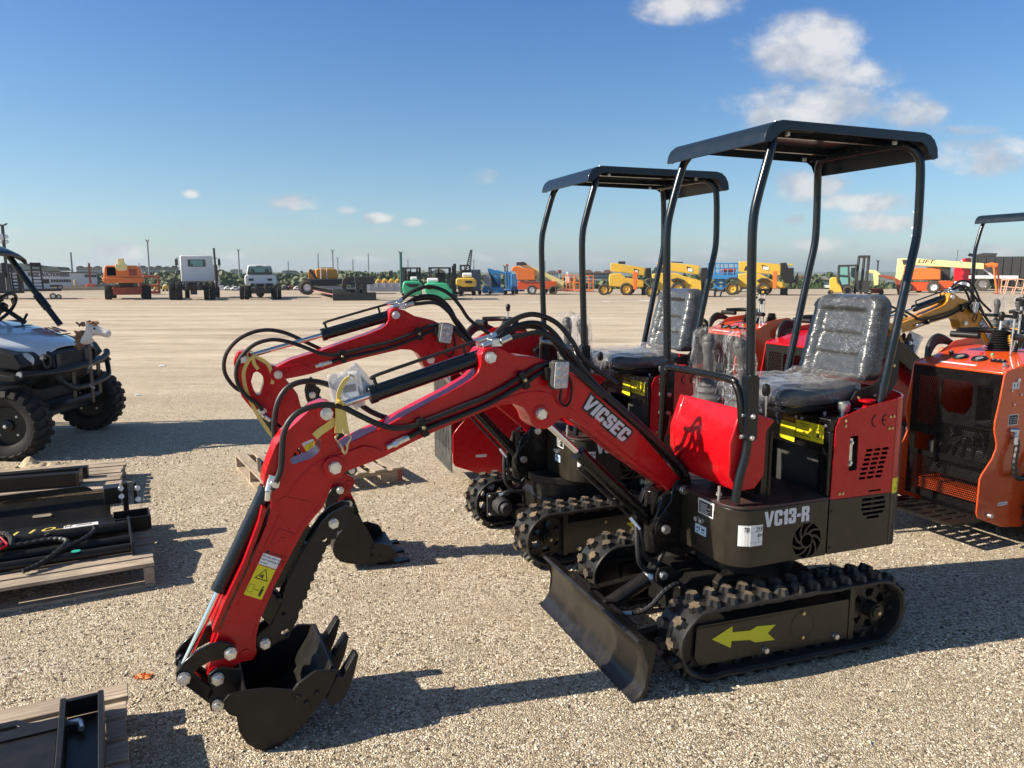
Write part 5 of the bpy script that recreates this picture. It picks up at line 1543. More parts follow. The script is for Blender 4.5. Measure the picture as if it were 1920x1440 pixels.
def make_loader(label, org, yaw, paint, fine=True, group=None, plate=False):
	root = thing('compact_loader', label, 'loader', (org[0], org[1], 0), R(yaw + 180), group)
	hw = .29
	side = [(-.20, 1.075), (-.06, 1.055), (-.02, 1.045), (-.005, 1.02), (.017, .87), (.040, .76), (.040, .71), (.010, .63), (.010, .60), (.034, .545), (.110, .46), (.126, .43), (.128, .23), (.11, .20), (-.087, .124), (-.27, .10), (-.34, .14), (-1.05, .14), (-1.15, .3), (-1.1, .78), (-.85, .86), (-.62, 1.16), (-.56, 1.18), (-.36, 1.16)]
	for sd in (1, -1):
		g = MB(); g.prism(side, sd * hw, sd * (hw + .010))
		sp = g.build('side_plate', paint, root, bevel=.003)
		if fine:
			g = MB()
			for (x, z, r_) in ((-.07, .93, .007), (-.12, .99, .012), (-.10, .85, .007), (-.15, .905, .007), (.03, .205, .010)): g.bolt((x, sd * (hw + .010), z), (0, sd, 0), r_, .008)
			g.cyl((.045, sd * (hw + .01), .215), (.045, sd * (hw + .045), .215), .013, n=14)
			g.build('bolt', M_ZINC, sp)
	g = MB(); y = hw + .0105
	g.box(-.135, -.075, y, y + .001, .940, .978, mi=0); g.box(-.122, -.116, y + .001, y + .0016, .948, .970, mi=1); g.box(-.096, -.088, y + .001, y + .0016, .952, .968, mi=1)
	g.build('hook_label', [M_LABEL, M_INK], root); g = MB()
	g.box(-.150, -.068, y, y + .001, .728, .792, mi=0); g.box(-.145, -.073, y + .001, y + .0016, .733, .787, mi=1)
	for k in range(4): g.box(-.137 - 0, -.137 + .03, y + .0016, y + .002, .742 + k * .010, .744 + k * .010, mi=0); g.box(-.098, -.080, y + .0016, y + .002, .742 + k * .010, .744 + k * .010, mi=0)
	g.build('rating_plate', [M_LABEL, M_INK], root); g = MB()
	g.box(-.125, -.045, y, y + .001, .255, .275, mi=0)
	add_text(g, 'MADE IN CHINA', .011, (-.050, y + .001, .261), (-1, 0, 0), (0, 0, 1), mi=1, width=.068, ext=.0003)
	g.build('origin_label', [M_LABEL, M_INK], root)
	# dash
	g = MB()
	g.prism([(-.008, 1.022), (-.008, 1.036), (-.34, 1.118), (-.55, 1.13), (-.60, 1.06), (-.5, 1.02)], -hw + .001, hw - .001)
	dash = g.build('dashboard', paint, root, bevel=.003)
	ez = Vector((-.33, 0, .082)).normalized(); nz = Vector((.082, 0, .33)).normalized()
	def onp(t, y): return Vector((-.008, y, 1.037)) + ez * t + nz * .001
	if fine:
		for yy in (-.105, .02):
			g = MB(); c = onp(.17, yy)
			g.lathe([(0, .006), (.034, .007), (.040, .012), (.044, .006), (.045, 0)], c, nz, 28)
			g.cyl(c + nz * .008, c + nz * .0085, .022, n=20, mi=1)
			g.build('gauge', [M_PLASTIC, M_GREY], dash)
		g = MB()
		for k in range(3):
			c = onp(.16, .115 + k * .030); g.cyl(c, c + nz * .012, .016, n=12)
			g.cyl(c + nz * .012, c + nz * .014, .006, n=8, mi=1)
		g.build('switch', [M_PLASTIC, M_GREY], dash)
		g = MB(); c = onp(.20, -.19); g.cyl(c, c + nz * .02, .014, n=12); g.cyl(c + nz * .02, c + nz * .03, .007, n=8, mi=1)
		c = onp(.10, .225); g.cyl(c, c + nz * .02, .012, n=12, mi=1); g.tube([c + nz * .02, c + nz * .01 + Vector((.02, .02, 0)), c + Vector((.05, .02, -.005))], .004, 6, 3, mi=1)
		g.build('key_switch', [M_PLASTIC, M_ZINC], dash)
		g = MB(); p = onp(.045, -.16); q = onp(.045, .08); a = onp(.068, .08); b = onp(.068, -.16)
		g.add([p, q, a, b], [(0, 1, 2, 3)]); g.build('label_strip', M_LABEL, dash)
		for yy, m_ in ((-.04, M_RED), (.03, M_GREEN)):
			g = MB(); g.sphere(onp(.27, yy), .010, 8, 6); g.build('indicator_lamp', m_, dash)
	# operator guard: frame with meshed openings
	g = MB()
	z0, z1 = .20, 1.022
	win = [[(-.07, .96), (.10, .96), (.12, .94), (.12, .82), (.08, .76), (-.04, .76), (-.08, .80), (-.08, .945)]]
	lm = [(-.245, .965), (-.11, .965), (-.11, .80), (-.09, .75), (.12, .74), (.15, .80), (.15, .93), (.245, .95), (.245, .62), (-.0, .60), (-.245, .655)]
	lm2 = [(-.05, .57), (-.03, .30), (-.25, .28), (-.25, .46), (-.07, .46)]
	lm3 = [(-.04, .57), (.245, .58), (.245, .25), (-.02, .25)]
	lw = [(-.245, .60), (-.10, .60), (-.09, .58), (-.09, .50), (-.245, .50)]
	low = [(-.245, .47), (.245, .47), (.245, .24), (-.245, .24)]
	up_open = [(-.245, .965), (-.10, .965), (-.10, .70), (-.12, .66), (-.245, .66)]
	up_r = [(.15, .95), (.245, .95), (.245, .70), (.15, .70)]
	mid_o = [(-.09, .69), (.245, .69), (.245, .50), (-.075, .50), (-.075, .62)]
	g.prism([(-hw + .003, z0), (hw - .003, z0), (hw - .003, z1), (-hw + .003, z1)], -.006, 0.0, 'x', holes=[win[0], up_open, up_r, mid_o, [(-.245, .60), (-.11, .60), (-.11, .49), (-.245, .49)], [(-.245, .46), (.245, .46), (.245, .235), (-.245, .235)]])
	if plate:
		g = MB(); hs = []
		for r_ in range(2):
			for k in range(9): hs.append([(-.22 + k * .05, .30 + r_ * .38), (-.20 + k * .05, .30 + r_ * .38), (-.20 + k * .05, .56 + r_ * .36), (-.22 + k * .05, .56 + r_ * .36)])
		g.prism([(-hw + .003, z0 - .05), (hw - .003, z0 - .05), (hw - .003, z1), (-hw + .003, z1)], -.006, 0.0, 'x', holes=hs)
	if plate: g.xf = Matrix.Identity(4); g.v = [v + Vector((.135, 0, 0)) for v in g.v]
	guard = g.build('operator_guard', M_SPECK if plate else M_BLACK, root, bevel=0)
	g = MB()
	def skip(cx, cz):
		if -.095 < cx < .14 and .70 < cz < .97: return True
		if cx < -.10 and .485 < cz < .61: return True
		return False
	if not plate:
		hexgrid(g, -.25, .25, .23, .97, -.002, .003, pitch=.0150 if fine else .022, bar=.0036 if fine else .006, skip=skip)
		g.build('guard_mesh', M_BLACK, guard)
	# machinery behind the guard
	g = MB()
	g.box(-.42, -.06, -.20, .20, .35, .55); g.cyl((-.06, -.10, .62), (-.3, -.10, .62), .07, n=20); g.cyl((-.05, .08, .66), (-.3, .08, .66), .05, n=16); g.box(-.5, -.1, -.25, .25, .12, .20)
	g.box(-1.1, -.55, -.27, .27, .3, .85)
	g.build('engine', M_DGREY, root, bevel=.01)
	g = MB()
	for k in range(6): g.tube([(-.05 - .01 * k, -.18 + .07 * k, .38), (-.04, -.12 + .06 * k, .50 + .03 * k), (-.08, .0 + .02 * k, .60), (-.2, .1, .62)], .010, 6, 3)
	g.build('hose', M_HOSE, root)
	g = MB(); g.box(-.3, -.035, -.22, .22, .24, .31); g.build('belly_pan', paint, root)
	# slatted foot platform
	g = MB()
	yy = -.27
	holes = []
	for r_ in range(2):
		for k in range(7):
			a = -.235 + k * .0665
			holes.append([(.02 + r_ * .125, a), (.125 + r_ * .125, a), (.125 + r_ * .125, a + .020), (.02 + r_ * .125, a + .020)])
	g.prism([(-.01, -.28), (.27, -.28), (.27, .26), (-.01, .26)], .155, .170, 'z', holes=holes)
	g.prism([(.27, .17), (.27, .10), (.262, .10), (.262, .155), (.0, .155)][::-1], -.28, -.272)
	if not plate: g.build('foot_platform', M_BLACKD, root, bevel=0)
	# levers, bellows and hand bar
	g = MB()
	for k in range(9):
		z = 1.125 + k * .014; r_ = .074 - k * .0045
		g.lathe([(r_ * .78, 0), (r_, .004), (r_, .008), (r_ * .78, .012)], (-.39, -.02, z), (0, 0, 1), 20)
	g.cyl((-.39, -.02, 1.24), (-.395, -.02, 1.31), .008, n=8, mi=1)
	g.lathe([(0, 0), (.013, .004), (.018, .03), (.018, .045), (.010, .058), (0, .06)], (-.395, -.02, 1.30), (0, 0, 1), 14)
	g.build('control_stick', [M_PLASTIC, M_ZINC], root)
	if fine:
		g = MB()
		for k in range(7):
			z = 1.125 + k * .014; r_ = .060 - k * .004
			g.lathe([(r_ * .78, 0), (r_, .004), (r_, .008), (r_ * .78, .012)], (-.42, .24, z), (0, 0, 1), 18)
		g.build('control_stick', [M_PLASTIC, M_ZINC], root)
		for (x, y_, h) in ((-.30, .12, 1.36), (-.38, .10, 1.43), (-.40, .15, 1.43), (-.31, .21, 1.34)):
			g = MB(); g.cyl((x, y_, 1.11), (x - .01, y_, h), .006, n=8, mi=1)
			g.tube([(x - .01, y_ - .034, h + .004), (x - .01, y_, h + .010), (x - .01, y_ + .034, h + .004)], .011, 8, 3); g.cyl((x - .01, y_, h - .035), (x - .01, y_, h + .005), .012, .014, n=10)
			g.build('control_lever', [M_PLASTIC, M_ZINC], root)
	g = MB()
	g.tube([(-.20, -.20, 1.215), (-.22, -.03, 1.215)], .020, 12); 
	g.tube([(-.24, -.19, 1.235), (-.38, -.12, 1.24), (-.44, .02, 1.235), (-.43, .06, 1.22), (-.40, .085, 1.20), (-.37, .09, 1.12)], .019, 12, 5)
	g.tube([(-.34, .10, 1.215), (-.30, .24, 1.215), (-.27, .30, 1.215)], .020, 12)
	g.build('hand_bar', M_PLASTIC, root)
	# hoses arching over the far side and lift arms
	g = MB()
	for k in range(3): g.tube([(-.10 - .03 * k, -.27, .95), (-.14, -.31, 1.06 + .02 * k), (-.24, -.33, 1.15 + .02 * k), (-.40, -.33, 1.13), (-.60, -.31, 1.02), (-.85, -.33, .85)], .018, 8, 6)
	g.build('hose', M_HOSE, root)
	g = MB()
	for sd in (1, -1):
		g.prism([(-.45, 1.04), (-.55, 1.12), (-.75, 1.05), (-1.35, .62), (-1.60, .30), (-1.55, .22), (-1.45, .25), (-1.2, .58), (-.7, .92), (-.5, .95)], sd * .35, sd * .42)
	g.build('lift_arm', M_BLACK, root, bevel=.006)
	g = MB(); g.box(-1.60, -1.50, -.45, .45, .12, .42); g.prism([(-1.5, .12), (-1.95, .08), (-1.97, .10), (-1.62, .55), (-1.58, .55), (-1.5, .2)], -.46, .46)
	g.build('front_bucket', M_BLACKD, root, bevel=.004)
	for sd in (1, -1):
		g = MB(); r_ = .19; w0, w1 = sd * (hw + .02), sd * (hw + .19)
		pts = circ(-1.15, r_ + .01, r_, 10, 90, 270)[::1] + circ(-.46, r_ + .01, r_, 10, 270, 450)
		g.prism(pts, w0, w1)
		n_ = 40; P = [Vector((p[0], 0, p[1])) for p in pts]; P.append(P[0])
		tot = sum((P[i + 1] - P[i]).length for i in range(len(P) - 1)); step = tot / n_
		acc = 0; nxt = 0; c0 = Vector((-.7, 0, .2))
		for i in range(len(P) - 1):
			L = (P[i + 1] - P[i]).length; d = (P[i + 1] - P[i]).normalized(); nn = Vector((-d.z, 0, d.x)); 
			if nn.dot(P[i] - c0) < 0: nn = -nn
			while nxt < acc + L:
				p = P[i] + d * (nxt - acc)
				q = [p - d * .014, p + d * .014, p + d * .009 + nn * .024, p - d * .009 + nn * .024]
				g.add([(v.x, w, v.z) for w in (w0, w1) for v in q], [(0, 1, 2, 3), (7, 6, 5, 4), (3, 2, 6, 7), (0, 4, 5, 1), (1, 5, 6, 2), (3, 7, 4, 0)])
				nxt += step
			acc += L
		g.build('rubber_track', M_TYREG, root)
	if fine:
		g = MB()
		def sp(path, r_, n_=12):
			P = spline([Vector(p) for p in path], n_)
			return P, [r_ if (i % 4) < 2 else r_ * .84 for i in range(len(P))]
		P, rad = sp([(-.105, .318, .665), (-.120, .33, .62), (-.095, .34, .52), (-.11, .345, .44), (-.17, .345, .42), (-.25, .34, .47), (-.30, .33, .56)], .016)
		g.tube(P, .016, 8, rad=rad)
		g.cyl((-.085, .30, .70), (-.13, .32, .70), .014, n=12, mi=1); g.cyl((-.125, .318, .70), (-.108, .322, .655), .012, n=10, mi=1); g.cyl((-.110, .32, .665), (-.112, .324, .62), .017, n=12, mi=1)
		g.build('spiral_hose', [M_HOSE, M_ZINC], root)
	return root
M_SPECK = mat('speckled_black_plate', (.035, .035, .033), .55, var=.5, vscale=180, dirt=.3, dirtcol=(.25, .24, .21))
GLO = 'compact stand-on loaders with mesh guards'
make_loader('bright orange compact loader with black mesh guard cut by the right edge', (2.66, 4.60), 23, M_OREDO, True, GLO)
make_loader('dark red compact loader hidden behind the nearest red excavator', (2.18, 6.02), 23, M_REDD if 'M_REDD' in globals() else M_RED, False, GLO)
make_loader('orange compact loader with round gauges seen beyond the nearest excavator seat', (1.93, 7.25), 23, M_OREDO, True, GLO)
make_loader('red compact loader half hidden behind the second red excavator', (-.40, 5.80), 18, M_RED, False, GLO, plate=True)

# third excavator, amber, at the right edge
F3 = (4.89, 7.65); O3 = (F3[0] + .12, F3[1] + .107)
dx, dy = F3[0] - O3[0], F3[1] - O3[1]; yw = 20
lx = -math.cos(R(yw)) * dx - math.sin(R(yw)) * dy; ly = math.sin(R(yw)) * dx - math.cos(R(yw)) * dy
make_excavator('mini_excavator', 'amber yellow mini excavator at the right edge behind the orange loader', O3, yw, (lx, ly), 0, 0, 5.7, -56.5, 50, rev=True, paint=M_YELO, group=GEX)

# traffic cone
g = MB()
g.box(-.18, .18, -.18, .18, 0, .025)
g.lathe([(.15, .025), (.135, .05), (.075, .45), (.045, .68), (.035, .70), (.0, .70)], (0, 0, 0), (0, 0, 1), 20)
o = g.build('traffic_cone', mat('cone_orange', (.72, .13, .04), .6)); o.location = (5.20, 9.3, 0)
tag(o, 'orange traffic cone standing on the gravel behind the orange loader', 'traffic cone')

# ================================================================ STRAPS AND DOCUMENT SLEEVES ON THE ARMS
def ribbon(path, w, wdir, th=.0016, k=5):
	P = spline([Vector(p) for p in path], k); vs = []; fs = []
	wd = Vector(wdir).normalized()
	for i, p in enumerate(P):
		t = (P[min(i + 1, len(P) - 1)] - P[max(i - 1, 0)]).normalized()
		s_ = (wd - t * wd.dot(t)).normalized() * w / 2; n_ = t.cross(s_).normalized() * th
		vs += [p - s_ - n_, p + s_ - n_, p + s_ + n_, p - s_ + n_]
	for i in range(len(P) - 1):
		for j in range(4):
			fs.append((i * 4 + j, i * 4 + (j + 1) % 4, (i + 1) * 4 + (j + 1) % 4, (i + 1) * 4 + j))
	fs += [(3, 2, 1, 0), tuple(len(vs) - 4 + j for j in range(4))]
	return vs, fs
def frame_of(foot, yaw):
	return Matrix.Translation((foot[0], foot[1], 0)) @ Matrix.Rotation(R(yaw + 180), 4, 'Z')
def strap_set(label, foot, yaw, runs, hooks, group):
	fr = frame_of(foot, yaw)
	root = thing('tie_down_strap', label, 'strap', (0, 0, 0), 0, group)
	for p, w, wd in runs:
		g = MB(fr); v, f = ribbon(p, w, wd); g.add(v, f, 0, True); g.build('webbing', M_STRAP, root)
	for h in hooks:
		g = MB(fr); g.tube(h, .0035, 8, 5); g.build('hook', M_BRASS, root)
	return root
GST = 'yellow tie-down straps knotted to the excavator arms'
f1 = (.7035, 3.319); f2 = (F2x, F2y)
strap_set('short yellow ratchet strap with wire hooks knotted round the nearest excavator arm', f1, 24.5,
		  [([(1.432, .075, 1.236), (1.445, .07, 1.222), (1.462, .07, 1.19), (1.468, .072, 1.155)], .016, (1, 0, .2)),
		   ([(1.470, .074, 1.165), (1.455, .080, 1.145), (1.462, .085, 1.160), (1.478, .078, 1.150)], .016, (0, 1, .4)),
		   ([(1.466, .074, 1.15), (1.468, .076, 1.09), (1.472, .078, 1.045)], .026, (1, 0, 0)),
		   ([(1.455, .074, 1.15), (1.450, .074, 1.09), (1.442, .074, 1.040)], .020, (1, 0, .1)),
		   ([(1.476, .060, 1.09), (1.50, .056, 1.070), (1.530, .056, 1.052), (1.55, .056, 1.035)], .026, (.3, 0, 1))],
		  [[(1.432, .075, 1.238), (1.425, .076, 1.246), (1.414, .078, 1.240), (1.410, .08, 1.228)],
		   [(1.474, .080, 1.040), (1.484, .082, 1.028), (1.470, .084, 1.008), (1.460, .084, .985), (1.452, .084, .978), (1.444, .084, .988), (1.448, .084, 1.004)],
		   [(1.440, .080, 1.040), (1.430, .082, 1.026), (1.442, .084, 1.004), (1.446, .084, .982), (1.454, .084, .972), (1.462, .084, .984), (1.460, .084, .996)]], GST)
def P2(x, y_, d_=0.0): pass
strap_set('long yellow strap hanging down the second excavator arm behind the boom', f2, 20,
		  [([(1.555, .07, 1.175), (1.575, .07, 1.165), (1.60, .068, 1.145), (1.625, .062, 1.08), (1.615, .060, .99), (1.575, .060, .88), (1.51, .060, .76), (1.45, .06, .68)], .018, (1, 0, .3)),
		   ([(1.565, .066, 1.165), (1.54, .062, 1.155), (1.50, .060, 1.12), (1.482, .058, 1.05), (1.487, .058, 1.02)], .018, (1, 0, .2)),
		   ([(1.575, .060, 1.165), (1.57, .058, 1.13), (1.552, .058, 1.10)], .018, (1, 0, .2))],
		  [[(1.57, .07, 1.17), (1.58, .072, 1.195), (1.60, .072, 1.19), (1.60, .07, 1.16)]], GST)

def sleeve_mat():
	m = bpy.data.materials.new('clear_sleeve'); m.use_nodes = True
	n = NT(m.node_tree); b = n.n['Principled BSDF']; out = n.n['Material Output']
	b.inputs['Base Color'].default_value = (.82, .83, .84, 1); b.inputs['Roughness'].default_value = .12
	tr = n.new('ShaderNodeBsdfTransparent'); mx = n.new('ShaderNodeMixShader'); mx.inputs[0].default_value = .42
	n.link(tr.outputs[0], mx.inputs[1]); n.link(b.outputs[0], mx.inputs[2]); n.link(mx.outputs[0], out.inputs[0])
	return m
M_SLEEVE = sleeve_mat()
def sleeve(label, fr, c, rots, w, h, parent_name='document_sleeve'):
	root = thing(parent_name, label, 'document sleeve', (0, 0, 0), 0, 'clear document sleeves hung from the arms')
	for k, (ry, rz) in enumerate(rots):
		m = fr @ Matrix.Translation(c) @ Matrix.Rotation(R(ry), 4, 'Y') @ Matrix.Rotation(R(rz), 4, 'Z')
		g = MB(m); n_ = 8; vs = []
		for i in range(n_ + 1):
			for j in range(n_ + 1):
				x = (i / n_ - .5) * w; z = -j / n_ * h
				vs.append((x, .012 * math.sin(i * .7 + j * .4 + k) + k * .006, z))
		g.add(vs, [(i * (n_ + 1) + j, (i + 1) * (n_ + 1) + j, (i + 1) * (n_ + 1) + j + 1, i * (n_ + 1) + j + 1) for i in range(n_) for j in range(n_)], 0, True)
		o = g.build('sleeve', M_SLEEVE, root); md = o.modifiers.new('s', 'SOLIDIFY'); md.thickness = .001
		g = MB(m); g.box(-w * .36, w * .30, .004 + k * .006, .006 + k * .006, -h * .86, -h * .2); g.box(-w * .3, w * .1, .0065 + k * .006, .007 + k * .006, -h * .55, -h * .35, mi=1)
		g.build('paper', [M_LABEL, M_GREY], root)
	return root
sleeve('clear sleeve of papers hanging between the two red booms', frame_of(f1, 24.5), (1.425, -.03, 1.245), ((38, 10), (8, -12)), .115, .135)
sleeve('clear sleeve of papers hanging below the amber boom', frame_of(F3, 20), (1.17, 0, 1.03), ((-14, 10), (-32, -12)), .16, .30)

# ================================================================ PALLETS WITH ATTACHMENTS
def make_pallet(label, x, y, yaw, L=1.15, Wd=1.05, H=.125, nb=7, red=False, group='weathered wooden pallets'):
	"""near right corner at (x,y); L runs to the left, Wd away from the camera"""
	root = thing('wooden_pallet', label, 'pallet', (x, y, 0), R(yaw), group)
	rng = random.Random(int(x * 100) + 5)
	for k in range(3):
		y0 = k * (Wd - .04) / 2
		g = MB()
		g.box(-L, 0, y0, y0 + .04, .018, H - .018)
		# notches are cut by building the stringer of three blocks and a rail
		g = MB(); g.box(-L, 0, y0, y0 + .04, H - .045, H - .018)
		for (a, b) in ((-.16, 0), (-L * .5 - .10, -L * .5 + .10), (-L, -L + .16)): g.box(a, b, y0, y0 + .04, .018, H - .0451)
		g.build('stringer', M_WOOD, root, bevel=.002)
		if red and k == 0:
			g = MB(); g.box(-.03, .002, y0 - .002, y0 + .042, .017, H - .017); g.build('painted_end', M_PAINTRED, root)
	bw = .088
	for k in range(nb + 2):
		x0 = -L + (L - bw) * k / (nb + 1)
		g = MB(); dz = rng.uniform(-.003, .003)
		g.box(x0, x0 + bw + rng.uniform(-.01, .01), -.012 + rng.uniform(-.01, .01), Wd + .012 + rng.uniform(-.012, .012), H - .017 + dz * .3, H + dz, rot=rotmat('Z', rng.uniform(-.5, .5)))
		# grain runs along the board, so the board is laid along local x and turned
		g.build('deck_board', M_WOODY, root, bevel=.0025)
	for k in (0, 1, 2):
		x0 = -L + (L - bw) * k / 2
		g = MB(); g.box(x0, x0 + bw, 0, Wd, .0, .0175); g.build('bottom_board', M_WOODY, root, bevel=.002)
	return root
M_PAINTRED = mat('faded_red_board', (.38, .07, .05), .8, var=.3, dirt=.35, dirtcol=(.35, .28, .2))
def woody():
	m = M_WOOD.copy(); m.name = 'weathered_wood_cross'
	for nd in m.node_tree.nodes:
		if nd.type == 'MAPPING': nd.inputs['Scale'].default_value = (42, 3, 42)
	return m
M_WOODY = woody()

def make_pallet2(label, x, y, yaw, L, Wd, **k):
	"""deck boards run along L (the local x), stringers across"""
	H = .125; root = thing('wooden_pallet', label, 'pallet', (x, y, 0), R(yaw), 'weathered wooden pallets')
	rng = random.Random(int(abs(x) * 100) + 9); nb = k.get('nb', 9); bw = Wd / nb * .84
	for i in range(nb):
		y0 = (Wd - bw) * i / (nb - 1); g = MB()
		g.box(-L - rng.uniform(0, .02), rng.uniform(-.01, .02), y0, y0 + bw, H - .018, H + rng.uniform(-.002, .002), rot=rotmat('Z', rng.uniform(-.4, .4)))
		g.build('deck_board', M_WOOD, root, bevel=.0025)
	for x0 in (-.05, -L * .5, -L + .0):
		g = MB(); g.box(x0, x0 + .045, .0, Wd, H - .05, H - .0185)
		for (a, b) in ((0, .14), (Wd * .5 - .1, Wd * .5 + .1), (Wd - .14, Wd)): g.box(x0, x0 + .045, a, b, .018, H - .0501)
		g.build('stringer', M_WOODY, root, bevel=.002)
	for y0 in (0, Wd * .46, Wd - .1):
		g = MB(); g.box(-L, 0, y0, y0 + .1, 0, .0175); g.build('bottom_board', M_WOOD, root, bevel=.002)
	return root
PB = (-1.83, 3.79); YB = 29
make_pallet2('weathered pallet in the middle left carrying the black attachment with hoses', PB[0], PB[1], YB, 1.55, 1.09, nb=10)
PA = (-2.735, 5.20); YA = 23
make_pallet2('grey weathered pallet beside the utility vehicle wheel holding two black beams', PA[0], PA[1], YA, 1.5, .88, nb=8)
PC = (-1.10, 2.08); YC = 28
make_pallet2('weathered pallet in the bottom left corner under the black slotted plate', PC[0] - .02, PC[1] - .01, YC, 1.2, .62, nb=5)
root = make_pallet('pallet with red painted ends under the second excavator boom', -.845, 5.77, 30, 1.02, 1.10, red=True, nb=6)

def spiral_tube(g, path, r, k=14):
	P = spline([Vector(p) for p in path], k)
	g.tube(P, r, 8, rad=[r if (i % 4) < 2 else r * .82 for i in range(len(P))])
# attachment on the middle pallet (local frame: x to the left is negative, y away)
H = .127
att = thing('loader_attachment', 'long black steel attachment with coiled hoses and red coupler lying on the middle pallet', 'attachment', (PB[0], PB[1], 0), R(YB))
g = MB()
slots = []
g.prism([(-1.55, .30), (-1.55, .335), (-.30, .335), (-.27, .32), (-.25, .30)], .955, .965)
g.prism([(-1.5, .74), (-1.5, .955), (-.16, .955), (-.16, .55), (-1.5, .52)], H + .005, H + .015, 'z')
g.add([(-1.55, .97, .27), (-.17, .97, .27), (-.17, .80, H + .02), (-1.55, .80, H + .02), (-1.55, .975, .275), (-.17, .975, .275), (-.17, .81, H + .015), (-1.55, .81, H + .015)], [(0, 3, 2, 1), (4, 5, 6, 7), (0, 1, 5, 4), (1, 2, 6, 5)])
g.build('back_plate', M_BLACKD, att, bevel=.002)
g = MB(); g.prism([(-1.55, .52), (-.15, .55), (-.15, .76), (-1.55, .76)], H + .045, H + .055, 'z'); g.prism([(-1.55, H + .055), (-.15, H + .055), (-.15, H + .02), (-1.55, H + .02)], .515, .525)
g.build('main_plate', M_BLACKD, att, bevel=.002)
g = MB(); g.cyl((-1.55, .50, H + .06), (-.10, .50, H + .06), .035, n=24); g.build('tube', M_BLACKD, att)
g = MB(); g.cyl((-1.55, .35, H + .03), (-.09, .35, H + .03), .026, n=20); g.cyl((-1.55, .22, H + .028), (-.09, .22, H + .028), .024, n=20); g.box(-1.5, -.12, .24, .46, H + .004, H + .012)
g.build('lower_bar', M_BLACKD, att, bevel=.001)
g = MB()
for x in (-1.15, -.82, -.48): g.bolt((x, .47, H + .085), (0, -.5, 1), .014, .012)
g.build('bolt', M_DGREY, att)
g = MB(); g.prism([(.16, H), (.56, H), (.56, H + .10), (.50, H + .12), (.30, H + .085), (.18, H + .07)], -.095, -.085, 'x'); g.build('end_plate', M_BLACKD, att, bevel=.002)
g = MB(); g.box(-.16, .02, .56, .57, H + .01, H + .09); g.box(-.16, .02, .72, .73, H + .01, H + .09); g.box(-.16, .02, .57, .72, H + .01, H + .018); g.box(.02, .028, .555, .735, H + .008, H + .092)
g.build('channel_end', M_BLACKD, att, bevel=.002)
g = MB(); g.box(-.20, -.11, .86, .96, H + .10, H + .20); g.box(-.10, -.07, .86, .93, H + .0, H + .22); g.box(-.04, -.02, .88, .96, H + .08, H + .21)
g.build('pivot_block', M_BLACKD, att, bevel=.004)
g = MB()
for (x, z) in ((-.11, H + .19), (-.11, H + .14), (-.02, H + .18), (-.02, H + .11)): g.bolt((x, .87, z), (.2, -1, .2), .016, .016)
g.build('bolt', M_ZINC, att)
g = MB(); g.prism(circ(-.30, .885, .0, 3), 0, 0) if False else None
for cx in (-.52, -1.22):
	pts = [(cx - .04, .870), (cx + .04, .870), (cx + .05, .878), (cx + .04, .886), (cx - .04, .886), (cx - .05, .878)]
	g.add([(p[0], .80 + (p[1] - .80), H + .02 + (p[1] - .80) * .80) for p in pts], [list(range(6))[::-1]])
g.build('slot', M_WOOD, att)
g = MB(Matrix.Translation((.03, .02, 0))); g.box(-.44, -.27, .60, .67, H + .0562, H + .0570, mi=0)
for (a, b, c_, d_) in ((-.435, -.395, .625, .665), ): 
	for k in range(5): g.box(a + k * .008, a + k * .008 + .004, c_ + .01 * (k % 3), d_, H + .0575, H + .058, mi=1)
for k in range(3): g.box(-.38, -.30, .655 - k * .008, .657 - k * .008, H + .0575, H + .058, mi=1)
g.build('lot_label', [M_LABEL, M_INK], att)
SH = Matrix.Translation((.24, 0, 0))
g = MB(SH)
# chalk lot number, written upside down to the camera
add_text(g, 'T01120', .085, (-.60, .70, H + .0565), (-1, 0, 0), (0, -1, 0), shear=.2, width=.47, ext=.0004)
g.build('chalk_number', mat('yellow_chalk', (.62, .50, .10), .8), att)
g = MB(); g.prism(circ(-.35, .22, .022, 20), H + .0525, H + .0535, 'z'); g.build('green_sticker', mat('green_sticker', (.02, .36, .26), .5), att)
g = MB(SH)
spiral_tube(g, [(-.50, .46, H + .10), (-.50, .43, H + .085), (-.55, .34, H + .075), (-.66, .24, H + .062), (-.74, .18, H + .03), (-.78, .17, H + .02)], .0135)
g.build('hose', M_HOSE, att)
g = MB(SH); spiral_tube(g, [(-.82, .13, H + .02), (-.75, .17, H + .03), (-.66, .25, H + .065), (-.63, .33, H + .08), (-.70, .38, H + .085), (-.82, .38, H + .08), (-.93, .36, H + .08)], .0145); g.build('hose', M_HOSE, att)
g = MB(SH); spiral_tube(g, [(-1.45, .56, H + .10), (-1.25, .60, H + .08), (-1.05, .58, H + .085), (-.92, .50, H + .115), (-.88, .44, H + .10), (-.88, .36, H + .08)], .0165); g.build('hose', M_HOSE, att)
g = MB(SH); spiral_tube(g, [(-.92, .36, H + .085), (-.97, .28, H + .06), (-1.10, .19, H + .04), (-1.30, .10, H + .015), (-1.5, .02, H + .01)], .0155); g.build('hose', M_HOSE, att)
g = MB(SH); a = Vector((-1.02, .535, H + .125)); b = Vector((-.925, .37, H + .095)); d = (b - a)
g.cyl(a, a + d * .22, .026, n=18, mi=0); g.cyl(a + d * .22, a + d * .5, .022, n=16, mi=1); g.cyl(a + d * .5, a + d * .56, .026, n=16, mi=1); g.cyl(a + d * .56, a + d * .78, .022, n=6, mi=1, smooth=False); g.cyl(a + d * .78, b, .018, n=16, mi=1)
g.tube([a + Vector((.03, .01, .01)), a + d * .3 + Vector((.04, .012, .005)), a + d * .8 + Vector((.035, .008, 0)), b + Vector((.03, -.02, 0)), b + Vector((.0, -.04, -.01))], .006, 6, 4)
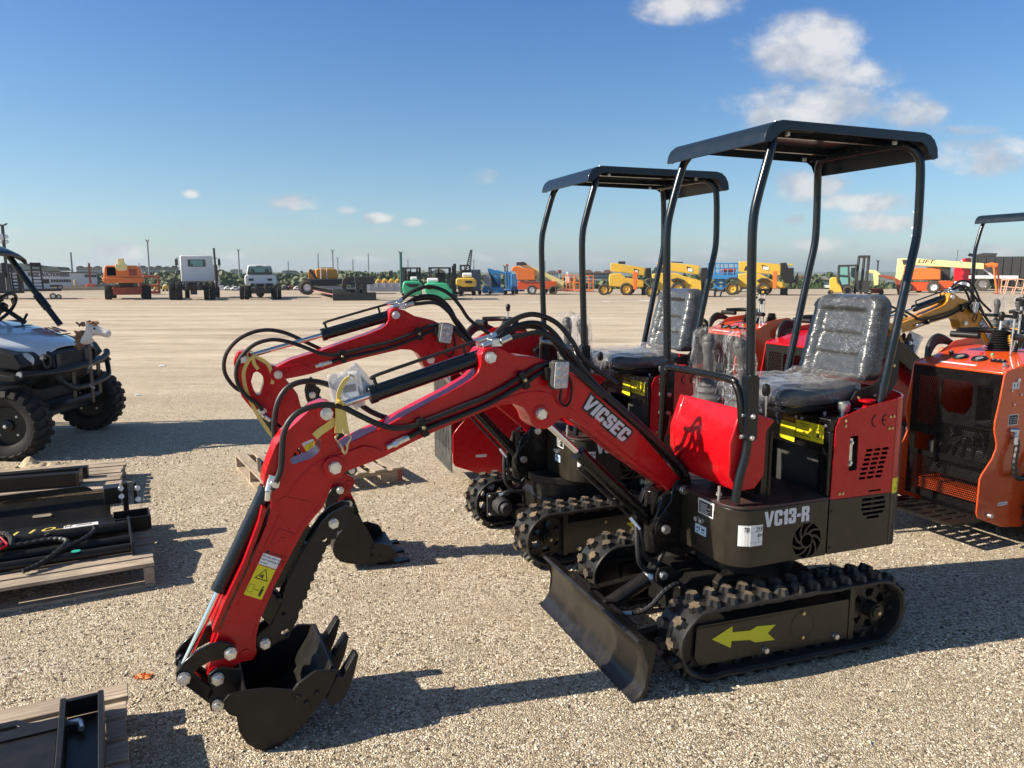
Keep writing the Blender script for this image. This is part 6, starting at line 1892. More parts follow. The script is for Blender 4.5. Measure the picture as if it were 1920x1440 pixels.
g.build('coupler', [M_PAINTR2 if 'M_PAINTR2' in globals() else M_RED, M_ZINC], att)

# beams on the far left pallet
bm = thing('steel_beam_frame', 'two black steel beams with a lift ring lying on the far left pallet', 'attachment', (PA[0], PA[1], 0), R(YA))
g = MB(); g.box(-1.10, -.21, .34, .42, H, H + .08); g.build('beam', M_BLACKD, bm, bevel=.004)
g = MB(); g.box(-1.02, -.24, .16, .24, H, H + .09, rot=rotmat('Z', -4)); g.box(-.25, -.235, .10, .25, H - .0, H + .10, rot=rotmat('Z', -4)); g.build('beam', M_BLACKD, bm, bevel=.004)
g = MB(); g.cyl((-1.10, .27, H), (-1.10, .27, H + .14), .055, n=24); g.box(-1.5, -1.0, .0, .5, H - .0, H + .012); g.prism([(-1.30, H), (-1.12, H), (-1.05, H + .16), (-1.08, H + .17), (-1.2, H + .06)], .48, .50)
g.build('mounting_plate', M_DGREY, bm, bevel=.004)
# crumpled tan paper between wheel and pallet
def crumple(name, label, cat, loc, sx, sy, sz, m, seed):
	g = MB(); n_ = 20; vs = []
	for i in range(n_):
		for j in range(n_):
			x, y = i / (n_ - 1) - .5, j / (n_ - 1) - .5
			q = Vector((x * 4 + seed, y * 4, seed)); r_ = 1 + .3 * noise.noise(q * 1.3)
			vs.append((x * sx * r_, y * sy * r_, max(.002, (abs(noise.noise(q * .9)) * 1.2 + .16 * noise.noise(q * 2.3)) * sz * (1 - 1.8 * (x * x + y * y)) + .004)))
	g.add(vs, [(i * n_ + j, (i + 1) * n_ + j, (i + 1) * n_ + j + 1, i * n_ + j + 1) for i in range(n_ - 1) for j in range(n_ - 1)])
	o = g.build(name, m); o.location = loc; tag(o, label, cat)
	md = o.modifiers.new('s', 'SOLIDIFY'); md.thickness = .002
	return o
M_KRAFT = mat('kraft_paper', (.46, .37, .24), .85)
crumple('crumpled_paper', 'crumpled tan paper lying between vehicle wheel and pallet', 'litter', (-3.86, 6.10, .02), .40, .26, .10, M_KRAFT, 3)
crumple('orange_scrap', 'torn orange plastic scrap on the gravel above the bottom pallet', 'litter', (-1.47, 2.885, .0), .06, .04, .022, mat('orange_plastic', (.75, .20, .04), .5), 9)
# white scraps on the far ground
for i, (px, py, s_) in enumerate(((1000, 566, .9), (1210, 563, 1.2), (1320, 566, .9), (1135, 565, .6), (1385, 560, 1.2), (1490, 598, .35), (300, 686, .18), (250, 742, .12))):
	d = 1.6 * 1450 / (py - 510); 
	crumple('litter_scrap', ('flat white scrap on the far gravel in front of the orange baskets', 'wide white scrap on the far gravel in front of the middle telehandler', 'wide white scrap on the far gravel below the blue scissor lift', 'small white scrap on the far gravel by the leftmost telehandler', 'white scrap on the far gravel below the rightmost telehandler', 'small white scrap on the gravel left of the nearest seat', 'thin white scrap on the gravel right of the hobby horse', 'thin white scrap on the gravel right of the far tyre')[i], 'litter', ((px - 960) / 1450 * d, d, .0), .6 * s_, .5 * s_, .03, M_LABEL, i)
	bpy.context.scene.collection.objects[-1]['group'] = 'white scraps of litter on the gravel' if px > 900 else 'white scraps beside the vehicle'

# black plate on the bottom-left pallet
pl = thing('mounting_plate', 'black slotted steel mounting plate on the bottom left pallet', 'attachment', (PC[0], PC[1], 0), R(YC))
g = MB()
slot = [(-.405, .432), (-.335, .432), (-.325, .442), (-.335, .452), (-.405, .452), (-.415, .442)]
g.prism([(-1.2, -.02), (-.215, -.02), (-.215, .445), (-.27, .445), (-.30, .452), (-.315, .475), (-.335, .49), (-.66, .495), (-1.2, .50)], H + .01, H + .018, 'z', holes=[slot])
g.prism([(-1.2, H + .018), (-.215, H + .018), (-.215, H + .024), (-1.2, H + .024)], .36, .366)
g.build('plate', M_BLACKD, pl, bevel=.002)
g = MB()
for x in (-.215, -.105): g.box(x + .008, x + .026, -.1, .455, H + .01, H + .075)
g.box(-.189, -.097, .435, .455, H + .011, H + .07); g.box(-.189, -.097, -.1, .434, H + .004, H + .012)
g.build('channel', M_BLACKD, pl, bevel=.003)
g = MB(); g.cyl((-.185, .36, H + .03), (-.15, .35, H + .035), .012, n=12); g.cyl((-.15, .35, H + .035), (-.145, .30, H + .035), .009, n=10); g.build('fitting', M_ZINC, pl)
g = MB(); g.box(-.50, -.36, .12, .21, H + .0185, H + .0193, mi=0); g.box(-.47, -.40, .145, .152, H + .0196, H + .02, mi=1); g.box(-.48, -.42, .18, .186, H + .0196, H + .02, mi=1); g.build('lot_label', [M_LABELB, M_INK], pl)
# square tube on the red-ended pallet
tb = thing('steel_tube', 'black square steel tube with end flange on the red ended pallet', 'attachment', (-.845, 5.77, 0), R(30))
g = MB(); g.box(-.97, -.45, .34, .42, H + .002, H + .075, rot=rotmat('Z', 8)); g.build('tube', M_BLACKD, tb, bevel=.003)
g = MB(); g.box(-.985, -.965, .27, .41, H + .0, H + .10); g.build('end_flange', M_BLACKD, tb, bevel=.003)

# ================================================================ UTILITY VEHICLE
M_HOODW = mat('pale_blue_white_hood', (.72, .77, .83), .22, coat=.8, var=.03, dirt=.04)
utv = thing('utility_vehicle', 'black utility vehicle with pale hood and bull bar at the left edge', 'utility vehicle', (-4.33, 7.2, 0), 0)
def tyre(par, c, r, w, name='wheel', lugs=22, rimr=.60, axis='y', m=None, rim=None, chunky=True, nuts=True):
	c = Vector(c)
	wh = bpy.data.objects.new(name, None); COL.objects.link(wh); wh.parent = par; wh.empty_display_size = .1
	T = Matrix.Translation(c) @ (Matrix.Rotation(PI / 2, 4, 'Z') if axis == 'x' else Matrix.Identity(4))
	g = MB(T); hw = w / 2
	prof = [(r * rimr, -hw * .8), (r * .78, -hw), (r * .90, -hw * .96), (r * .97, -hw * .75), (r * .985, 0), (r * .97, hw * .75), (r * .90, hw * .96), (r * .78, hw), (r * rimr, hw * .8)]
	g.lathe(prof, (0, 0, 0), (0, 1, 0), 40)
	if chunky:
		for k in range(lugs):
			a = 2 * PI * k / lugs
			for sd in (1, -1):
				aa = a + (PI / lugs if sd < 0 else 0)
				ca, sa = math.cos(aa), math.sin(aa); t = Vector((-sa, 0, ca)); n_ = Vector((ca, 0, sa))
				lw = r * .085
				v = []
				for (yy, rr, sh) in ((0.02 * hw, r * .975, .10), (hw * .80, r * .965, -.05), (hw * 1.0, r * .84, -.12)):
					for q in (-1, 1):
						p = n_ * rr + t * (q * lw + sh * r * .6) + Vector((0, sd * yy, 0)); v.append(p)
				for (yy, rr, sh) in ((0.02 * hw, r * 1.025, .10), (hw * .84, r * 1.015, -.05), (hw * 1.05, r * .86, -.12)):
					for q in (-.8, .8):
						p = n_ * rr + t * (q * lw + sh * r * .6) + Vector((0, sd * yy, 0)); v.append(p)
				f = [(6, 7, 9, 8), (8, 9, 11, 10), (0, 6, 8, 2), (2, 8, 10, 4), (1, 3, 9, 7), (3, 5, 11, 9), (0, 1, 7, 6), (4, 10, 11, 5)]
				if sd < 0: f = [x[::-1] for x in f]
				g.add(v, f)
	g.build('tyre', m or M_TYRE, wh, angle=40)
	g = MB(T); rr = r * rimr
	g.lathe([(rr, -hw * .8), (rr * .96, -hw * .72), (rr * .90, -hw * .55), (rr * .88, -hw * .4), (0, -hw * .4)], (0, 0, 0), (0, 1, 0), 32)
	g.lathe([(rr, hw * .8), (rr * .96, hw * .72), (rr * .90, hw * .55), (rr * .88, hw * .4), (0, hw * .4)], (0, 0, 0), (0, 1, 0), 32)
	for sd in (1, -1): g.lathe([(rr * .30, 0), (rr * .28, hw * .2), (rr * .18, hw * .26), (0, hw * .26)], (0, sd * hw * .4, 0), (0, sd, 0), 20)
	g.build('rim', rim or M_PLASTIC, wh)
	if nuts:
		for sd in (1, -1):
			g = MB(T)
			for k in range(4):
				a = R(45 + 90 * k); g.bolt((rr * .62 * math.cos(a), sd * hw * .42, rr * .62 * math.sin(a)), (0, sd, 0), r * .032, .012)
			g.lathe([(r * .06, 0), (r * .05, .03), (0, .034)], (0, sd * hw * .62, 0), (0, sd, 0), 14)
			g.build('wheel_nuts', M_ZINC, wh)
	return wh
for (x, y_) in ((.03, -.66), (.0, .66), (-1.95, -.66), (-1.95, .66)): tyre(utv, (x, y_, .30), .30, .25)
# hood: lofted skin
def loft(g, rows, mi=0, smooth=True, close=False):
	n_ = len(rows[0]); vs = [p for r_ in rows for p in r_]
	g.add(vs, [(i * n_ + j, i * n_ + j + 1, (i + 1) * n_ + j + 1, (i + 1) * n_ + j) for i in range(len(rows) - 1) for j in range(n_ - 1)], mi, smooth)
g = MB()
rows = []
for (x, zc_, hw_, ze) in ((-.72, 1.145, .62, 1.10), (-.55, 1.135, .60, 1.085), (-.35, 1.10, .57, 1.05), (-.15, 1.04, .53, .995), (.02, .985, .46, .945), (.12, .945, .36, .915), (.17, .91, .26, .892)):
	row = []
	for t in (-1, -.97, -.8, -.72, -.66, -.3, 0, .3, .66, .72, .8, .97, 1):
		a = abs(t); z = zc_ - (zc_ - ze) * a ** 2
		if a >= .72: z -= .012 
		if a == 1: z -= .07
		row.append((x, hw_ * t, z))
	rows.append(row)
loft(g, rows)
o = g.build('hood', M_HOODW, utv, angle=50); md = o.modifiers.new('s', 'SOLIDIFY'); md.thickness = .012; md = o.modifiers.new('ss', 'SUBSURF'); md.levels = 1; md.render_levels = 2
g = MB()
add_text(g, 'TEXAS', .20, (-.03, .02, 1.028), (.0, 1, 0), (-1, 0, .30), bold=.014, shear=.25, width=.38, ext=.001)
g.build('hood_lettering', mat('red_brown_lettering', (.36, .06, .05), .4), utv)
g = MB()
add_text(g, 'LONE STAR', .055, (-.52, -.20, 1.148), (0, 1, 0), (-1, 0, .1), bold=.004, width=.30, ext=.001) if False else None
for k in range(9): g.box(-.035, -.01, .06 + k * .04, .085 + k * .04, 1.000, 1.004, rot=rotmat('Y', 16))
for k in range(7): g.box(-.30, -.275, -.02 + k * .04, .005 + k * .04, 1.094, 1.098, rot=rotmat('Y', 12))
g.build('hood_small_print', M_INK, utv)
# front fascia and fenders
g = MB()
prof = [(.16, .90), (.205, .84), (.215, .70), (.17, .60), (.10, .55), (-.05, .55), (-.05, .90)]
g.prism(prof, -.30, .30)
g.prism([(-.10, .925), (.10, .90), (.16, .80), (.13, .72), (-.1, .70)], -.50, -.30); g.prism([(-.10, .925), (.10, .90), (.16, .80), (.13, .72), (-.1, .70)], .30, .50)
fas = g.build('front_fascia', M_PLASTIC, utv, bevel=.02, seg=3)
for sd in (1, -1):
	g = MB(); g.prism([(-.80, 1.04), (-.45, 1.03), (-.10, .95), (.10, .90), (.16, .80), (.12, .76), (-.05, .78), (-.25, .80), (-.36, .72), (-.42, .50), (-.80, .45)], sd * .50, sd * .655)
	g.build('fender', M_PLASTIC, utv, bevel=.015, seg=3)
	g = MB(); g.prism([(.0, .755), (.16, .73), (.18, .70), (.14, .68), (-.2, .72), (-.3, .70), (-.3, .73), (-.2, .76)], sd * .45, sd * .78); g.build('fender_flare', M_PLASTIC, utv, bevel=.01)
	g = MB(); g.lathe([(0, .02), (.04, .018), (.062, .008), (.068, -.01)], (.115, sd * .53, .838), (.80, sd * .6, .1), 20); g.build('headlight', M_LAMPC if 'M_LAMPC' in globals() else M_GLASSL, utv)
	g = MB(); g.ring((.175, sd * .38, .815), (1, 0, 0), .065, .045, .03, 20); g.build('lamp_recess', M_INK, utv)
g = MB(); hexgrid(g, -.22, .22, .78, .88, .212, .004, pitch=.03, bar=.006); g.build('grille', M_DGREY, fas)
g = MB(); g.box(.21, .222, -.26, -.20, .62, .87); g.box(.21, .222, .20, .26, .62, .87); g.box(.212, .226, -.20, .20, .72, .75)
g.build('grille_frame', M_DGREY, fas, bevel=.004)
# bull bar
g = MB()
g.tube([(.17, -.70, .735), (.22, -.60, .725), (.27, -.30, .715), (.29, -.05, .722), (.29, .15, .73), (.26, .40, .745), (.22, .60, .775), (.18, .68, .80)], .030, 12, 5)
g.tube([(.25, -.38, .70), (.29, -.32, .62), (.31, -.22, .555), (.32, -.05, .54), (.32, .20, .55), (.31, .42, .58), (.27, .52, .64), (.24, .55, .76)], .024, 12, 5)
for yy in (-.10, .34): g.box(.262, .272, yy - .03, yy + .03, .42, .72)
g.tube([(.26, -.38, .70), (.1, -.38, .64), (.0, -.36, .60)], .02, 8)
bb = g.build('bull_bar', M_PLASTIC, utv)
g = MB(); g.cyl((.165, -.70, .735), (.162, -.722, .736), .027, n=16); g.build('bar_cap', M_GREY, bb)
g = MB(); g.prism([(.30, .42), (.20, .36), (-.3, .25), (-.3, .27), (.18, .39), (.28, .45)], -.28, .30); g.build('skid_plate', M_DGREY, utv, bevel=.004)
g = MB(); g.box(-1.9, .05, -.30, .30, .28, .42); g.box(-.04, .04, -.55, .55, .27, .33); g.box(-.9, .0, -.48, .48, .42, .62); g.cyl((-.05, -.34, .35), (-.12, -.32, .78), .035, n=12); g.cyl((-.05, .34, .35), (-.12, .32, .78), .035, n=12)
g.build('chassis', M_DGREY, utv, bevel=.01)
g = MB(); g.box(-1.45, -.75, -.66, .66, .40, .46); g.prism([(-.72, 1.12), (-.60, 1.13), (-.62, 1.0), (-.85, .95), (-.9, 1.02)], -.60, .60); g.build('dashboard', M_PLASTIC, utv, bevel=.02)
g = MB(); g.box(-1.42, -.95, -.58, .58, .60, .76); g.box(-1.55, -1.42, -.58, .58, .72, 1.30); g.build('bench_seat', M_VINYL, utv, bevel=.04, seg=3)
g = MB(); g.box(-2.6, -1.62, -.70, .70, .62, .68); g.box(-2.6, -2.57, -.70, .70, .68, .95)
for sd in (1, -1): g.box(-2.6, -1.62, sd * .70, sd * .67, .68, .95)
g.build('cargo_bed', M_PLASTIC, utv, bevel=.01)
sw = MB(Matrix.Translation((-.68, -.02, 1.235)) @ Matrix.Rotation(R(-62), 4, 'Y') @ Matrix.Identity(4))
def torus(g, R_, r_, n_=36, m_=10):
	vs = [((R_ + r_ * math.cos(2 * PI * j / m_)) * math.cos(2 * PI * i / n_), (R_ + r_ * math.cos(2 * PI * j / m_)) * math.sin(2 * PI * i / n_), r_ * math.sin(2 * PI * j / m_)) for i in range(n_) for j in range(m_)]
	g.add(vs, [(i * m_ + j, ((i + 1) % n_) * m_ + j, ((i + 1) % n_) * m_ + (j + 1) % m_, i * m_ + (j + 1) % m_) for i in range(n_) for j in range(m_)], 0, True)
sw = MB(Matrix.Translation((-.54, .22, 1.265)) @ Matrix.Rotation(R(-55), 4, 'Y'))
torus(sw, .16, .016); sw.box(-.16, .0, -.02, .02, -.012, .010); sw.box(0, .12, -.13, -.10, -.01, .008, rot=rotmat('Z', 50)); sw.box(0, .12, .10, .13, -.01, .008, rot=rotmat('Z', -50)); sw.cyl((0, 0, -.02), (0, 0, .02), .05, n=18); sw.cyl((0, 0, -.25), (0, 0, 0), .022, n=10)
sw.build('steering_wheel', M_PLASTIC, utv)
g = MB(); g.tube([(-.42, .30, 1.10), (-.36, .30, 1.20)], .012, 8); g.build('lever', M_PLASTIC, utv)
for sd in (1, -1):
	g = MB()
	g.tube([(-.22, sd * .60, 1.07), (-.45, sd * .585, 1.42), (-.66, sd * .57, 1.76)], .030, 12, 4); g.cyl((-.425, sd * .587, 1.375), (-.33, sd * .594, 1.235), .040, n=14)
	g.build('roof_post', M_NAVY, utv)
	g = MB(); g.tube([(-1.55, sd * .62, .65), (-1.62, sd * .60, 1.2), (-1.55, sd * .57, 1.70)], .028, 12, 4); g.build('roof_post', M_NAVY, utv)
g = MB(); rows = []
for (x, z, hw_) in ((-.50, 1.775, .60), (-.55, 1.81, .61), (-.66, 1.86, .62), (-.85, 1.90, .63), (-1.2, 1.92, .63), (-1.55, 1.89, .62), (-1.68, 1.82, .60)):
	rows.append([(x, hw_ * t, z - .06 * abs(t) ** 6 - (.03 if abs(t) == 1 else 0)) for t in (-1, -.98, -.9, -.7, -.66, -.3, -.26, .26, .3, .66, .7, .9, .98, 1)])
loft(g, rows)
o = g.build('roof', M_CANOPY, utv, angle=50); md = o.modifiers.new('s', 'SOLIDIFY'); md.thickness = .03

# hobby horse tied to the bull bar
hh = thing('hobby_horse', 'toy hobby horse with cream head and brown mane tied to the bull bar', 'toy', (-3.895, 7.10, 0), 0)
M_PLUSH = mat('cream_plush', (.80, .72, .64), .95, bump=.3, bscale=300); M_MANE = mat('brown_mane', (.30, .16, .08), .95, bump=.6, bscale=200)
g = MB(); g.cyl((0, 0, .40), (.0, 0, .98), .014, n=12); g.build('stick', mat('brown_stick', (.16, .10, .07), .7), hh)
bmh = bpy.data.meshes.new('head'); 
J = [((-.01, 0, .93), .062), ((-.012, 0, .985), .070), ((-.005, 0, 1.045), .074), ((.05, 0, 1.075), .068), ((.11, 0, 1.060), .050), ((.165, 0, 1.040), .046), ((.205, 0, 1.028), .046), ((.045, 0, .97), .045)]
E_ = [(0, 1), (1, 2), (2, 3), (3, 4), (4, 5), (5, 6), (1, 7)]
bmh.from_pydata([j[0] for j in J], [], []) if False else bmh.from_pydata([j[0] for j in J], E_, [])
hd = bpy.data.objects.new('head', bmh); COL.objects.link(hd); hd.parent = hh; bmh.materials.append(M_PLUSH)
md = hd.modifiers.new('skin', 'SKIN'); 
for i, j in enumerate(J): bmh.skin_vertices[0].data[i].radius = (j[1], j[1] * .8)
bmh.skin_vertices[0].data[2].use_root = True
md = hd.modifiers.new('sub', 'SUBSURF'); md.levels = 2; md.render_levels = 2
g = MB()
for sd in (1, -1): g.sphere((.085, sd * .046, 1.088), .010, 8, 6)
g.build('eyes', M_INK, hd)
g = MB(); rng = random.Random(4)
for k in range(90):
	t = rng.random(); a = Vector((-.090 + .02 * math.sin(t * 3), 0, .92 + t * .20)) if t < .7 else Vector((-.07 + (t - .7) * .45, 0, 1.115 + rng.random() * .03))
	p = a + Vector((0, rng.uniform(-.028, .028), 0)); q = p + Vector((rng.uniform(-.04, .0), rng.uniform(-.02, .02), rng.uniform(-.035, .02)))
	g.tube([p + Vector((.03, 0, 0)), p, q], .009, 5, 2)
g.build('mane', M_MANE, hd)
g = MB()
for sd in (1, -1): g.lathe([(.016, 0), (.012, .02), (0, .04)], (.025, sd * .045, 1.125), (-.2, sd * .5, 1), 8)
g.build('ears', M_PLUSH, hd)
g = MB(); torus_c = [(.02 * math.cos(a), .02 * math.sin(a), 0) for a in (0, 1, 2, 3, 4, 5, 6.28)]
g.tube([(x + .0, y_, .735 + x) for x, y_, z in torus_c], .003, 6, 3); g.tube([(x, y_, .55 - x) for x, y_, z in torus_c], .003, 6, 3); g.build('cable_ties', M_LABEL, hh)

# ================================================================ FAR ROW OF MACHINES, BUILDINGS AND TREES
class BG:
	"""builds one far thing in metres: outlines are given as picture bearings and turned into real sizes at its distance"""
	def __init__(s, name, label, cat, px, gy, group=None, d=None, z0=0.0, yaw=0.0):
		s.d = d if d else 2320.0 / (gy - 510.0); s.k = s.d / 1450.0; s.px = px; s.gy = 510 + 1450 * (1.6 - z0) / s.d
		s.th = math.atan2(px - 960, 1450); s.ct = math.cos(s.th)
		s.root = thing(name, label, cat, ((px - 960) * s.k, s.d, z0), R(yaw) - s.th, group)
	def P(s, q): return ((q[0] - s.px) * s.k * s.ct, (s.gy - q[1]) * s.k)
	def pr(s, g, pts, y0, y1, mi=0): return g.prism([s.P(q) for q in pts], y0, y1, mi=mi)
	def bx(s, g, x0, x1, yt, yb, y0, y1, mi=0):
		a = s.P((x0, yb)); b = s.P((x1, yt)); return g.box(a[0], b[0], y0, y1, a[1], b[1], mi)
	def tb(s, g, pts, r, y=0.0, n=6, mi=0, sm=0):
		P = []
		for q in pts:
			a = s.P(q); P.append((a[0], q[2] if len(q) > 2 else y, a[1]))
		return g.tube(P, r, n, sm, mi)
	def part(s, g, name, m, bevel=0.0, parent=None): return g.build(name, m, parent or s.root, bevel=bevel)
	def wheel(s, x0, x1, y0, w, yb=None, m=None, rim=None, lugs=14, axis='y', chunky=True, rimr=.55):
		"""wheel seen from its side between bearings x0 and x1"""
		r = (x1 - x0) / 2 * s.k * (.5 + .5 * s.ct); a = s.P(((x0 + x1) / 2, 0)); zb = 0 if yb is None else s.P((0, yb))[1]
		return tyre(s.root, (a[0], y0, zb + r), r, w, lugs=lugs, m=m or M_TYREG, rim=rim, nuts=False, axis=axis, chunky=chunky, rimr=rimr)
	def wheel_end(s, x0, x1, yt, y0, m=None, rim=None):
		"""wheel seen end-on"""
		a = s.P((x0, yt)); b = s.P((x1, yt)); r = a[1] / 2
		return tyre(s.root, ((a[0] + b[0]) / 2, y0, r), r, b[0] - a[0], lugs=16, m=m or M_TYRE, rim=rim, nuts=False, axis='x')
Z1 = lambda *a: [(x / 6.4, 400 + y / 6.4) for x, y in a]
Z2 = lambda *a: [(280 + x / 6.4, 440 + y / 6.4) for x, y in a]
Z3 = lambda *a: [(560 + x / 4.8, 440 + y / 4.8) for x, y in a]
Z4 = lambda *a: [(900 + x / 5.647, 460 + y / 5.647) for x, y in a]
Z5 = lambda *a: [(1180 + x / 5.053, 460 + y / 5.053) for x, y in a]
Z6 = lambda *a: [(1520 + x / 4.8, 380 + y / 4.8) for x, y in a]
def zx(Z, a): return Z((a, 0))[0][0]
def zy(Z, b): return Z((0, b))[0][1]

# ---- orange boom lift seen from behind
b = BG('boom_lift', 'orange boom lift seen from behind left of the white truck', 'boom lift', 245, 561)
g = MB(); b.pr(g, Z1((1325, 628), (1690, 628), (1725, 650), (1765, 765), (1770, 800), (1755, 832), (1295, 832), (1280, 800), (1290, 765), (1305, 650)), -.2, 3.6); b.pr(g, Z1((1275, 768), (1772, 768), (1765, 828), (1290, 832)), -.3, -.2)
b.part(g, 'turntable_cover', M_ORANGE, .06)
g = MB(); b.pr(g, Z1((1335, 648), (1440, 648), (1440, 746), (1335, 746)), -.215, -.2); b.pr(g, Z1((1592, 668), (1690, 668), (1690, 745), (1592, 745)), -.203, -.2, 1); b.part(g, 'engine_opening', [M_VOID, M_RUST])  # opening is a near-black plate, its inner shade painted on
g = MB(); b.pr(g, Z1((1440, 612), (1575, 612), (1580, 660), (1560, 690), (1470, 690), (1438, 660)), -.5, -.28); b.pr(g, Z1((1468, 548), (1545, 545), (1555, 615), (1465, 615)), -.3, 2.5); b.part(g, 'boom_end', M_CREAM, .02)
g = MB(); b.bx(g, zx(Z1, 1385), zx(Z1, 1740), zy(Z1, 885), zy(Z1, 975), .3, 3.0); b.bx(g, zx(Z1, 1350), zx(Z1, 1790), zy(Z1, 905), zy(Z1, 945), .5, .9); b.part(g, 'chassis', M_RUST, .03)
g = MB(); b.bx(g, zx(Z1, 1480), zx(Z1, 1640), zy(Z1, 830), zy(Z1, 885), .6, 2.4); b.part(g, 'turntable_ring', M_DGREY)
b.wheel_end(zx(Z1, 1288), zx(Z1, 1370), zy(Z1, 865), .6); b.wheel_end(zx(Z1, 1748), zx(Z1, 1848), zy(Z1, 865), .6); b.wheel_end(zx(Z1, 1345), zx(Z1, 1420), zy(Z1, 880), 3.2); b.wheel_end(zx(Z1, 1730), zx(Z1, 1800), zy(Z1, 880), 3.2)
g = MB(); b.pr(g, Z1((1740, 650), (1770, 700), (1780, 830), (1765, 830)), 1, 1.6); b.tb(g, Z1((1715, 640), (1722, 600)), .05, .5); b.part(g, 'side_panel', M_WHITE)

# ---- white cab-chassis truck
b = BG('cab_chassis_truck', 'white cab chassis truck without body, seen from behind, tall exhaust stack', 'truck', 371, 560.5)
g = MB(); b.pr(g, Z2((412, 262), (425, 246), (795, 246), (812, 262), (830, 560), (412, 565)), 1.6, 3.4); b.part(g, 'cab', M_WHITE, .07)
g = MB()
for k in range(9): b.pr(g, Z2((445 + k * 42, 400), (450 + k * 42, 400), (450 + k * 42, 540), (445 + k * 42, 540)), 1.592, 1.60)
for k in range(6): b.pr(g, Z2((450 + k * 58, 244), (480 + k * 58, 240), (490 + k * 58, 250), (440 + k * 58, 250)), 1.7, 3.2)
b.part(g, 'cab_rib', M_WHITE, .01)
g = MB(); b.pr(g, Z2((505, 300), (515, 296), (712, 296), (722, 302), (722, 380), (712, 384), (515, 384), (505, 378)), 1.575, 1.60, 1); b.pr(g, Z2((540, 304), (690, 304), (690, 378), (540, 378)), 1.565, 1.575, 0); b.pr(g, Z2((548, 345), (562, 345), (568, 378), (545, 378)), 1.555, 1.565, 1); b.part(g, 'rear_window', [M_GLASS, M_GLASSD])
g = MB(); b.pr(g, Z2((860, 480), (885, 495), (895, 620), (840, 660), (830, 480)), 2.6, 5.0); b.part(g, 'hood', M_WHITE, .05)
for (x0, x1) in ((345, 385), (884, 916)):
	g = MB(); b.pr(g, Z2((x0, 288), (x1, 288), (x1, 368), (x0, 368)), 2.6, 2.75, 0); xm = (x0 + x1) / 2
	b.tb(g, Z2((xm, 290), (xm, 276), (620, 276)) if False else [(*Z2((xm, 288))[0], 2.7), (*Z2((xm, 276))[0], 2.7), (*Z2((412 if x0 < 500 else 815, 276))[0], 2.7)], .02, 2.7); b.tb(g, [(*Z2((xm, 368))[0], 2.7), (*Z2((xm + 8, 395))[0], 2.7), (*Z2((412 if x0 < 500 else 820, 400))[0], 2.7)], .02, 2.7)
	b.part(g, 'mirror', M_DGREY, .02)
g = MB(); b.tb(g, Z2((834, 158), (838, 300), (848, 680)), .065, 1.3, 12); g.cyl(*( (b.P(Z2((842, 360))[0])[0], 1.3, b.P(Z2((842, 360))[0])[1]), (b.P(Z2((848, 560))[0])[0], 1.3, b.P(Z2((848, 560))[0])[1]) ), .11, n=14); b.part(g, 'exhaust_stack', M_DGREY)
g = MB(); b.bx(g, zx(Z2, 470), zx(Z2, 500), zy(Z2, 570), zy(Z2, 640), -2.2, 3); b.bx(g, zx(Z2, 610), zx(Z2, 640), zy(Z2, 570), zy(Z2, 640), -2.2, 3); b.bx(g, zx(Z2, 430), zx(Z2, 680), zy(Z2, 600), zy(Z2, 660), -.9, -.3); b.bx(g, zx(Z2, 440), zx(Z2, 670), zy(Z2, 570), zy(Z2, 620), .8, 1.3); b.bx(g, zx(Z2, 520), zx(Z2, 600), zy(Z2, 640), zy(Z2, 710), -.8, -.1); b.part(g, 'frame', M_DGREY, .02)
for (x0, x1, yt, y0) in ((272, 345, 565, -.6), (350, 425, 565, -.6), (678, 740, 565, -.6), (745, 815, 565, -.6), (445, 505, 600, 3.4), (835, 890, 600, 3.4)): b.wheel_end(zx(Z2, x0), zx(Z2, x1), zy(Z2, yt), y0)
g = MB(); b.bx(g, zx(Z2, 400), zx(Z2, 450), zy(Z2, 585), zy(Z2, 650), .3, 1.0); b.part(g, 'battery_box', M_GREY, .02)

# ---- white pickup chassis
b = BG('pickup_chassis', 'white pickup cab and bare chassis with dual rear wheels, seen from behind', 'pickup truck', 491.5, 560)
g = MB(); b.pr(g, Z2((1225, 362), (1480, 362), (1500, 380), (1530, 478), (1190, 478), (1210, 380)), 1.7, 3.0); b.pr(g, Z2((1190, 478), (1530, 478), (1558, 500), (1560, 590), (1530, 612), (1190, 612), (1165, 590), (1168, 500)), 1.6, 4.6); b.part(g, 'cab', M_WHITE, .06)
g = MB(); b.pr(g, Z2((1225, 388), (1490, 388), (1512, 476), (1203, 476)), 1.55, 1.70, 1); b.pr(g, Z2((1240, 394), (1480, 394), (1496, 450), (1222, 450)), 1.545, 1.55, 0)
for x in (1268, 1445): b.pr(g, Z2((x - 22, 420), (x - 10, 410), (x + 12, 410), (x + 24, 420), (x + 26, 455), (x - 26, 455)), 1.535, 1.545, 1)
b.part(g, 'rear_window', [M_GLASS, M_GLASSD])
g = MB(); b.pr(g, Z2((1215, 528), (1275, 528), (1275, 555), (1215, 555)), 1.58, 1.6); b.pr(g, Z2((1447, 528), (1503, 528), (1503, 555), (1447, 555)), 1.58, 1.6); b.pr(g, Z2((1315, 370), (1390, 370), (1390, 380), (1315, 380)), 1.66, 1.7); b.part(g, 'rear_light', M_INK)
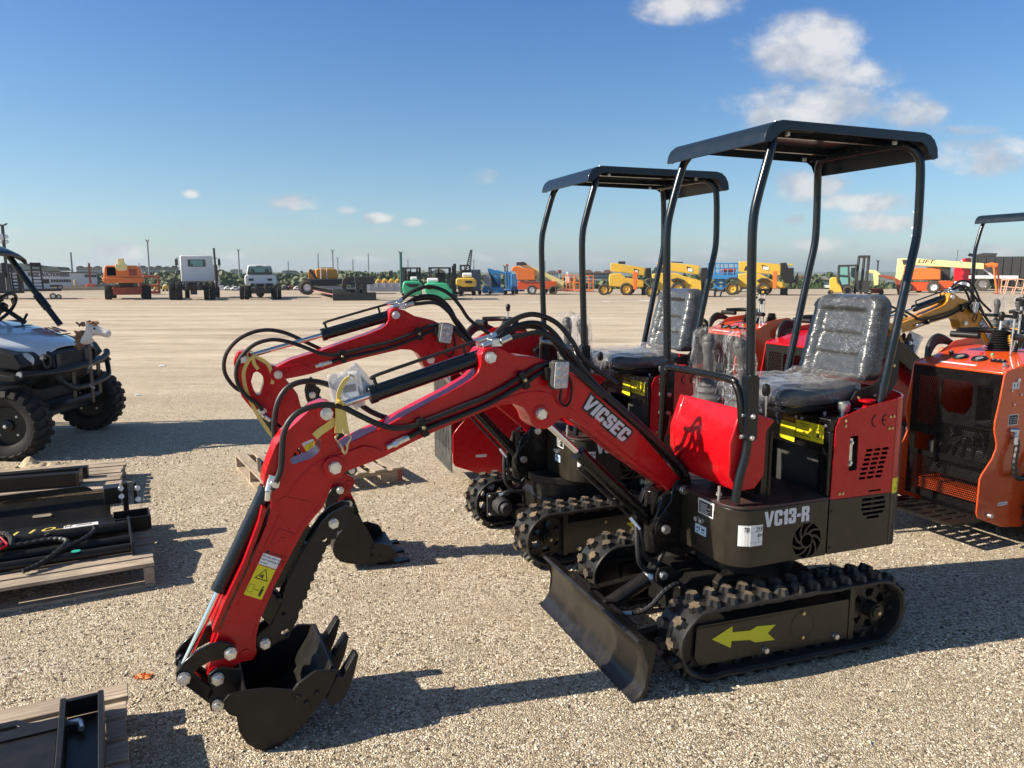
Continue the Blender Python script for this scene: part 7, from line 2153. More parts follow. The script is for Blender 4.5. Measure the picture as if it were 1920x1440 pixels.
g = MB(); b.bx(g, zx(Z2, 1290), zx(Z2, 1320), zy(Z2, 590), zy(Z2, 650), -2, 3); b.bx(g, zx(Z2, 1400), zx(Z2, 1430), zy(Z2, 590), zy(Z2, 650), -2, 3); b.bx(g, zx(Z2, 1235), zx(Z2, 1510), zy(Z2, 585), zy(Z2, 620), .5, 1.5); b.bx(g, zx(Z2, 1250), zx(Z2, 1480), zy(Z2, 630), zy(Z2, 700), -.6, .4); g.sphere((b.P(Z2((1350, 690))[0])[0], -.2, .35), .24); b.part(g, 'frame', M_DGREY, .02)
g = MB(); b.bx(g, zx(Z2, 1445), zx(Z2, 1548), zy(Z2, 645), zy(Z2, 665), .2, .9); b.part(g, 'step', M_GREY)
for (x0, x1, y0) in ((1110, 1160, -.4), (1165, 1220, -.4), (1495, 1550, -.4), (1555, 1600, -.4), (1200, 1240, 3.6), (1490, 1530, 3.6)): b.wheel_end(zx(Z2, x0), zx(Z2, x1), zy(Z2, 610), y0)

# ---- lowboy trailer, its gooseneck end towards us
b = BG('lowboy_trailer', 'black lowboy trailer with detached gooseneck, low deck running back to the left', 'trailer', 666, 562.5)
g = MB(); b.bx(g, 626, 707, 548, 562, -.3, .8); b.bx(g, 626, 660, 545, 550, -.2, .8); b.pr(g, Z3((400, 480), (400, 440), (412, 395), (440, 378), (520, 376), (525, 400), (440, 440), (440, 500)), -.1, .5)
b.bx(g, zx(Z3, 515), zx(Z3, 690), zy(Z3, 376), zy(Z3, 432), -.6, .2); b.bx(g, zx(Z3, 520), zx(Z3, 560), zy(Z3, 420), zy(Z3, 520), -.3, .3); b.bx(g, zx(Z3, 580), zx(Z3, 620), zy(Z3, 420), zy(Z3, 520), -.3, .3); b.bx(g, zx(Z3, 430), zx(Z3, 690), zy(Z3, 425), zy(Z3, 455), 3.5, 4.0)
b.part(g, 'gooseneck', M_DGREY, .03)
g = MB()
def XY(px, d):
	X = (px - 960) / 1450 * d - (666 - 960) * b.k; Y = d - b.d
	return X * math.cos(b.th) - Y * math.sin(b.th), X * math.sin(b.th) + Y * math.cos(b.th)
A0 = XY(627, 44.5); A1 = XY(690, 44.5); B0 = XY(588, 56); B1 = XY(630, 56)
def slab(g, z0, z1, A0=A0, A1=A1, B0=B0, B1=B1, mi=0):
	vs = [(*A0, z0), (*A1, z0), (*B1, z0), (*B0, z0), (*A0, z1), (*A1, z1), (*B1, z1), (*B0, z1)]
	g.add(vs, [(0, 3, 2, 1), (4, 5, 6, 7), (0, 1, 5, 4), (1, 2, 6, 5), (2, 3, 7, 6), (3, 0, 4, 7)], mi)
slab(g, .35, .62); b.part(g, 'deck', M_DGREY)
g = MB()
for k in range(12):
	t = (k + .5) / 12; x = A0[0] * (1 - t) + B0[0] * t; y = A0[1] * (1 - t) + B0[1] * t
	g.box(x - .06, x - .02, y - .22, y + .22, .40, .58)
b.part(g, 'side_pocket', M_INK)
g = MB(); slab(g, .30, .345, A0=(A0[0] - .05, A0[1]), A1=(A0[0] + .2, A0[1]), B0=(B0[0] - .05, B0[1]), B1=(B0[0] + .2, B0[1])); b.part(g, 'reflective_strip', mat('red_white_tape', (.45, .16, .15), .5))
for d_ in (55.2, 56.6):
	x, y = XY(579 if d_ < 56 else 576, d_)
	tyre(b.root, (x, y, .5), .5, .5, m=M_TYREG, rim=M_WHITE, nuts=False, axis='x' if False else 'y', rimr=.5)
g = MB(); x, y = XY(600, 57); g.box(x - 1, x + 4, y - .5, y + 2, .7, 1.1); b.part(g, 'rear_frame', M_DGREY, .03)
b = BG('excavator_body', 'amber machine body strapped onto the lowboy trailer', 'machine', 608, 0, d=57, z0=1.15)
g = MB(); b.pr(g, Z3((165, 315), (200, 305), (330, 305), (365, 318), (365, 398), (180, 400)), 0, 2.4); b.part(g, 'engine_cover', M_YELO, .08)
g = MB(); b.pr(g, Z3((100, 330), (160, 310), (175, 400), (105, 405)), .3, 1.6); b.part(g, 'counterweight', M_YELO, .04)
g = MB(); b.tb(g, Z3((120, 315), (180, 405)), .12, -.2); b.pr(g, Z3((180, 395), (360, 400), (345, 470), (190, 470)), .2, 2.4); b.pr(g, Z3((210, 302), (330, 302), (330, 296), (210, 296)), .4, 1.8); b.part(g, 'undercarriage', M_DGREY, .02)
g = MB(); b.tb(g, Z3((218, 300), (218, 398)), .03, -.03); b.tb(g, Z3((270, 300), (272, 398)), .03, -.03); b.part(g, 'strap', M_LABEL)

# ---- forklifts
def forklift(label, px, gy, m, x0, x1, top, cwt, tank, wheels, vee, d0=2.4, yaw=0, Z=Z3, mast=None):
	b = BG('forklift', label, 'forklift', px, gy, 'forklifts in the far row')
	g = MB(); b.pr(g, cwt, -.9, .9); b.part(g, 'counterweight', m, .07)
	g = MB(); b.pr(g, vee, -.93, -.9); b.part(g, 'grille', M_INK)
	g = MB()
	t = Z((0, top))[0][1]; lo = min(q[1] for q in cwt) + 4; xa, xb = zx(Z, x0), zx(Z, x1)
	for (x, y) in ((xa, -.5), (xb, -.5), (xa + (xb - xa) * .06, 1.6), (xb - (xb - xa) * .04, 1.6), (xa + (xb - xa) * .45, 1.6)): b.tb(g, [(x, t + .5, y), (x + .5, lo + 14, y)], .045)
	a = b.P((xa - 1, t + 1)); c = b.P((xb + 1, t)); g.box(a[0], c[0], -.6, 1.7, a[1] - .03, c[1] + .02)
	b.part(g, 'overhead_guard', M_INK)
	g = MB(); p, q = b.P(tank[0]), b.P(tank[1]); zc = (p[1] + q[1]) / 2; r_ = abs(p[1] - q[1]) / 2
	g.cyl((p[0], -.55, zc), (q[0], -.55, zc), r_, n=16); g.cyl((p[0] - .05, -.55, zc), (p[0], -.55, zc), r_ * .6, r_, n=16); g.cyl((q[0], -.55, zc), (q[0] + .05, -.55, zc), r_, r_ * .6, n=16); b.part(g, 'gas_bottle', M_WHITE)
	g = MB(); p = b.P(((xa + xb) / 2, lo)); g.box(p[0] - .3, p[0] + .3, .2, .8, p[1] - .1, p[1] + .35); g.box(p[0] - .3, p[0] + .3, .75, .85, p[1], p[1] + .7); g.box(p[0] - .5, p[0] + .5, -.6, 1.9, .25, p[1] - .2); b.part(g, 'seat', M_INK, .03)
	g = MB(); xm = b.P(((xa + xb) / 2, 0))[0]
	mx = xm if mast is None else b.P((mast, 0))[0]
	H = b.P((0, t))[1]
	for sx in (-.38, .38):
		if mast is None: g.box(mx + sx - .06, mx + sx + .06, 1.9, 2.1, .1, H - .0)
		else: g.box(mx - .1, mx + .1, sx - .06, sx + .06, .1, H + .1)
	if mast is None: g.box(mx - .45, mx + .45, 2.0, 2.1, .5, .9)
	else: g.box(mx, mx + .08, -.5, .5, .3, .8); g.box(mx, mx + 1.1, -.35, -.25, .06, .1)
	b.part(g, 'mast', M_INK)
	for (wa, wb, y0, mm) in wheels: b.wheel(wa, wb, y0, .26, m=mm, chunky=False)
	return b
forklift('green forklift with grey gas bottle beside the tall floodlight pole', 774, 555, M_GREEN, 948, 1102, 298, Z3((950, 430), (965, 415), (1095, 415), (1118, 440), (1112, 530), (1000, 545), (950, 520), (940, 470)), (Z3((1022, 376))[0], Z3((1068, 410))[0]), ((zx(Z3, 975), zx(Z3, 1008), -.5, M_TYREG), (zx(Z3, 1088), zx(Z3, 1120), -.5, M_TYREG), (zx(Z3, 930), zx(Z3, 958), 1.4, M_TYREG)), Z3((968, 438), (1098, 440), (1065, 470), (1000, 466)))
forklift('green forklift with two pale gas bottles, in front of the yellow forklift', 828, 561, M_GREEN, 1183, 1370, 297, Z3((1140, 445), (1165, 430), (1300, 430), (1345, 440), (1385, 500), (1390, 560), (1310, 572), (1250, 540), (1160, 535), (1140, 500)), (Z3((1172, 388))[0], Z3((1255, 428))[0]), ((zx(Z3, 1250), zx(Z3, 1310), -.7, M_TYREG), (zx(Z3, 1374), zx(Z3, 1432), -.7, M_TYREG), (zx(Z3, 1140), zx(Z3, 1190), .8, M_TYREG)), Z3((1150, 455), (1245, 465), (1190, 490), (1160, 482)), mast=zx(Z3, 1400))
forklift('yellow forklift seen from behind, white gas bottle on its counterweight', 872, 553, M_YEL, 1460, 1548, 276, Z3((1420, 400), (1440, 388), (1580, 388), (1600, 410), (1600, 462), (1480, 468), (1420, 450)), (Z3((1484, 342))[0], Z3((1556, 384))[0]), ((zx(Z3, 1440), zx(Z3, 1490), -.5, M_TYRE), (zx(Z3, 1555), zx(Z3, 1598), -.5, M_TYRE), (zx(Z3, 1410), zx(Z3, 1440), 1.4, M_TYRE)), Z3((1498, 412), (1568, 412), (1560, 432), (1505, 432)), mast=zx(Z3, 1410))

# ---- container, crane boom
b = BG('shipping_container', 'dark blue shipping container behind the yellow forklift', 'container', 890, 545.5)
g = MB(); b.bx(g, zx(Z3, 1530), zx(Z3, 1640), zy(Z3, 315), 545.5, 0, 6)
for k in range(8): x = zx(Z3, 1535 + k * 13); b.bx(g, x, x + 1.2, zy(Z3, 320), 545, -.05, 0)
b.part(g, 'container_shell', M_DBLUE, .02)
b = BG('lattice_crane', 'distant crane with lattice boom rising behind the forklifts', 'crane', 878, 0, d=120, z0=-3)
g = MB(); lo = Z3((1505, 330), (1545, 330)); hi = Z3((1553, 142), (1565, 142))
for y in (-.5, .5):
	b.tb(g, [(*lo[0], y), (*hi[0], y)], .09); b.tb(g, [(*lo[1], y), (*hi[1], y)], .09)
	for k in range(10):
		t = k / 10; u_ = (k + 1) / 10
		b.tb(g, [(lo[0][0] * (1 - t) + hi[0][0] * t, lo[0][1] * (1 - t) + hi[0][1] * t, y), (lo[1][0] * (1 - u_) + hi[1][0] * u_, lo[1][1] * (1 - u_) + hi[1][1] * u_, y)], .06)
b.part(g, 'lattice_boom', M_DGREY)
g = MB(); b.bx(g, 866, 884, 512, 530, -2, 3); b.part(g, 'crane_cab', M_GREY, .1)

# ---- blue boom lifts
b = BG('boom_lift', 'blue folded boom lift with grey cover between container and orange lift', 'boom lift', 925, 551)
g = MB(); b.pr(g, Z4((35, 310), (60, 300), (105, 302), (122, 345), (122, 430), (35, 430)), -.9, .4); b.part(g, 'motor_cover', M_GREY, .04)
g = MB(); b.pr(g, Z4((75, 248), (110, 245), (215, 285), (215, 320), (150, 300), (150, 430), (190, 430), (190, 330), (215, 330), (215, 430), (130, 430), (130, 330)), -.3, .3); b.part(g, 'boom', M_BLUE, .02)
g = MB(); b.bx(g, zx(Z4, 30), zx(Z4, 250), zy(Z4, 440), zy(Z4, 500), -.8, .8); b.bx(g, zx(Z4, 140), zx(Z4, 220), zy(Z4, 320), zy(Z4, 440), -.3, .7); b.part(g, 'chassis', M_BLUE, .03)
for (x0, x1) in ((-20, 22), (90, 136), (248, 290)): b.wheel(zx(Z4, x0), zx(Z4, x1), -.8, .22, m=M_TYREG, chunky=False)
b = BG('boom_lift', 'small blue mast lift with basket beside the orange boom lift', 'boom lift', 962, 550)
g = MB()
for x in (275, 300, 325): b.tb(g, Z4((x, 275), (x + 5, 470)), .05, -.3); b.tb(g, Z4((x, 275), (x + 5, 470)), .05, .3)
for k in range(6): b.tb(g, Z4((275, 290 + k * 32), (330, 300 + k * 32)), .04, -.3)
b.tb(g, Z4((170, 270), (280, 300), (330, 290)), .09, 0); b.part(g, 'mast', M_BLUE)
g = MB(); b.bx(g, zx(Z4, 330), zx(Z4, 395), zy(Z4, 300), zy(Z4, 470), -.5, .5); b.part(g, 'cabinet', M_BLUE, .03)
g = MB()
for x in (400, 430, 465): b.tb(g, Z4((x, 315), (x, 470)), .03, -.5)
for y in (315, 380, 440): b.tb(g, Z4((400, y), (465, y)), .03, -.5)
b.bx(g, zx(Z4, 265), zx(Z4, 470), zy(Z4, 468), zy(Z4, 482), -.6, .6); b.part(g, 'basket', M_BLUE)
for (x0, x1) in ((330, 368), (368, 404)): b.wheel(zx(Z4, x0), zx(Z4, x1), -.6, .2, m=M_TYREG, chunky=False)

# ---- orange telescopic lift with cream boom lowered to the right
b = BG('boom_lift', 'orange telescopic lift with long cream boom lowered to baskets', 'boom lift', 1003, 551)
g = MB(); b.pr(g, Z4((345, 228), (400, 222), (480, 245), (580, 252), (585, 368), (400, 368), (380, 280), (335, 272)), -.9, .9); b.part(g, 'engine_cover', M_ORANGE, .06)
g = MB(); b.pr(g, Z4((385, 182), (465, 178), (498, 200), (490, 212), (400, 212), (388, 225)), -.4, .4); b.part(g, 'boom_head', M_DGREY, .02)
g = MB(); b.pr(g, Z4((410, 212), (490, 205), (585, 240), (890, 378), (868, 462), (640, 345), (470, 240)), -.25, .25); b.part(g, 'boom', M_CREAM, .03)
g = MB(); b.bx(g, zx(Z4, 400), zx(Z4, 800), zy(Z4, 378), zy(Z4, 460), -.8, .8); b.bx(g, zx(Z4, 720), zx(Z4, 980), zy(Z4, 462), zy(Z4, 478), -.5, .5); b.part(g, 'chassis', M_OREDO, .03)
b.wheel(zx(Z4, 498), zx(Z4, 596), -1.0, .4, rim=M_WHITE); b.wheel(zx(Z4, 722), zx(Z4, 812), -1.0, .4); b.wheel(zx(Z4, 640), zx(Z4, 720), 1.2, .4)
def basket(label, px, gy, x0, x1, yt, yb, n_, Z=Z4, m=M_ORANGE, panels=()):
	b = BG('work_basket', label, 'basket', px, gy, 'orange work baskets')
	g = MB()
	for y in (-.5, .5):
		for k in range(n_ + 1): x = x0 + (x1 - x0) * k / n_; b.tb(g, Z((x, yt), (x, yb)), .035, y)
		for t in (0, .45): b.tb(g, Z((x0, yt + (yb - yt) * t), (x1, yt + (yb - yt) * t)), .035, y)
	b.bx(g, zx(Z, x0), zx(Z, x1), zy(Z, yb - 15), zy(Z, yb), -.55, .55); b.part(g, 'rail', m)
	for (a, c, t, u_, mm) in panels:
		g = MB(); b.bx(g, zx(Z, a), zx(Z, c), zy(Z, t), zy(Z, u_), -.3, .3); b.part(g, 'panel', mm, .02)
	return b
basket('orange work basket at the tip of the long cream boom', 1066, 546, 875, 985, 315, 475, 3, panels=((900, 940, 330, 400, M_WHITE), (910, 930, 280, 330, M_WHITE)))
basket('orange work basket with white and grey panels beside the boom tip', 1098, 546.5, 1000, 1192, 320, 478, 4, panels=((1045, 1092, 352, 452, M_WHITE), (1140, 1190, 352, 445, M_GREY)))

# ---- telehandlers
def telehandler(label, px, gy, Z, boom, body, wheels, head, extra, cab=None, decal=None):
	b = BG('telehandler', label, 'telehandler', px, gy, 'yellow telehandlers in the far row')
	g = MB(); b.pr(g, boom, -.30, .30); b.part(g, 'boom', M_YEL, .03)
	g = MB(); b.pr(g, body, -.85, .85); b.part(g, 'body', M_YEL, .06)
	for w in wheels: b.wheel(zx(Z, w[0]), zx(Z, w[1]), -1.05, .42, rim=M_YEL, lugs=16, rimr=.58, yb=w[2] if len(w) > 2 else None)
	for w in wheels[:2]: b.wheel(zx(Z, w[0]) + 6, zx(Z, w[1]) + 6, 1.05, .42, rim=M_YEL, lugs=12, rimr=.58)
	g = MB(); b.pr(g, head, -.5, .5); b.part(g, 'boom_head', M_INK, .04)
	for (pts, y0, y1, m) in extra:
		g = MB(); b.pr(g, pts, y0, y1); b.part(g, {M_INK.name: 'fork', M_GREY.name: 'cover', M_RUST.name: 'outrigger', M_ORANGE.name: 'outrigger', M_YEL.name: 'frame_plate', M_DGREY.name: 'mudguard'}.get(m.name, 'frame_plate'), m, .02)
	if cab:
		g = MB(); b.pr(g, cab, -.8, .1, 0); b.part(g, 'cab', M_GLASSD, .03)
	if decal:
		g = MB(); b.pr(g, decal, -.312, -.302); c = [(q[0] + 2.2, q[1] + 2.4) for q in decal]
		x0 = min(q[0] for q in decal); x1 = max(q[0] for q in decal); y0 = min(q[1] for q in decal); y1 = max(q[1] for q in decal)
		b.pr(g, [(x0 + 2.4, y0 + 3.2), (x1 - 1, y0 + 4), (x1 - 1, y1 - 1), (x0 + 3, y1 - 2)], -.32, -.314, 1); b.part(g, 'decal', [M_INK, M_WHITE])
	return b
telehandler('yellow telehandler with tan outrigger, leftmost of the telehandlers', 1165, 552, Z4, Z4((1372, 192), (1400, 190), (1735, 240), (1720, 320), (1600, 302), (1480, 285), (1372, 275)), Z4((1365, 300), (1480, 295), (1530, 340), (1600, 350), (1720, 370), (1720, 440), (1480, 440), (1365, 430), (1355, 350)),
			((1250, 1362), (1475, 1602)), Z4((1735, 240), (1790, 240), (1800, 340), (1725, 355)),
			((Z4((1600, 280), (1650, 280), (1645, 460), (1612, 460)), -1.5, -1.2, M_ORANGE), (Z4((1450, 172), (1525, 172), (1525, 200), (1450, 198)), -.2, .6, M_DGREY), (Z4((1700, 400), (1745, 400), (1745, 520), (1700, 515)), -.4, .4, M_DGREY)), decal=Z4((1610, 245), (1665, 262), (1660, 300), (1625, 285)))
telehandler('yellow telehandler with cab and raised black fork carriage, middle of the row', 1272, 555, Z5, Z5((245, 162), (300, 158), (560, 185), (645, 195), (640, 278), (380, 245), (300, 260), (250, 250)), Z5((200, 270), (300, 260), (430, 262), (500, 290), (660, 330), (665, 410), (560, 430), (220, 420)),
			((148, 247), (385, 512, 552.5)), Z5((655, 215), (715, 212), (730, 330), (715, 395), (665, 395), (650, 290)),
			((Z5((560, 330), (600, 322), (660, 335), (665, 415), (580, 425), (550, 370)), -1.1, -.86, M_YEL), (Z5((380, 320), (440, 305), (505, 325), (515, 345), (450, 325), (395, 345)), -1.3, -.86, M_DGREY), (Z5((145, 325), (200, 305), (250, 322), (235, 345), (195, 322), (150, 350)), -1.3, -.86, M_DGREY), (Z5((625, 405), (860, 412), (860, 425), (640, 420)), -.9, -.8, M_INK), (Z5((665, 395), (700, 395), (705, 478), (665, 478)), -.6, .6, M_DGREY), (Z5((780, 420), (800, 420), (800, 495), (780, 495)), -.9, -.8, M_INK), (Z5((845, 420), (862, 420), (840, 490), (825, 490)), -.9, -.8, M_INK), (Z5((380, 155), (490, 160), (490, 170), (380, 165)), -.3, .3, M_DGREY)), cab=Z5((200, 250), (225, 210), (300, 205), (300, 300), (205, 300)), decal=Z5((522, 200), (580, 218), (585, 256), (535, 245)))
telehandler('yellow telehandler with orange outrigger and upright forks, rightmost of the row', 1400, 552, Z5, Z5((1012, 155), (1110, 158), (1385, 180), (1402, 195), (1402, 285), (1230, 265), (1110, 262), (1012, 245)), Z5((1010, 270), (1110, 262), (1215, 270), (1330, 330), (1450, 350), (1450, 400), (1200, 392), (1030, 392)),
			((900, 1020), (1188, 1306)), Z5((1395, 170), (1450, 168), (1470, 215), (1520, 215), (1522, 350), (1450, 355), (1400, 290)),
			((Z5((1325, 245), (1368, 245), (1368, 402), (1335, 402)), -1.5, -1.2, M_ORANGE), (Z5((895, 325), (940, 300), (1000, 302), (1022, 330), (960, 318), (905, 345)), -1.3, -.86, M_DGREY), (Z5((1185, 330), (1230, 305), (1290, 312), (1312, 345), (1250, 325), (1195, 345)), -1.3, -.86, M_DGREY), (Z5((1520, 345), (1560, 245), (1568, 345), (1560, 355)), -.4, -.3, M_INK), (Z5((1410, 395), (1475, 395), (1475, 468), (1410, 468)), -.5, .5, M_INK), (Z5((1540, 350), (1640, 365), (1640, 375), (1540, 362)), -.4, -.3, M_INK), (Z5((1625, 300), (1635, 300), (1612, 460), (1600, 460)), -.4, -.35, M_RUST), (Z5((1560, 290), (1630, 292), (1630, 300), (1560, 298)), -.4, -.35, M_RUST), (Z5((1470, 178), (1510, 178), (1510, 198), (1480, 200)), -.2, .2, M_YEL), (Z5((1130, 180), (1105, 240), (1060, 240), (1075, 200)), -.32, -.30, M_DGREY)), decal=Z5((1225, 185), (1280, 200), (1296, 240), (1238, 230)))
# ---- blue scissor lift with orange load
b = BG('scissor_lift', 'blue scissor lift with railed platform behind the telehandlers', 'scissor lift', 1351, 546.5)
g = MB()
for y in (-1, 1):
	for x in (728, 790, 835, 870, 912, 965, 1000): b.tb(g, Z5((x, 170), (x, 300)), .05, y)
	for yy in (172, 215, 262): b.tb(g, Z5((728, yy + (6 if y < 0 else 0)), (1002, yy)), .045, y)
b.bx(g, zx(Z5, 725), zx(Z5, 1000), zy(Z5, 278), zy(Z5, 315), -1.1, 1.1); b.part(g, 'platform', M_BLUE)
g = MB(); b.bx(g, zx(Z5, 850), zx(Z5, 985), zy(Z5, 215), zy(Z5, 276), -.6, .6); b.part(g, 'load', M_OREDO, .05)
g = MB()
for k in range(3): b.tb(g, Z5((790, 320 + k * 32), (905, 350 + k * 32)), .06, -.6); b.tb(g, Z5((905, 320 + k * 32), (790, 350 + k * 32)), .06, -.6)
b.bx(g, zx(Z5, 780), zx(Z5, 920), zy(Z5, 395), zy(Z5, 425), -.9, .9); b.part(g, 'scissor_arms', M_BLUE)
for (x0, x1) in ((785, 825), (870, 912)): b.wheel(zx(Z5, x0), zx(Z5, x1), -.9, .3, chunky=False)

# ---- yellow forklift with cab
b = BG('forklift', 'yellow forklift with glazed dark cab and tall mast, right of the telehandlers', 'forklift', 1582, 552.5, 'forklifts in the far row')
g = MB(); b.pr(g, Z6((145, 690), (160, 672), (210, 670), (218, 715), (250, 745), (272, 800), (250, 806), (160, 805), (148, 760)), -.9, .9); b.part(g, 'counterweight', M_YEL, .06)
g = MB()
for seg in (((218, 570), (222, 690)), ((305, 566), (322, 760)), ((375, 566), (370, 740)), ((218, 570), (380, 566)), ((222, 655), (310, 660)), ((230, 700), (270, 800)), ((270, 800), (330, 800))):
	for y in (-.75, .75): b.tb(g, Z6(*seg), .06, y)
b.bx(g, zx(Z6, 214), zx(Z6, 385), zy(Z6, 562), zy(Z6, 574), -.8, .8); b.pr(g, Z6((240, 740), (340, 740), (370, 800), (275, 800)), -.8, .8); b.part(g, 'cab', M_DGREY)
g = MB(); b.pr(g, Z6((226, 580), (305, 580), (312, 655), (228, 650)), -.74, -.72); b.pr(g, Z6((228, 662), (312, 664), (320, 730), (255, 735)), -.74, -.72); b.pr(g, Z6((330, 585), (370, 585), (368, 700), (335, 700)), .6, .62); b.part(g, 'window', M_GLASS)
g = MB()
for x in (385, 430, 470): b.tb(g, Z6((x + 10, 482), (x - 10 if x < 400 else x, 815)), .09, -.4); b.tb(g, Z6((x + 10, 482), (x - 10 if x < 400 else x, 815)), .09, .4)
b.bx(g, zx(Z6, 395), zx(Z6, 488), zy(Z6, 480), zy(Z6, 500), -.5, .5); b.bx(g, zx(Z6, 385), zx(Z6, 500), zy(Z6, 700), zy(Z6, 790), -.5, .5); b.bx(g, zx(Z6, 375), zx(Z6, 530), zy(Z6, 788), zy(Z6, 800), -.5, -.3); b.part(g, 'mast', M_DGREY)
b.wheel(zx(Z6, 135), zx(Z6, 185), -.8, .3, chunky=False); b.wheel(zx(Z6, 272), zx(Z6, 360), -.8, .35, chunky=False)

# ---- small red articulated lift
b = BG('boom_lift', 'small red articulated lift with folded cream boom, far right', 'boom lift', 1650, 551.5)
g = MB(); b.bx(g, zx(Z6, 500), zx(Z6, 630), zy(Z6, 770), zy(Z6, 812), -.6, .6); b.pr(g, Z6((560, 640), (590, 650), (700, 660), (780, 700), (775, 822), (760, 822), (725, 690), (690, 690), (560, 660)), -.2, .2); b.part(g, 'jib', M_RUST, .02)
g = MB(); b.pr(g, Z6((490, 605), (560, 612), (600, 645), (580, 660), (540, 640), (490, 630)), -.2, .2); b.pr(g, Z6((530, 640), (580, 650), (585, 740), (545, 745)), -.3, .3); b.part(g, 'boom', M_CREAM, .02)
b.wheel(zx(Z6, 475), zx(Z6, 535), -.6, .25, chunky=False, rim=M_CREAM); b.wheel(zx(Z6, 590), zx(Z6, 636), -.6, .25, chunky=False, rim=M_RUST)
# ---- big boom lift at the right
b = BG('boom_lift', 'large orange boom lift with long level cream boom, far right', 'boom lift', 1735, 548)
g = MB(); b.pr(g, Z6((735, 505), (860, 500), (1000, 512), (1495, 550), (1500, 602), (1000, 572), (870, 560), (805, 575), (800, 640), (770, 740), (725, 720)), -.35, .35); b.pr(g, Z6((1000, 580), (1160, 575), (1165, 690), (1130, 700), (1000, 700)), .3, .9); b.part(g, 'boom', M_CREAM, .04)
g = MB(); add_text(g, 'LIFT', .42, (*[(b.P(Z6((920, 543))[0])[0])], -.36, b.P(Z6((920, 543))[0])[1]), (1, 0, -.06), (0, 0, 1), shear=.3, width=1.2, ext=.004); b.part(g, 'lettering', M_INK)
g = MB(); b.pr(g, Z6((805, 592), (920, 588), (1060, 592), (1130, 605), (1135, 695), (820, 695), (800, 640)), -1.1, .25); b.part(g, 'engine_cover', M_ORANGE, .08)
g = MB(); b.pr(g, Z6((1145, 582), (1215, 582), (1215, 690), (1150, 700)), -.2, 1.0); b.pr(g, Z6((775, 515), (850, 512), (855, 550), (790, 560)), -.4, -.3); b.part(g, 'counterweight', M_DGREY, .04)
g = MB(); b.bx(g, zx(Z6, 870), zx(Z6, 1250), zy(Z6, 708), zy(Z6, 790), -.9, .9); b.bx(g, zx(Z6, 1120), zx(Z6, 1245), zy(Z6, 700), zy(Z6, 765), -1.1, -.9); b.part(g, 'chassis', M_OREDO, .04)
b.wheel(zx(Z6, 1020), zx(Z6, 1130), -1.2, .45, rim=M_WHITE, lugs=14); b.wheel(zx(Z6, 785), zx(Z6, 885), -1.0, .45, rim=M_WHITE); b.wheel(zx(Z6, 905), zx(Z6, 990), 1.2, .45)
g = MB(); b.tb(g, Z6((1500, 575), (1560, 562), (1610, 570)), .17, 0); b.tb(g, Z6((1580, 575), (1625, 800)), .085, -.1); b.tb(g, Z6((1605, 565), (1650, 760)), .07, .2); b.tb(g, Z6((1500, 600), (1580, 660)), .07, 0, mi=1); b.part(g, 'jib', [M_ORANGE, M_WHITE])
g = MB()
rr_ = Z6
for y in (-1.4, .2):
	for (p, q) in (((1645, 690), (1645, 800)), ((1700, 685), (1680, 810)), ((1775, 680), (1750, 810)), ((1850, 690), (1830, 810)), ((1905, 700), (1895, 810)), ((1640, 692), (1780, 680)), ((1780, 682), (1910, 700)), ((1650, 745), (1905, 765))): b.tb(g, Z6(p, q), .035, y)
b.part(g, 'basket_rail', mat('pale_orange_rail', (.72, .40, .28), .5))
g = MB(); b.pr(g, Z6((1580, 808), (1620, 800), (1700, 815), (1920, 815), (1920, 828), (1700, 842), (1585, 828)), -1.5, .3); b.part(g, 'basket_floor', M_RUST)
g = MB(); b.bx(g, zx(Z6, 1695), zx(Z6, 1760), zy(Z6, 700), zy(Z6, 760), -1.3, -.9); b.part(g, 'control_box', M_INK, .03)
# ---- dump truck
b = BG('dump_truck', 'red dump truck with black tipper body behind the large boom lift', 'truck', 1850, 0, d=67)
g = MB(); b.pr(g, Z6((1240, 590), (1290, 540), (1310, 505), (1390, 500), (1400, 700), (1250, 705)), -1.1, 1.1); b.part(g, 'cab', mat('truck_red', (.55, .01, .02), .3, coat=.5), .1)
g = MB(); b.pr(g, Z6((1400, 495), (1450, 490), (1905, 492), (1905, 680), (1420, 668)), -1.25, 1.25); b.pr(g, Z6((1358, 480), (1370, 458), (1440, 470), (1500, 458), (1620, 462), (1610, 490), (1400, 490)), -1.2, 1.2)
for k in range(7): x = zx(Z6, 1445 + k * 75); b.bx(g, x, x + 1.2, zy(Z6, 500), zy(Z6, 668), -1.32, -1.25)
b.part(g, 'tipper_body', M_DGREY, .04)
g = MB(); b.bx(g, zx(Z6, 1385), zx(Z6, 1820), zy(Z6, 655), zy(Z6, 682), -1.4, -1.26); b.bx(g, zx(Z6, 1255), zx(Z6, 1400), zy(Z6, 708), zy(Z6, 752), -1.2, -.4); b.part(g, 'side_skirt', M_WHITE, .03)
g = MB(); b.bx(g, zx(Z6, 1250), zx(Z6, 1920), zy(Z6, 690), zy(Z6, 730), -.5, .5); b.part(g, 'chassis', M_DGREY)
for (x0, x1) in ((1450, 1580), (1720, 1840), (1845, 1960), (1262, 1330)): b.wheel(zx(Z6, x0), zx(Z6, x1), -1.15, .5, rim=M_CHROME, chunky=False)

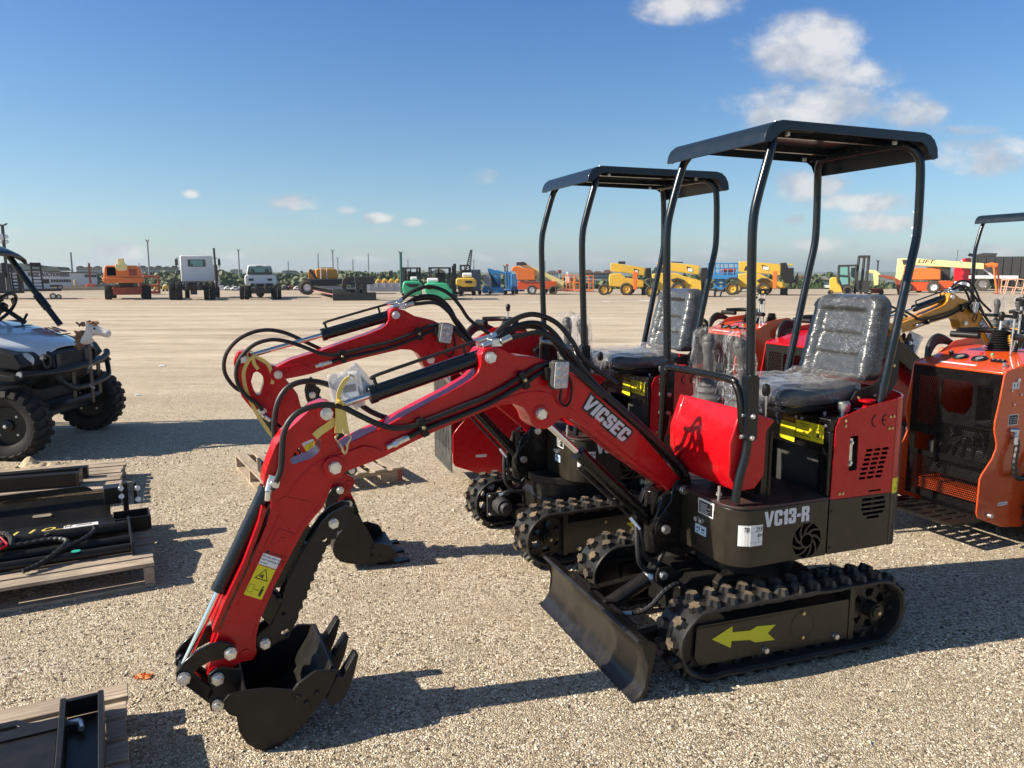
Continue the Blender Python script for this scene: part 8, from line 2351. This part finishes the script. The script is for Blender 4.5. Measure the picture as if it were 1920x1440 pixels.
# ---- trailers at the left
def trailer(label, px, gy, parts_, ramps, wheels, spare=None):
	b = BG('flatbed_trailer', label, 'trailer', px, gy, 'dark trailers at the far left')
	g = MB()
	for (x0, x1, t, u_, y0, y1) in parts_: b.bx(g, x0, x1, t, u_, y0, y1)
	b.part(g, 'deck', M_DGREY, .02)
	for (x0, x1, t, u_, y) in ramps:
		g = MB(); b.tb(g, [(x0, t, y), (x0 + 2.5, u_, y - .3)], .05); b.tb(g, [(x1, t, y), (x1 + 2.5, u_, y - .3)], .05)
		for k in range(8): tt = t + (u_ - t) * k / 8; b.bx(g, x0 + 2.5 * k / 8, x1 + 2.5 * k / 8, tt, tt + 1.6, y - .3, y - .2)
		b.bx(g, x0 - .5, x1 + .5, t, t + 6, y - .1, y); b.part(g, 'ramp', M_INK)
	for (x0, x1, y) in wheels: b.wheel(x0, x1, y, .25, rim=M_WHITE, chunky=False)
	if spare: b.wheel(spare[0], spare[1], spare[2], .25, yb=spare[3], rim=M_WHITE, chunky=False)
	return b
trailer('black twin-axle trailer with upright slatted ramps behind the utility vehicle', 92, 559.5, ((50, 121, 541, 545, -1.0, 1.2), (100, 118, 533, 537, -1.4, -1.1), (88, 100, 523, 531, -.4, .6), (45, 52, 500, 548, -.5, .5)), ((68, 85, 493, 541, -.3), (27, 42, 496, 545, -.3)), ((98, 110.5, -1.2), (110, 120, -1.2)), spare=(114, 124.5, 0, 543))
trailer('long dark trailer with high sides at the extreme left', 14, 559.5, ((-14, 18, 511, 545, -.8, 1.0), (-14, 52, 544, 549, -.8, 1.0), (13, 23, 493, 520, -.3, .3)), ((30, 44, 498, 548, .6),), ((2, 12, -1.0), (12, 21, -1.0)))

# ---- auction shed, lifts, fence wall
b = BG('auction_building', 'long white shed lettered BROS AUCTIONEERS, far left', 'building', 80, 0, d=73)
g = MB(); b.pr(g, Z1((-700, 700), (380, 690), (1232, 722), (1235, 935), (-700, 935)), 0, 10); b.part(g, 'wall', mat('shed_wall', (.62, .63, .66), .6, var=.05), .0)
g = MB(); b.pr(g, Z1((-700, 690), (380, 680), (1240, 714), (1240, 723), (380, 691), (-700, 701)), -.15, .6); b.part(g, 'roof_edge', M_DGREY)
g = MB(); p = b.P(Z1((395, 752))[0]); add_text(g, 'BROS  AUCTIONEERS', .50, (p[0], -.02, p[1]), (1, 0, -.012), (0, 0, 1), bold=.016, width=495 / 6.4 * b.k * b.ct, ext=.02); b.part(g, 'lettering', mat('sign_letters', (.03, .035, .06), .5))
g = MB(); b.pr(g, Z1((1082, 735), (1225, 738), (1225, 768), (1082, 766)), -.05, 0); b.part(g, 'blue_panel', M_DBLUE)
g = MB()
for k in range(8): b.pr(g, Z1((660 + k * 31, 792), (686 + k * 31, 792), (686 + k * 31, 826), (660 + k * 31, 826)), -.03, 0)
b.part(g, 'window', M_GLASSD)
b = BG('warehouse', 'low beige warehouse roofs behind the auction shed', 'building', 60, 0, d=120)
g = MB(); b.pr(g, Z1((-600, 620), (330, 600), (560, 625), (780, 645), (780, 720), (-600, 720)), 0, 20); b.part(g, 'wall', mat('beige_wall', (.50, .46, .38), .8), 0)
g = MB(); b.pr(g, Z1((380, 604), (560, 620), (640, 650), (380, 632)), -.5, 20.5); b.pr(g, Z1((740, 640), (890, 650), (920, 690), (770, 690)), -2, 6); b.part(g, 'roof', mat('brown_roof', (.22, .17, .14), .8))
b = BG('mast_lift', 'rusty red upright mast lift in front of the auction shed', 'lift', 176.5, 543)
g = MB(); b.bx(g, zx(Z1, 1114), zx(Z1, 1140), zy(Z1, 600), zy(Z1, 840), -.3, .3); b.part(g, 'mast', M_RUST); g = MB(); b.bx(g, zx(Z1, 1075), zx(Z1, 1185), zy(Z1, 845), zy(Z1, 905), -.7, .7); b.part(g, 'base', M_OREDO, .04)
b = BG('lumber_pile', 'low pile of pale boards lying near the auction shed', 'lumber', 148, 543.5)
g = MB(); 
for k in range(7): g.box(-2.6 + k * .3, 2.4 + k * .15, -1 + k * .25, -.8 + k * .25, .0 + .06 * k, .12 + .06 * k, rot=rotmat('Y', 2 - k * .8))
b.part(g, 'boards', M_WOOD)
b = BG('sand_bag', 'tan bulk bag standing by the lumber pile', 'bag', 148, 543)
g = MB(); b.pr(g, Z1((925, 875), (930, 800), (945, 790), (962, 800), (968, 875)), -.5, .5); b.part(g, 'bag', M_KRAFT, .08)
b = BG('boundary_wall', 'pale grey boundary wall between lowboy trailer and forklifts', 'wall', 727, 546)
g = MB(); b.bx(g, 690, 775, 530, 546, 0, .3)
for k in range(6): b.bx(g, 695 + k * 14, 696.5 + k * 14, 530, 546, -.06, 0)
b.part(g, 'wall', mat('pale_wall', (.42, .43, .47), .7, var=.06))
b = BG('machine_frame', 'orange pipe frame trailer between boom lift and white truck', 'frame', 289, 552)
g = MB()
for (p, q) in (((268, 518), (303, 518)), ((303, 518), (303, 550)), ((268, 535), (303, 535)), ((289, 548), (303, 548)), ((268, 518), (268, 550))): b.tb(g, [p, q], .09, 0); b.tb(g, [p, q], .06, 1.2)
b.bx(g, 288, 303, 545, 550, 0, 1.2); b.part(g, 'pipe_frame', M_RUST)
for (px, lab, mm) in ((299, 'small yellow machine beside the pipe frame', M_YEL), (315, 'small yellow roller between the pipe frame and white truck', M_YEL)):
	b = BG('small_machine', lab, 'machine', px, 545, 'small yellow machines in the distance')
	g = MB(); b.pr(g, [(px - 6, 542), (px - 5, 535), (px + 4, 533), (px + 6, 539), (px + 5, 543)], -.8, .8); b.part(g, 'body', mm, .06)
	g = MB(); b.bx(g, px - 3, px + 2, 533, 539, -.6, .6); b.part(g, 'cab', M_WHITE, .04)
	b.wheel(px - 6, px - 2, -.8, .3, chunky=False); b.wheel(px + 1, px + 5, -.8, .3, chunky=False)
# rows of far vehicles
def far_car(px, gy, m, label, w=12, kind='parked_car'):
	b = BG(kind, label, 'car', px, gy, 'cars parked beyond the gravel lot')
	g = MB(); b.pr(g, [(px - w, gy - 1.2), (px - w, gy - 4.5), (px - w * .6, gy - 5), (px - w * .4, gy - 7.6), (px + w * .4, gy - 7.6), (px + w * .62, gy - 5), (px + w, gy - 4.2), (px + w, gy - 1.2)], -.85, .85); b.part(g, 'body', m, .08)
	g = MB(); b.pr(g, [(px - w * .5, gy - 5), (px - w * .36, gy - 7.1), (px + w * .36, gy - 7.1), (px + w * .52, gy - 5)], -.87, .87); b.part(g, 'window', M_GLASSD)
	for s_ in (-.62, .62): b.wheel(px + w * s_ - 1.6, px + w * s_ + 1.6, -.8, .2, chunky=False)
cl = [(420, 543, M_WHITE), (431, 543.5, M_WHITE), (445, 544, M_WHITE), (457, 543, M_GREY), (538, 543.5, M_DGREY), (548, 543, M_RUST), (560, 543.5, M_WHITE), (574, 543, M_WHITE)]
for i, (px, gy, m) in enumerate(cl):
	far_car(px, gy, m, ['white car parked far off just right of the white truck', 'white van parked far off, second right of the white truck', 'white car parked far off nearest the pickup chassis', 'grey car parked far off behind the pickup chassis', 'dark car parked far off just right of the pickup chassis', 'rusty red car parked far off right of the pickup chassis', 'white truck parked far off left of the lowboy wheels', 'white truck parked far off touching the lowboy wheels'][i], w=7 if i in (1, 6, 7) else 9)
for i, px in enumerate((713, 725, 737, 749)):
	b = BG('yellow_excavator', ('yellow machine over the pale wall, nearest the gooseneck', 'yellow machine over the pale wall, second from the gooseneck', 'yellow machine over the pale wall, third from the gooseneck', 'yellow machine over the pale wall, nearest the floodlight pole')[i], 'excavator', px, 0, 'yellow machines beyond the wall', d=75)
	g = MB(); b.tb(g, [(px - 5, 531), (px - 1, 525), (px + 5, 530)], .16, 1, sm=3); b.bx(g, px - 5, px - 1, 526, 540, .4, 1.8); b.part(g, 'body', M_YEL)

# ---- light poles and masts
M_POLEG = mat('green_pole', (.02, .10, .085), .5); M_LAMPW = mat('lamp_white', (.85, .85, .85), .35)
def pole(label, px, yt, gy, m, heads=2, d=None, r=.09, cams=(), hw=5, mw=None):
	b = BG('light_pole', label, 'light pole', px, gy, 'light poles round the lot', d=d)
	g = MB(); b.tb(g, [(px, b.gy), (px, yt + 3)], r, 0, 10); b.part(g, 'pole', m)
	g = MB(); b.tb(g, [(px - hw, yt + 1), (px - hw * .4, yt + 4), (px + hw * .4, yt + 4), (px + hw, yt + 1)], r * .5, 0); b.part(g, 'arm', m)
	for s_ in ((-1, 1) if heads == 2 else (-1,)):
		g = MB(); b.pr(g, [(px + s_ * hw * .6, yt + 3.2), (px + s_ * hw * 1.35, yt - .6), (px + s_ * hw * 1.5, yt + 1), (px + s_ * hw * .8, yt + 4.2)][::s_], -.35, .35); b.part(g, 'lamp_head', mw or m)
	for (y, w) in cams:
		g = MB(); b.tb(g, [(px - w, y), (px + w, y)], r * .4); 
		for s_ in (-1, 1): p = b.P((px + s_ * w, y + 1.6)); g.sphere((p[0], 0, p[1]), .16, 8, 6)
		b.part(g, 'camera', M_LAMPW)
	return b
p_ = pole('dark floodlight pole with two heads and cameras above the utility vehicle roof', 22, 421, 0, M_DGREY, d=62, r=.12, cams=((444, 5.5), (453, 5.5)), hw=7)
g = MB(); p_.bx(g, 14, 22, 441, 452, -.25, -.1); p_.part(g, 'cabinet', M_LABEL, .03)
pole('green pole with white floodlight behind the right canopy post', 1703, 400, 0, M_POLEG, d=66, r=.14, cams=((428, 4), (442, 3)), hw=5, mw=M_LAMPW)
pole('dark pole with bright white floodlights beside the green forklift', 754, 471, 0, M_POLEG, d=60, r=.10, hw=4, mw=M_LAMPW)
pole('tall thin grey pole right of the orange boom lift', 287, 450, 0, M_GREY, d=120, r=.12, hw=2.5)
pole('thin grey pole between white truck and pickup', 454, 467, 0, M_GREY, d=130, r=.12, hw=2, mw=M_LAMPW)
pole('thin grey pole behind the lowboy machine body', 628, 468, 0, M_GREY, d=120, r=.11, hw=2, mw=M_LAMPW)
pole('short thin grey pole left of the radio mast', 637, 482, 0, M_GREY, d=160, r=.11, hw=1.5, mw=M_LAMPW)
pole('small dark pole right of the cab forklift', 1638, 487, 0, M_DGREY, d=90, r=.09, hw=2.4, heads=1)
pole('dark parking lamp beside the orange telescopic lift', 947, 497, 0, M_DGREY, d=90, r=.08, hw=2.2, heads=1)
def mast(label, px, yt, d, r=.12, z0=-6):
	b = BG('radio_mast', label, 'mast', px, 0, 'thin masts on the horizon', d=d, z0=z0)
	g = MB(); b.tb(g, [(px, b.gy), (px, yt)], r, 0, 6)
	for k in range(4): b.tb(g, [(px - 1.0, yt + 14 + k * 4), (px + 1.0, yt + 14 + k * 4)], r * 1.6)
	tag(b.part(g, 'mast_pole', M_GREY))
for (px, yt, d, lab) in ((694, 476, 300, 'tall radio mast with antennas left of the green forklifts'), (144, 474, 140, 'thin mast above the auction shed'), (601, 476, 260, 'thin mast behind the amber machine body'), (665, 487, 260, 'short mast right of the lowboy machine body'), (545, 490, 260, 'short mast right of the pickup chassis'), (767, 487, 260, 'short mast over the green forklift'), (889, 487, 260, 'thin mast behind the container'), (1021, 489, 260, 'thin mast behind the orange telescopic lift'), (1783, 470, 200, 'thin mast left of the dump truck')): mast(lab, px, yt, d, r=.10 + d * .0004)
b = BG('red_sign', 'small red roadside sign behind the orange baskets', 'sign', 1048, 0, d=150, z0=-5)
g = MB(); b.bx(g, 1045, 1052, 506, 512, -.2, .2); b.part(g, 'sign_panel', M_RUST, .05); g = MB(); b.tb(g, [(1048.5, 512), (1048.5, b.gy)], .15); b.part(g, 'sign_post', M_GREY)
b = BG('red_sign', 'small red sign on a dark post behind the blue lift', 'sign', 951, 0, d=110, z0=-4)
g = MB(); b.bx(g, 948.5, 953.5, 495.5, 499, -.1, .1); b.part(g, 'sign_panel', M_OREDO, .02); g = MB(); b.tb(g, [(951, 499), (951, b.gy)], .1); b.part(g, 'sign_post', M_DGREY)

# ---- distant buildings
M_STUC = mat('cream_stucco', (.50, .47, .40), .85); M_ROOFB = mat('brown_tiles', (.20, .11, .075), .8); M_ROOFG = mat('grey_roof', (.22, .21, .21), .8)
def block(label, x0, x1, yt, yb, d, z0, floors, cols, roofh=3, m=M_STUC, rm=M_ROOFB, gable=True, name='apartment_building'):
	b = BG(name, label, 'building', (x0 + x1) / 2, 0, d=d, z0=z0)
	g = MB(); b.bx(g, x0, x1, yt, b.gy, 0, 14); b.part(g, 'wall', m)
	g = MB(); n_ = max(1, int((x1 - x0) / 14)) if gable else 1
	for k in range(n_):
		a = x0 + (x1 - x0) * k / n_; c = x0 + (x1 - x0) * (k + 1) / n_
		b.pr(g, [(a - .6, yt), (c + .6, yt), (c - (c - a) * .28, yt - roofh * (1 if k % 2 == 0 else .6)), (a + (c - a) * .28, yt - roofh * (1 if k % 2 == 0 else .6))][::-1], -.6 - .05 * k, 14.5)
	b.part(g, 'roof', rm)
	if cols:
		g = MB()
		for r_ in range(floors):
			for k in range(cols):
				a = x0 + (x1 - x0) * (k + .3) / cols; c = x0 + (x1 - x0) * (k + .7) / cols; t = yt + 1.5 + r_ * 5.5
				b.bx(g, a, c, t, t + 2.6, -.06, 0)
		b.part(g, 'windows', M_GLASSD)
	return b
block('long cream hotel with brown tiled roof between baskets and telehandlers', 1092, 1146, 512, 530, 170, -8, 3, 14, 6)
block('pale apartment block with brown roofs left of the orange boom lift', 152, 200, 502, 520, 240, -8, 2, 16, 3)
block('pale apartment block with brown roofs between boom lift and white truck', 268, 342, 502, 520, 230, -8, 2, 24, 3.6)
block('white gabled houses left of the hotel', 1024, 1046, 511, 522, 180, -7, 1, 5, 4, m=M_WHITE, rm=M_ROOFG, name='house')
block('low white shed with grey roof behind the canopy post', 1521, 1553, 524, 545, 105, -.5, 1, 5, 5, m=M_WHITE, rm=M_ROOFG, gable=False, name='shed')
block('low beige building behind the pickup chassis', 533, 562, 508, 520, 260, -6, 1, 0, 1, rm=M_ROOFG, gable=False, name='low_building')
block('long low grey building on the left horizon by the pickup', 437, 460, 506, 516, 300, -6, 1, 0, 1, rm=M_ROOFG, gable=False, name='low_building')
block('white low building right of the small pole', 1655, 1672, 528, 540, 140, -4, 1, 0, 1, m=M_WHITE, rm=M_ROOFG, gable=False, name='low_building')
block('white gabled house roofs behind the green forklift', 812, 836, 509, 520, 220, -6, 1, 6, 4, m=M_WHITE, rm=M_ROOFB, name='house')

# ---- trees
def crown_mesh(seed, n_, m, w=1.0, h=1.0):
	rng = random.Random(seed); vs = []; fs = []
	lobes = [(rng.uniform(-.62, .62), rng.uniform(-.5, .5), rng.uniform(.45, .84), rng.uniform(.22, .40)) for _ in range(12)]
	for i in range(n_):
		lx_, ly_, lz, lr = rng.choice(lobes)
		v = Vector((rng.gauss(0, 1), rng.gauss(0, 1), rng.gauss(0, 1))).normalized() * lr * rng.uniform(.6, 1.08)
		c = Vector((lx_ * w + v.x * w, ly_ + v.y, (lz + v.z * .7) * h)); s_ = rng.uniform(.035, .08)
		a = Vector((rng.gauss(0, 1), rng.gauss(0, 1), rng.gauss(0, 1))).normalized(); b_ = a.orthogonal().normalized(); b0 = len(vs)
		vs += [c + a * s_, c + b_ * s_, c - a * s_, c - b_ * s_ * .8]; fs.append((b0, b0 + 1, b0 + 2, b0 + 3))
	me = bpy.data.meshes.new('crown'); me.from_pydata([tuple(v) for v in vs], [], fs); me.materials.append(m); return me
CR = [crown_mesh(s_, 900, (M_LEAF, M_LEAF2)[s_ % 2], 1.25, 1.0) for s_ in range(5)]
tg = MB(); tg.tube([(0, 0, -.4), (.02, .01, .2), (-.02, 0, .5)], .05, 6, rad=[.06, .05, .03]); tg.tube([(0, 0, .2), (.2, .05, .5)], .03, 5); tg.tube([(0, 0, .15), (-.2, -.05, .5)], .03, 5)
TRm = None
rngt = random.Random(21)
def tree(px, top, d, wpx, i, z0=-8):
	global TRm
	k = d / 1450; h = (510 - top) * k + 1.6 - z0; w = wpx * k
	r_ = thing('tree', TL[i % len(TL)], 'tree', ((px - 960) * k, d, z0), rngt.random() * 6.28, 'distant trees beyond the lot')
	o = bpy.data.objects.new('crown', CR[i % 5]); COL.objects.link(o); o.parent = r_; o.scale = (w / 1.15, w / 1.15, h * .90)
	if TRm is None:
		t = tg.build('trunk', mat('bark', (.07, .05, .035), .9)); TRm = t.data; t.parent = r_; t.scale = (w / 1.6, w / 1.6, h)
	else:
		t = bpy.data.objects.new('trunk', TRm); COL.objects.link(t); t.parent = r_; t.scale = (w / 1.6, w / 1.6, h)
i = 0
for (x0, x1, t0, t1, dist, dens, lab) in ((190, 340, 509, 516, 140, 17, 'behind the orange boom lift'), (340, 470, 503, 511, 140, 17, 'behind the white truck'), (500, 600, 505, 514, 140, 17, 'behind the pickup chassis'), (590, 760, 502, 511, 150, 17, 'behind the lowboy trailer'), (640, 960, 506, 516, 120, 18, 'behind the forklifts'), (900, 1050, 508, 518, 125, 18, 'behind the blue lifts'), (1110, 1180, 522, 530, 115, 16, 'below the hotel'), (1480, 1530, 509, 522, 105, 14, 'beside the white shed'), (1545, 1580, 504, 514, 115, 14, 'behind the cab forklift'), (1600, 1700, 521, 530, 115, 15, 'left of the large boom lift'), (1840, 1960, 505, 516, 140, 18, 'behind the dump truck'), (1180, 1480, 508, 518, 170, 24, 'behind the telehandlers'), (-60, 190, 506, 514, 160, 26, 'beyond the auction shed')):
	TL = ['dark green rounded tree in the far line ' + lab]
	x = x0
	while x < x1:
		tree(x, rngt.uniform(t0, t1), dist * rngt.uniform(.92, 1.1), dens * rngt.uniform(1.5, 2.3), i); x += dens * rngt.uniform(.7, 1.2); i += 1
# ragged scrub mass filling the slope beyond the lot
def scrub():
	rng = random.Random(5); vs = []; fs = []
	T = [(-120, 512), (150, 518), (190, 514), (260, 512), (340, 508), (420, 507), (450, 514), (520, 512), (560, 514), (640, 508), (700, 512), (760, 510), (900, 512), (960, 514), (1050, 521), (1150, 525), (1200, 514), (1500, 518), (1550, 512), (1600, 526), (1700, 528), (1850, 512), (2060, 512)]
	def top(p):
		for (a, ya), (b, yb) in zip(T[:-1], T[1:]):
			if a <= p <= b: return ya + (yb - ya) * (p - a) / (b - a)
		return 514
	for i in range(42000):
		p = rng.uniform(-120, 2060); d = rng.uniform(105, 280)
		t = top(p) + 5 * noise.noise(Vector((p * .05, d * .04, 0))) + 3 * noise.noise(Vector((p * .2, d * .1, 4))) + (280 - d) * .03
		zt = 1.6 - (t - 510) / 1450 * d
		z = max(-9, zt - abs(rng.gauss(0, 1)) * 1.6 * d / 150)
		x = (p - 960) / 1450 * d; s_ = rng.uniform(.16, .42) * (.6 + d / 200)
		a = Vector((rng.gauss(0, 1), rng.gauss(0, 1), rng.gauss(0, 1))).normalized(); b_ = a.orthogonal().normalized(); c = Vector((x, d, z)); b0 = len(vs)
		vs += [c + a * s_, c + b_ * s_, c - a * s_, c - b_ * s_]; fs.append((b0, b0 + 1, b0 + 2, b0 + 3))
	me = bpy.data.meshes.new('far_woodland'); me.from_pydata([tuple(v) for v in vs], [], fs); me.materials.append(M_LEAF2)
	o = bpy.data.objects.new('far_woodland', me); COL.objects.link(o); tag(o, 'hazy green woodland and scrub beyond the lot', 'woodland', kind='stuff')
scrub()

# ---- thin morning haze over the whole place
def haze_box(x0, x1, y0, y1, z0, z1, dens):
	g = MB(); g.box(x0, x1, y0, y1, z0, z1)
	m = bpy.data.materials.new('haze_air'); m.use_nodes = True; n = NT(m.node_tree)
	n.n.remove(n.n['Principled BSDF']); v = n.new('ShaderNodeVolumePrincipled')
	v.inputs['Color'].default_value = (.74, .86, .97, 1); v.inputs['Density'].default_value = dens; v.inputs['Anisotropy'].default_value = .3
	n.link(v.outputs[0], n.n['Material Output'].inputs['Volume'])
	o = g.build('haze', m); tag(o, 'thin pale morning haze over the lot', 'haze', kind='stuff')
haze_box(-2600, 2600, -80, 2600, -11, 32, HAZE)
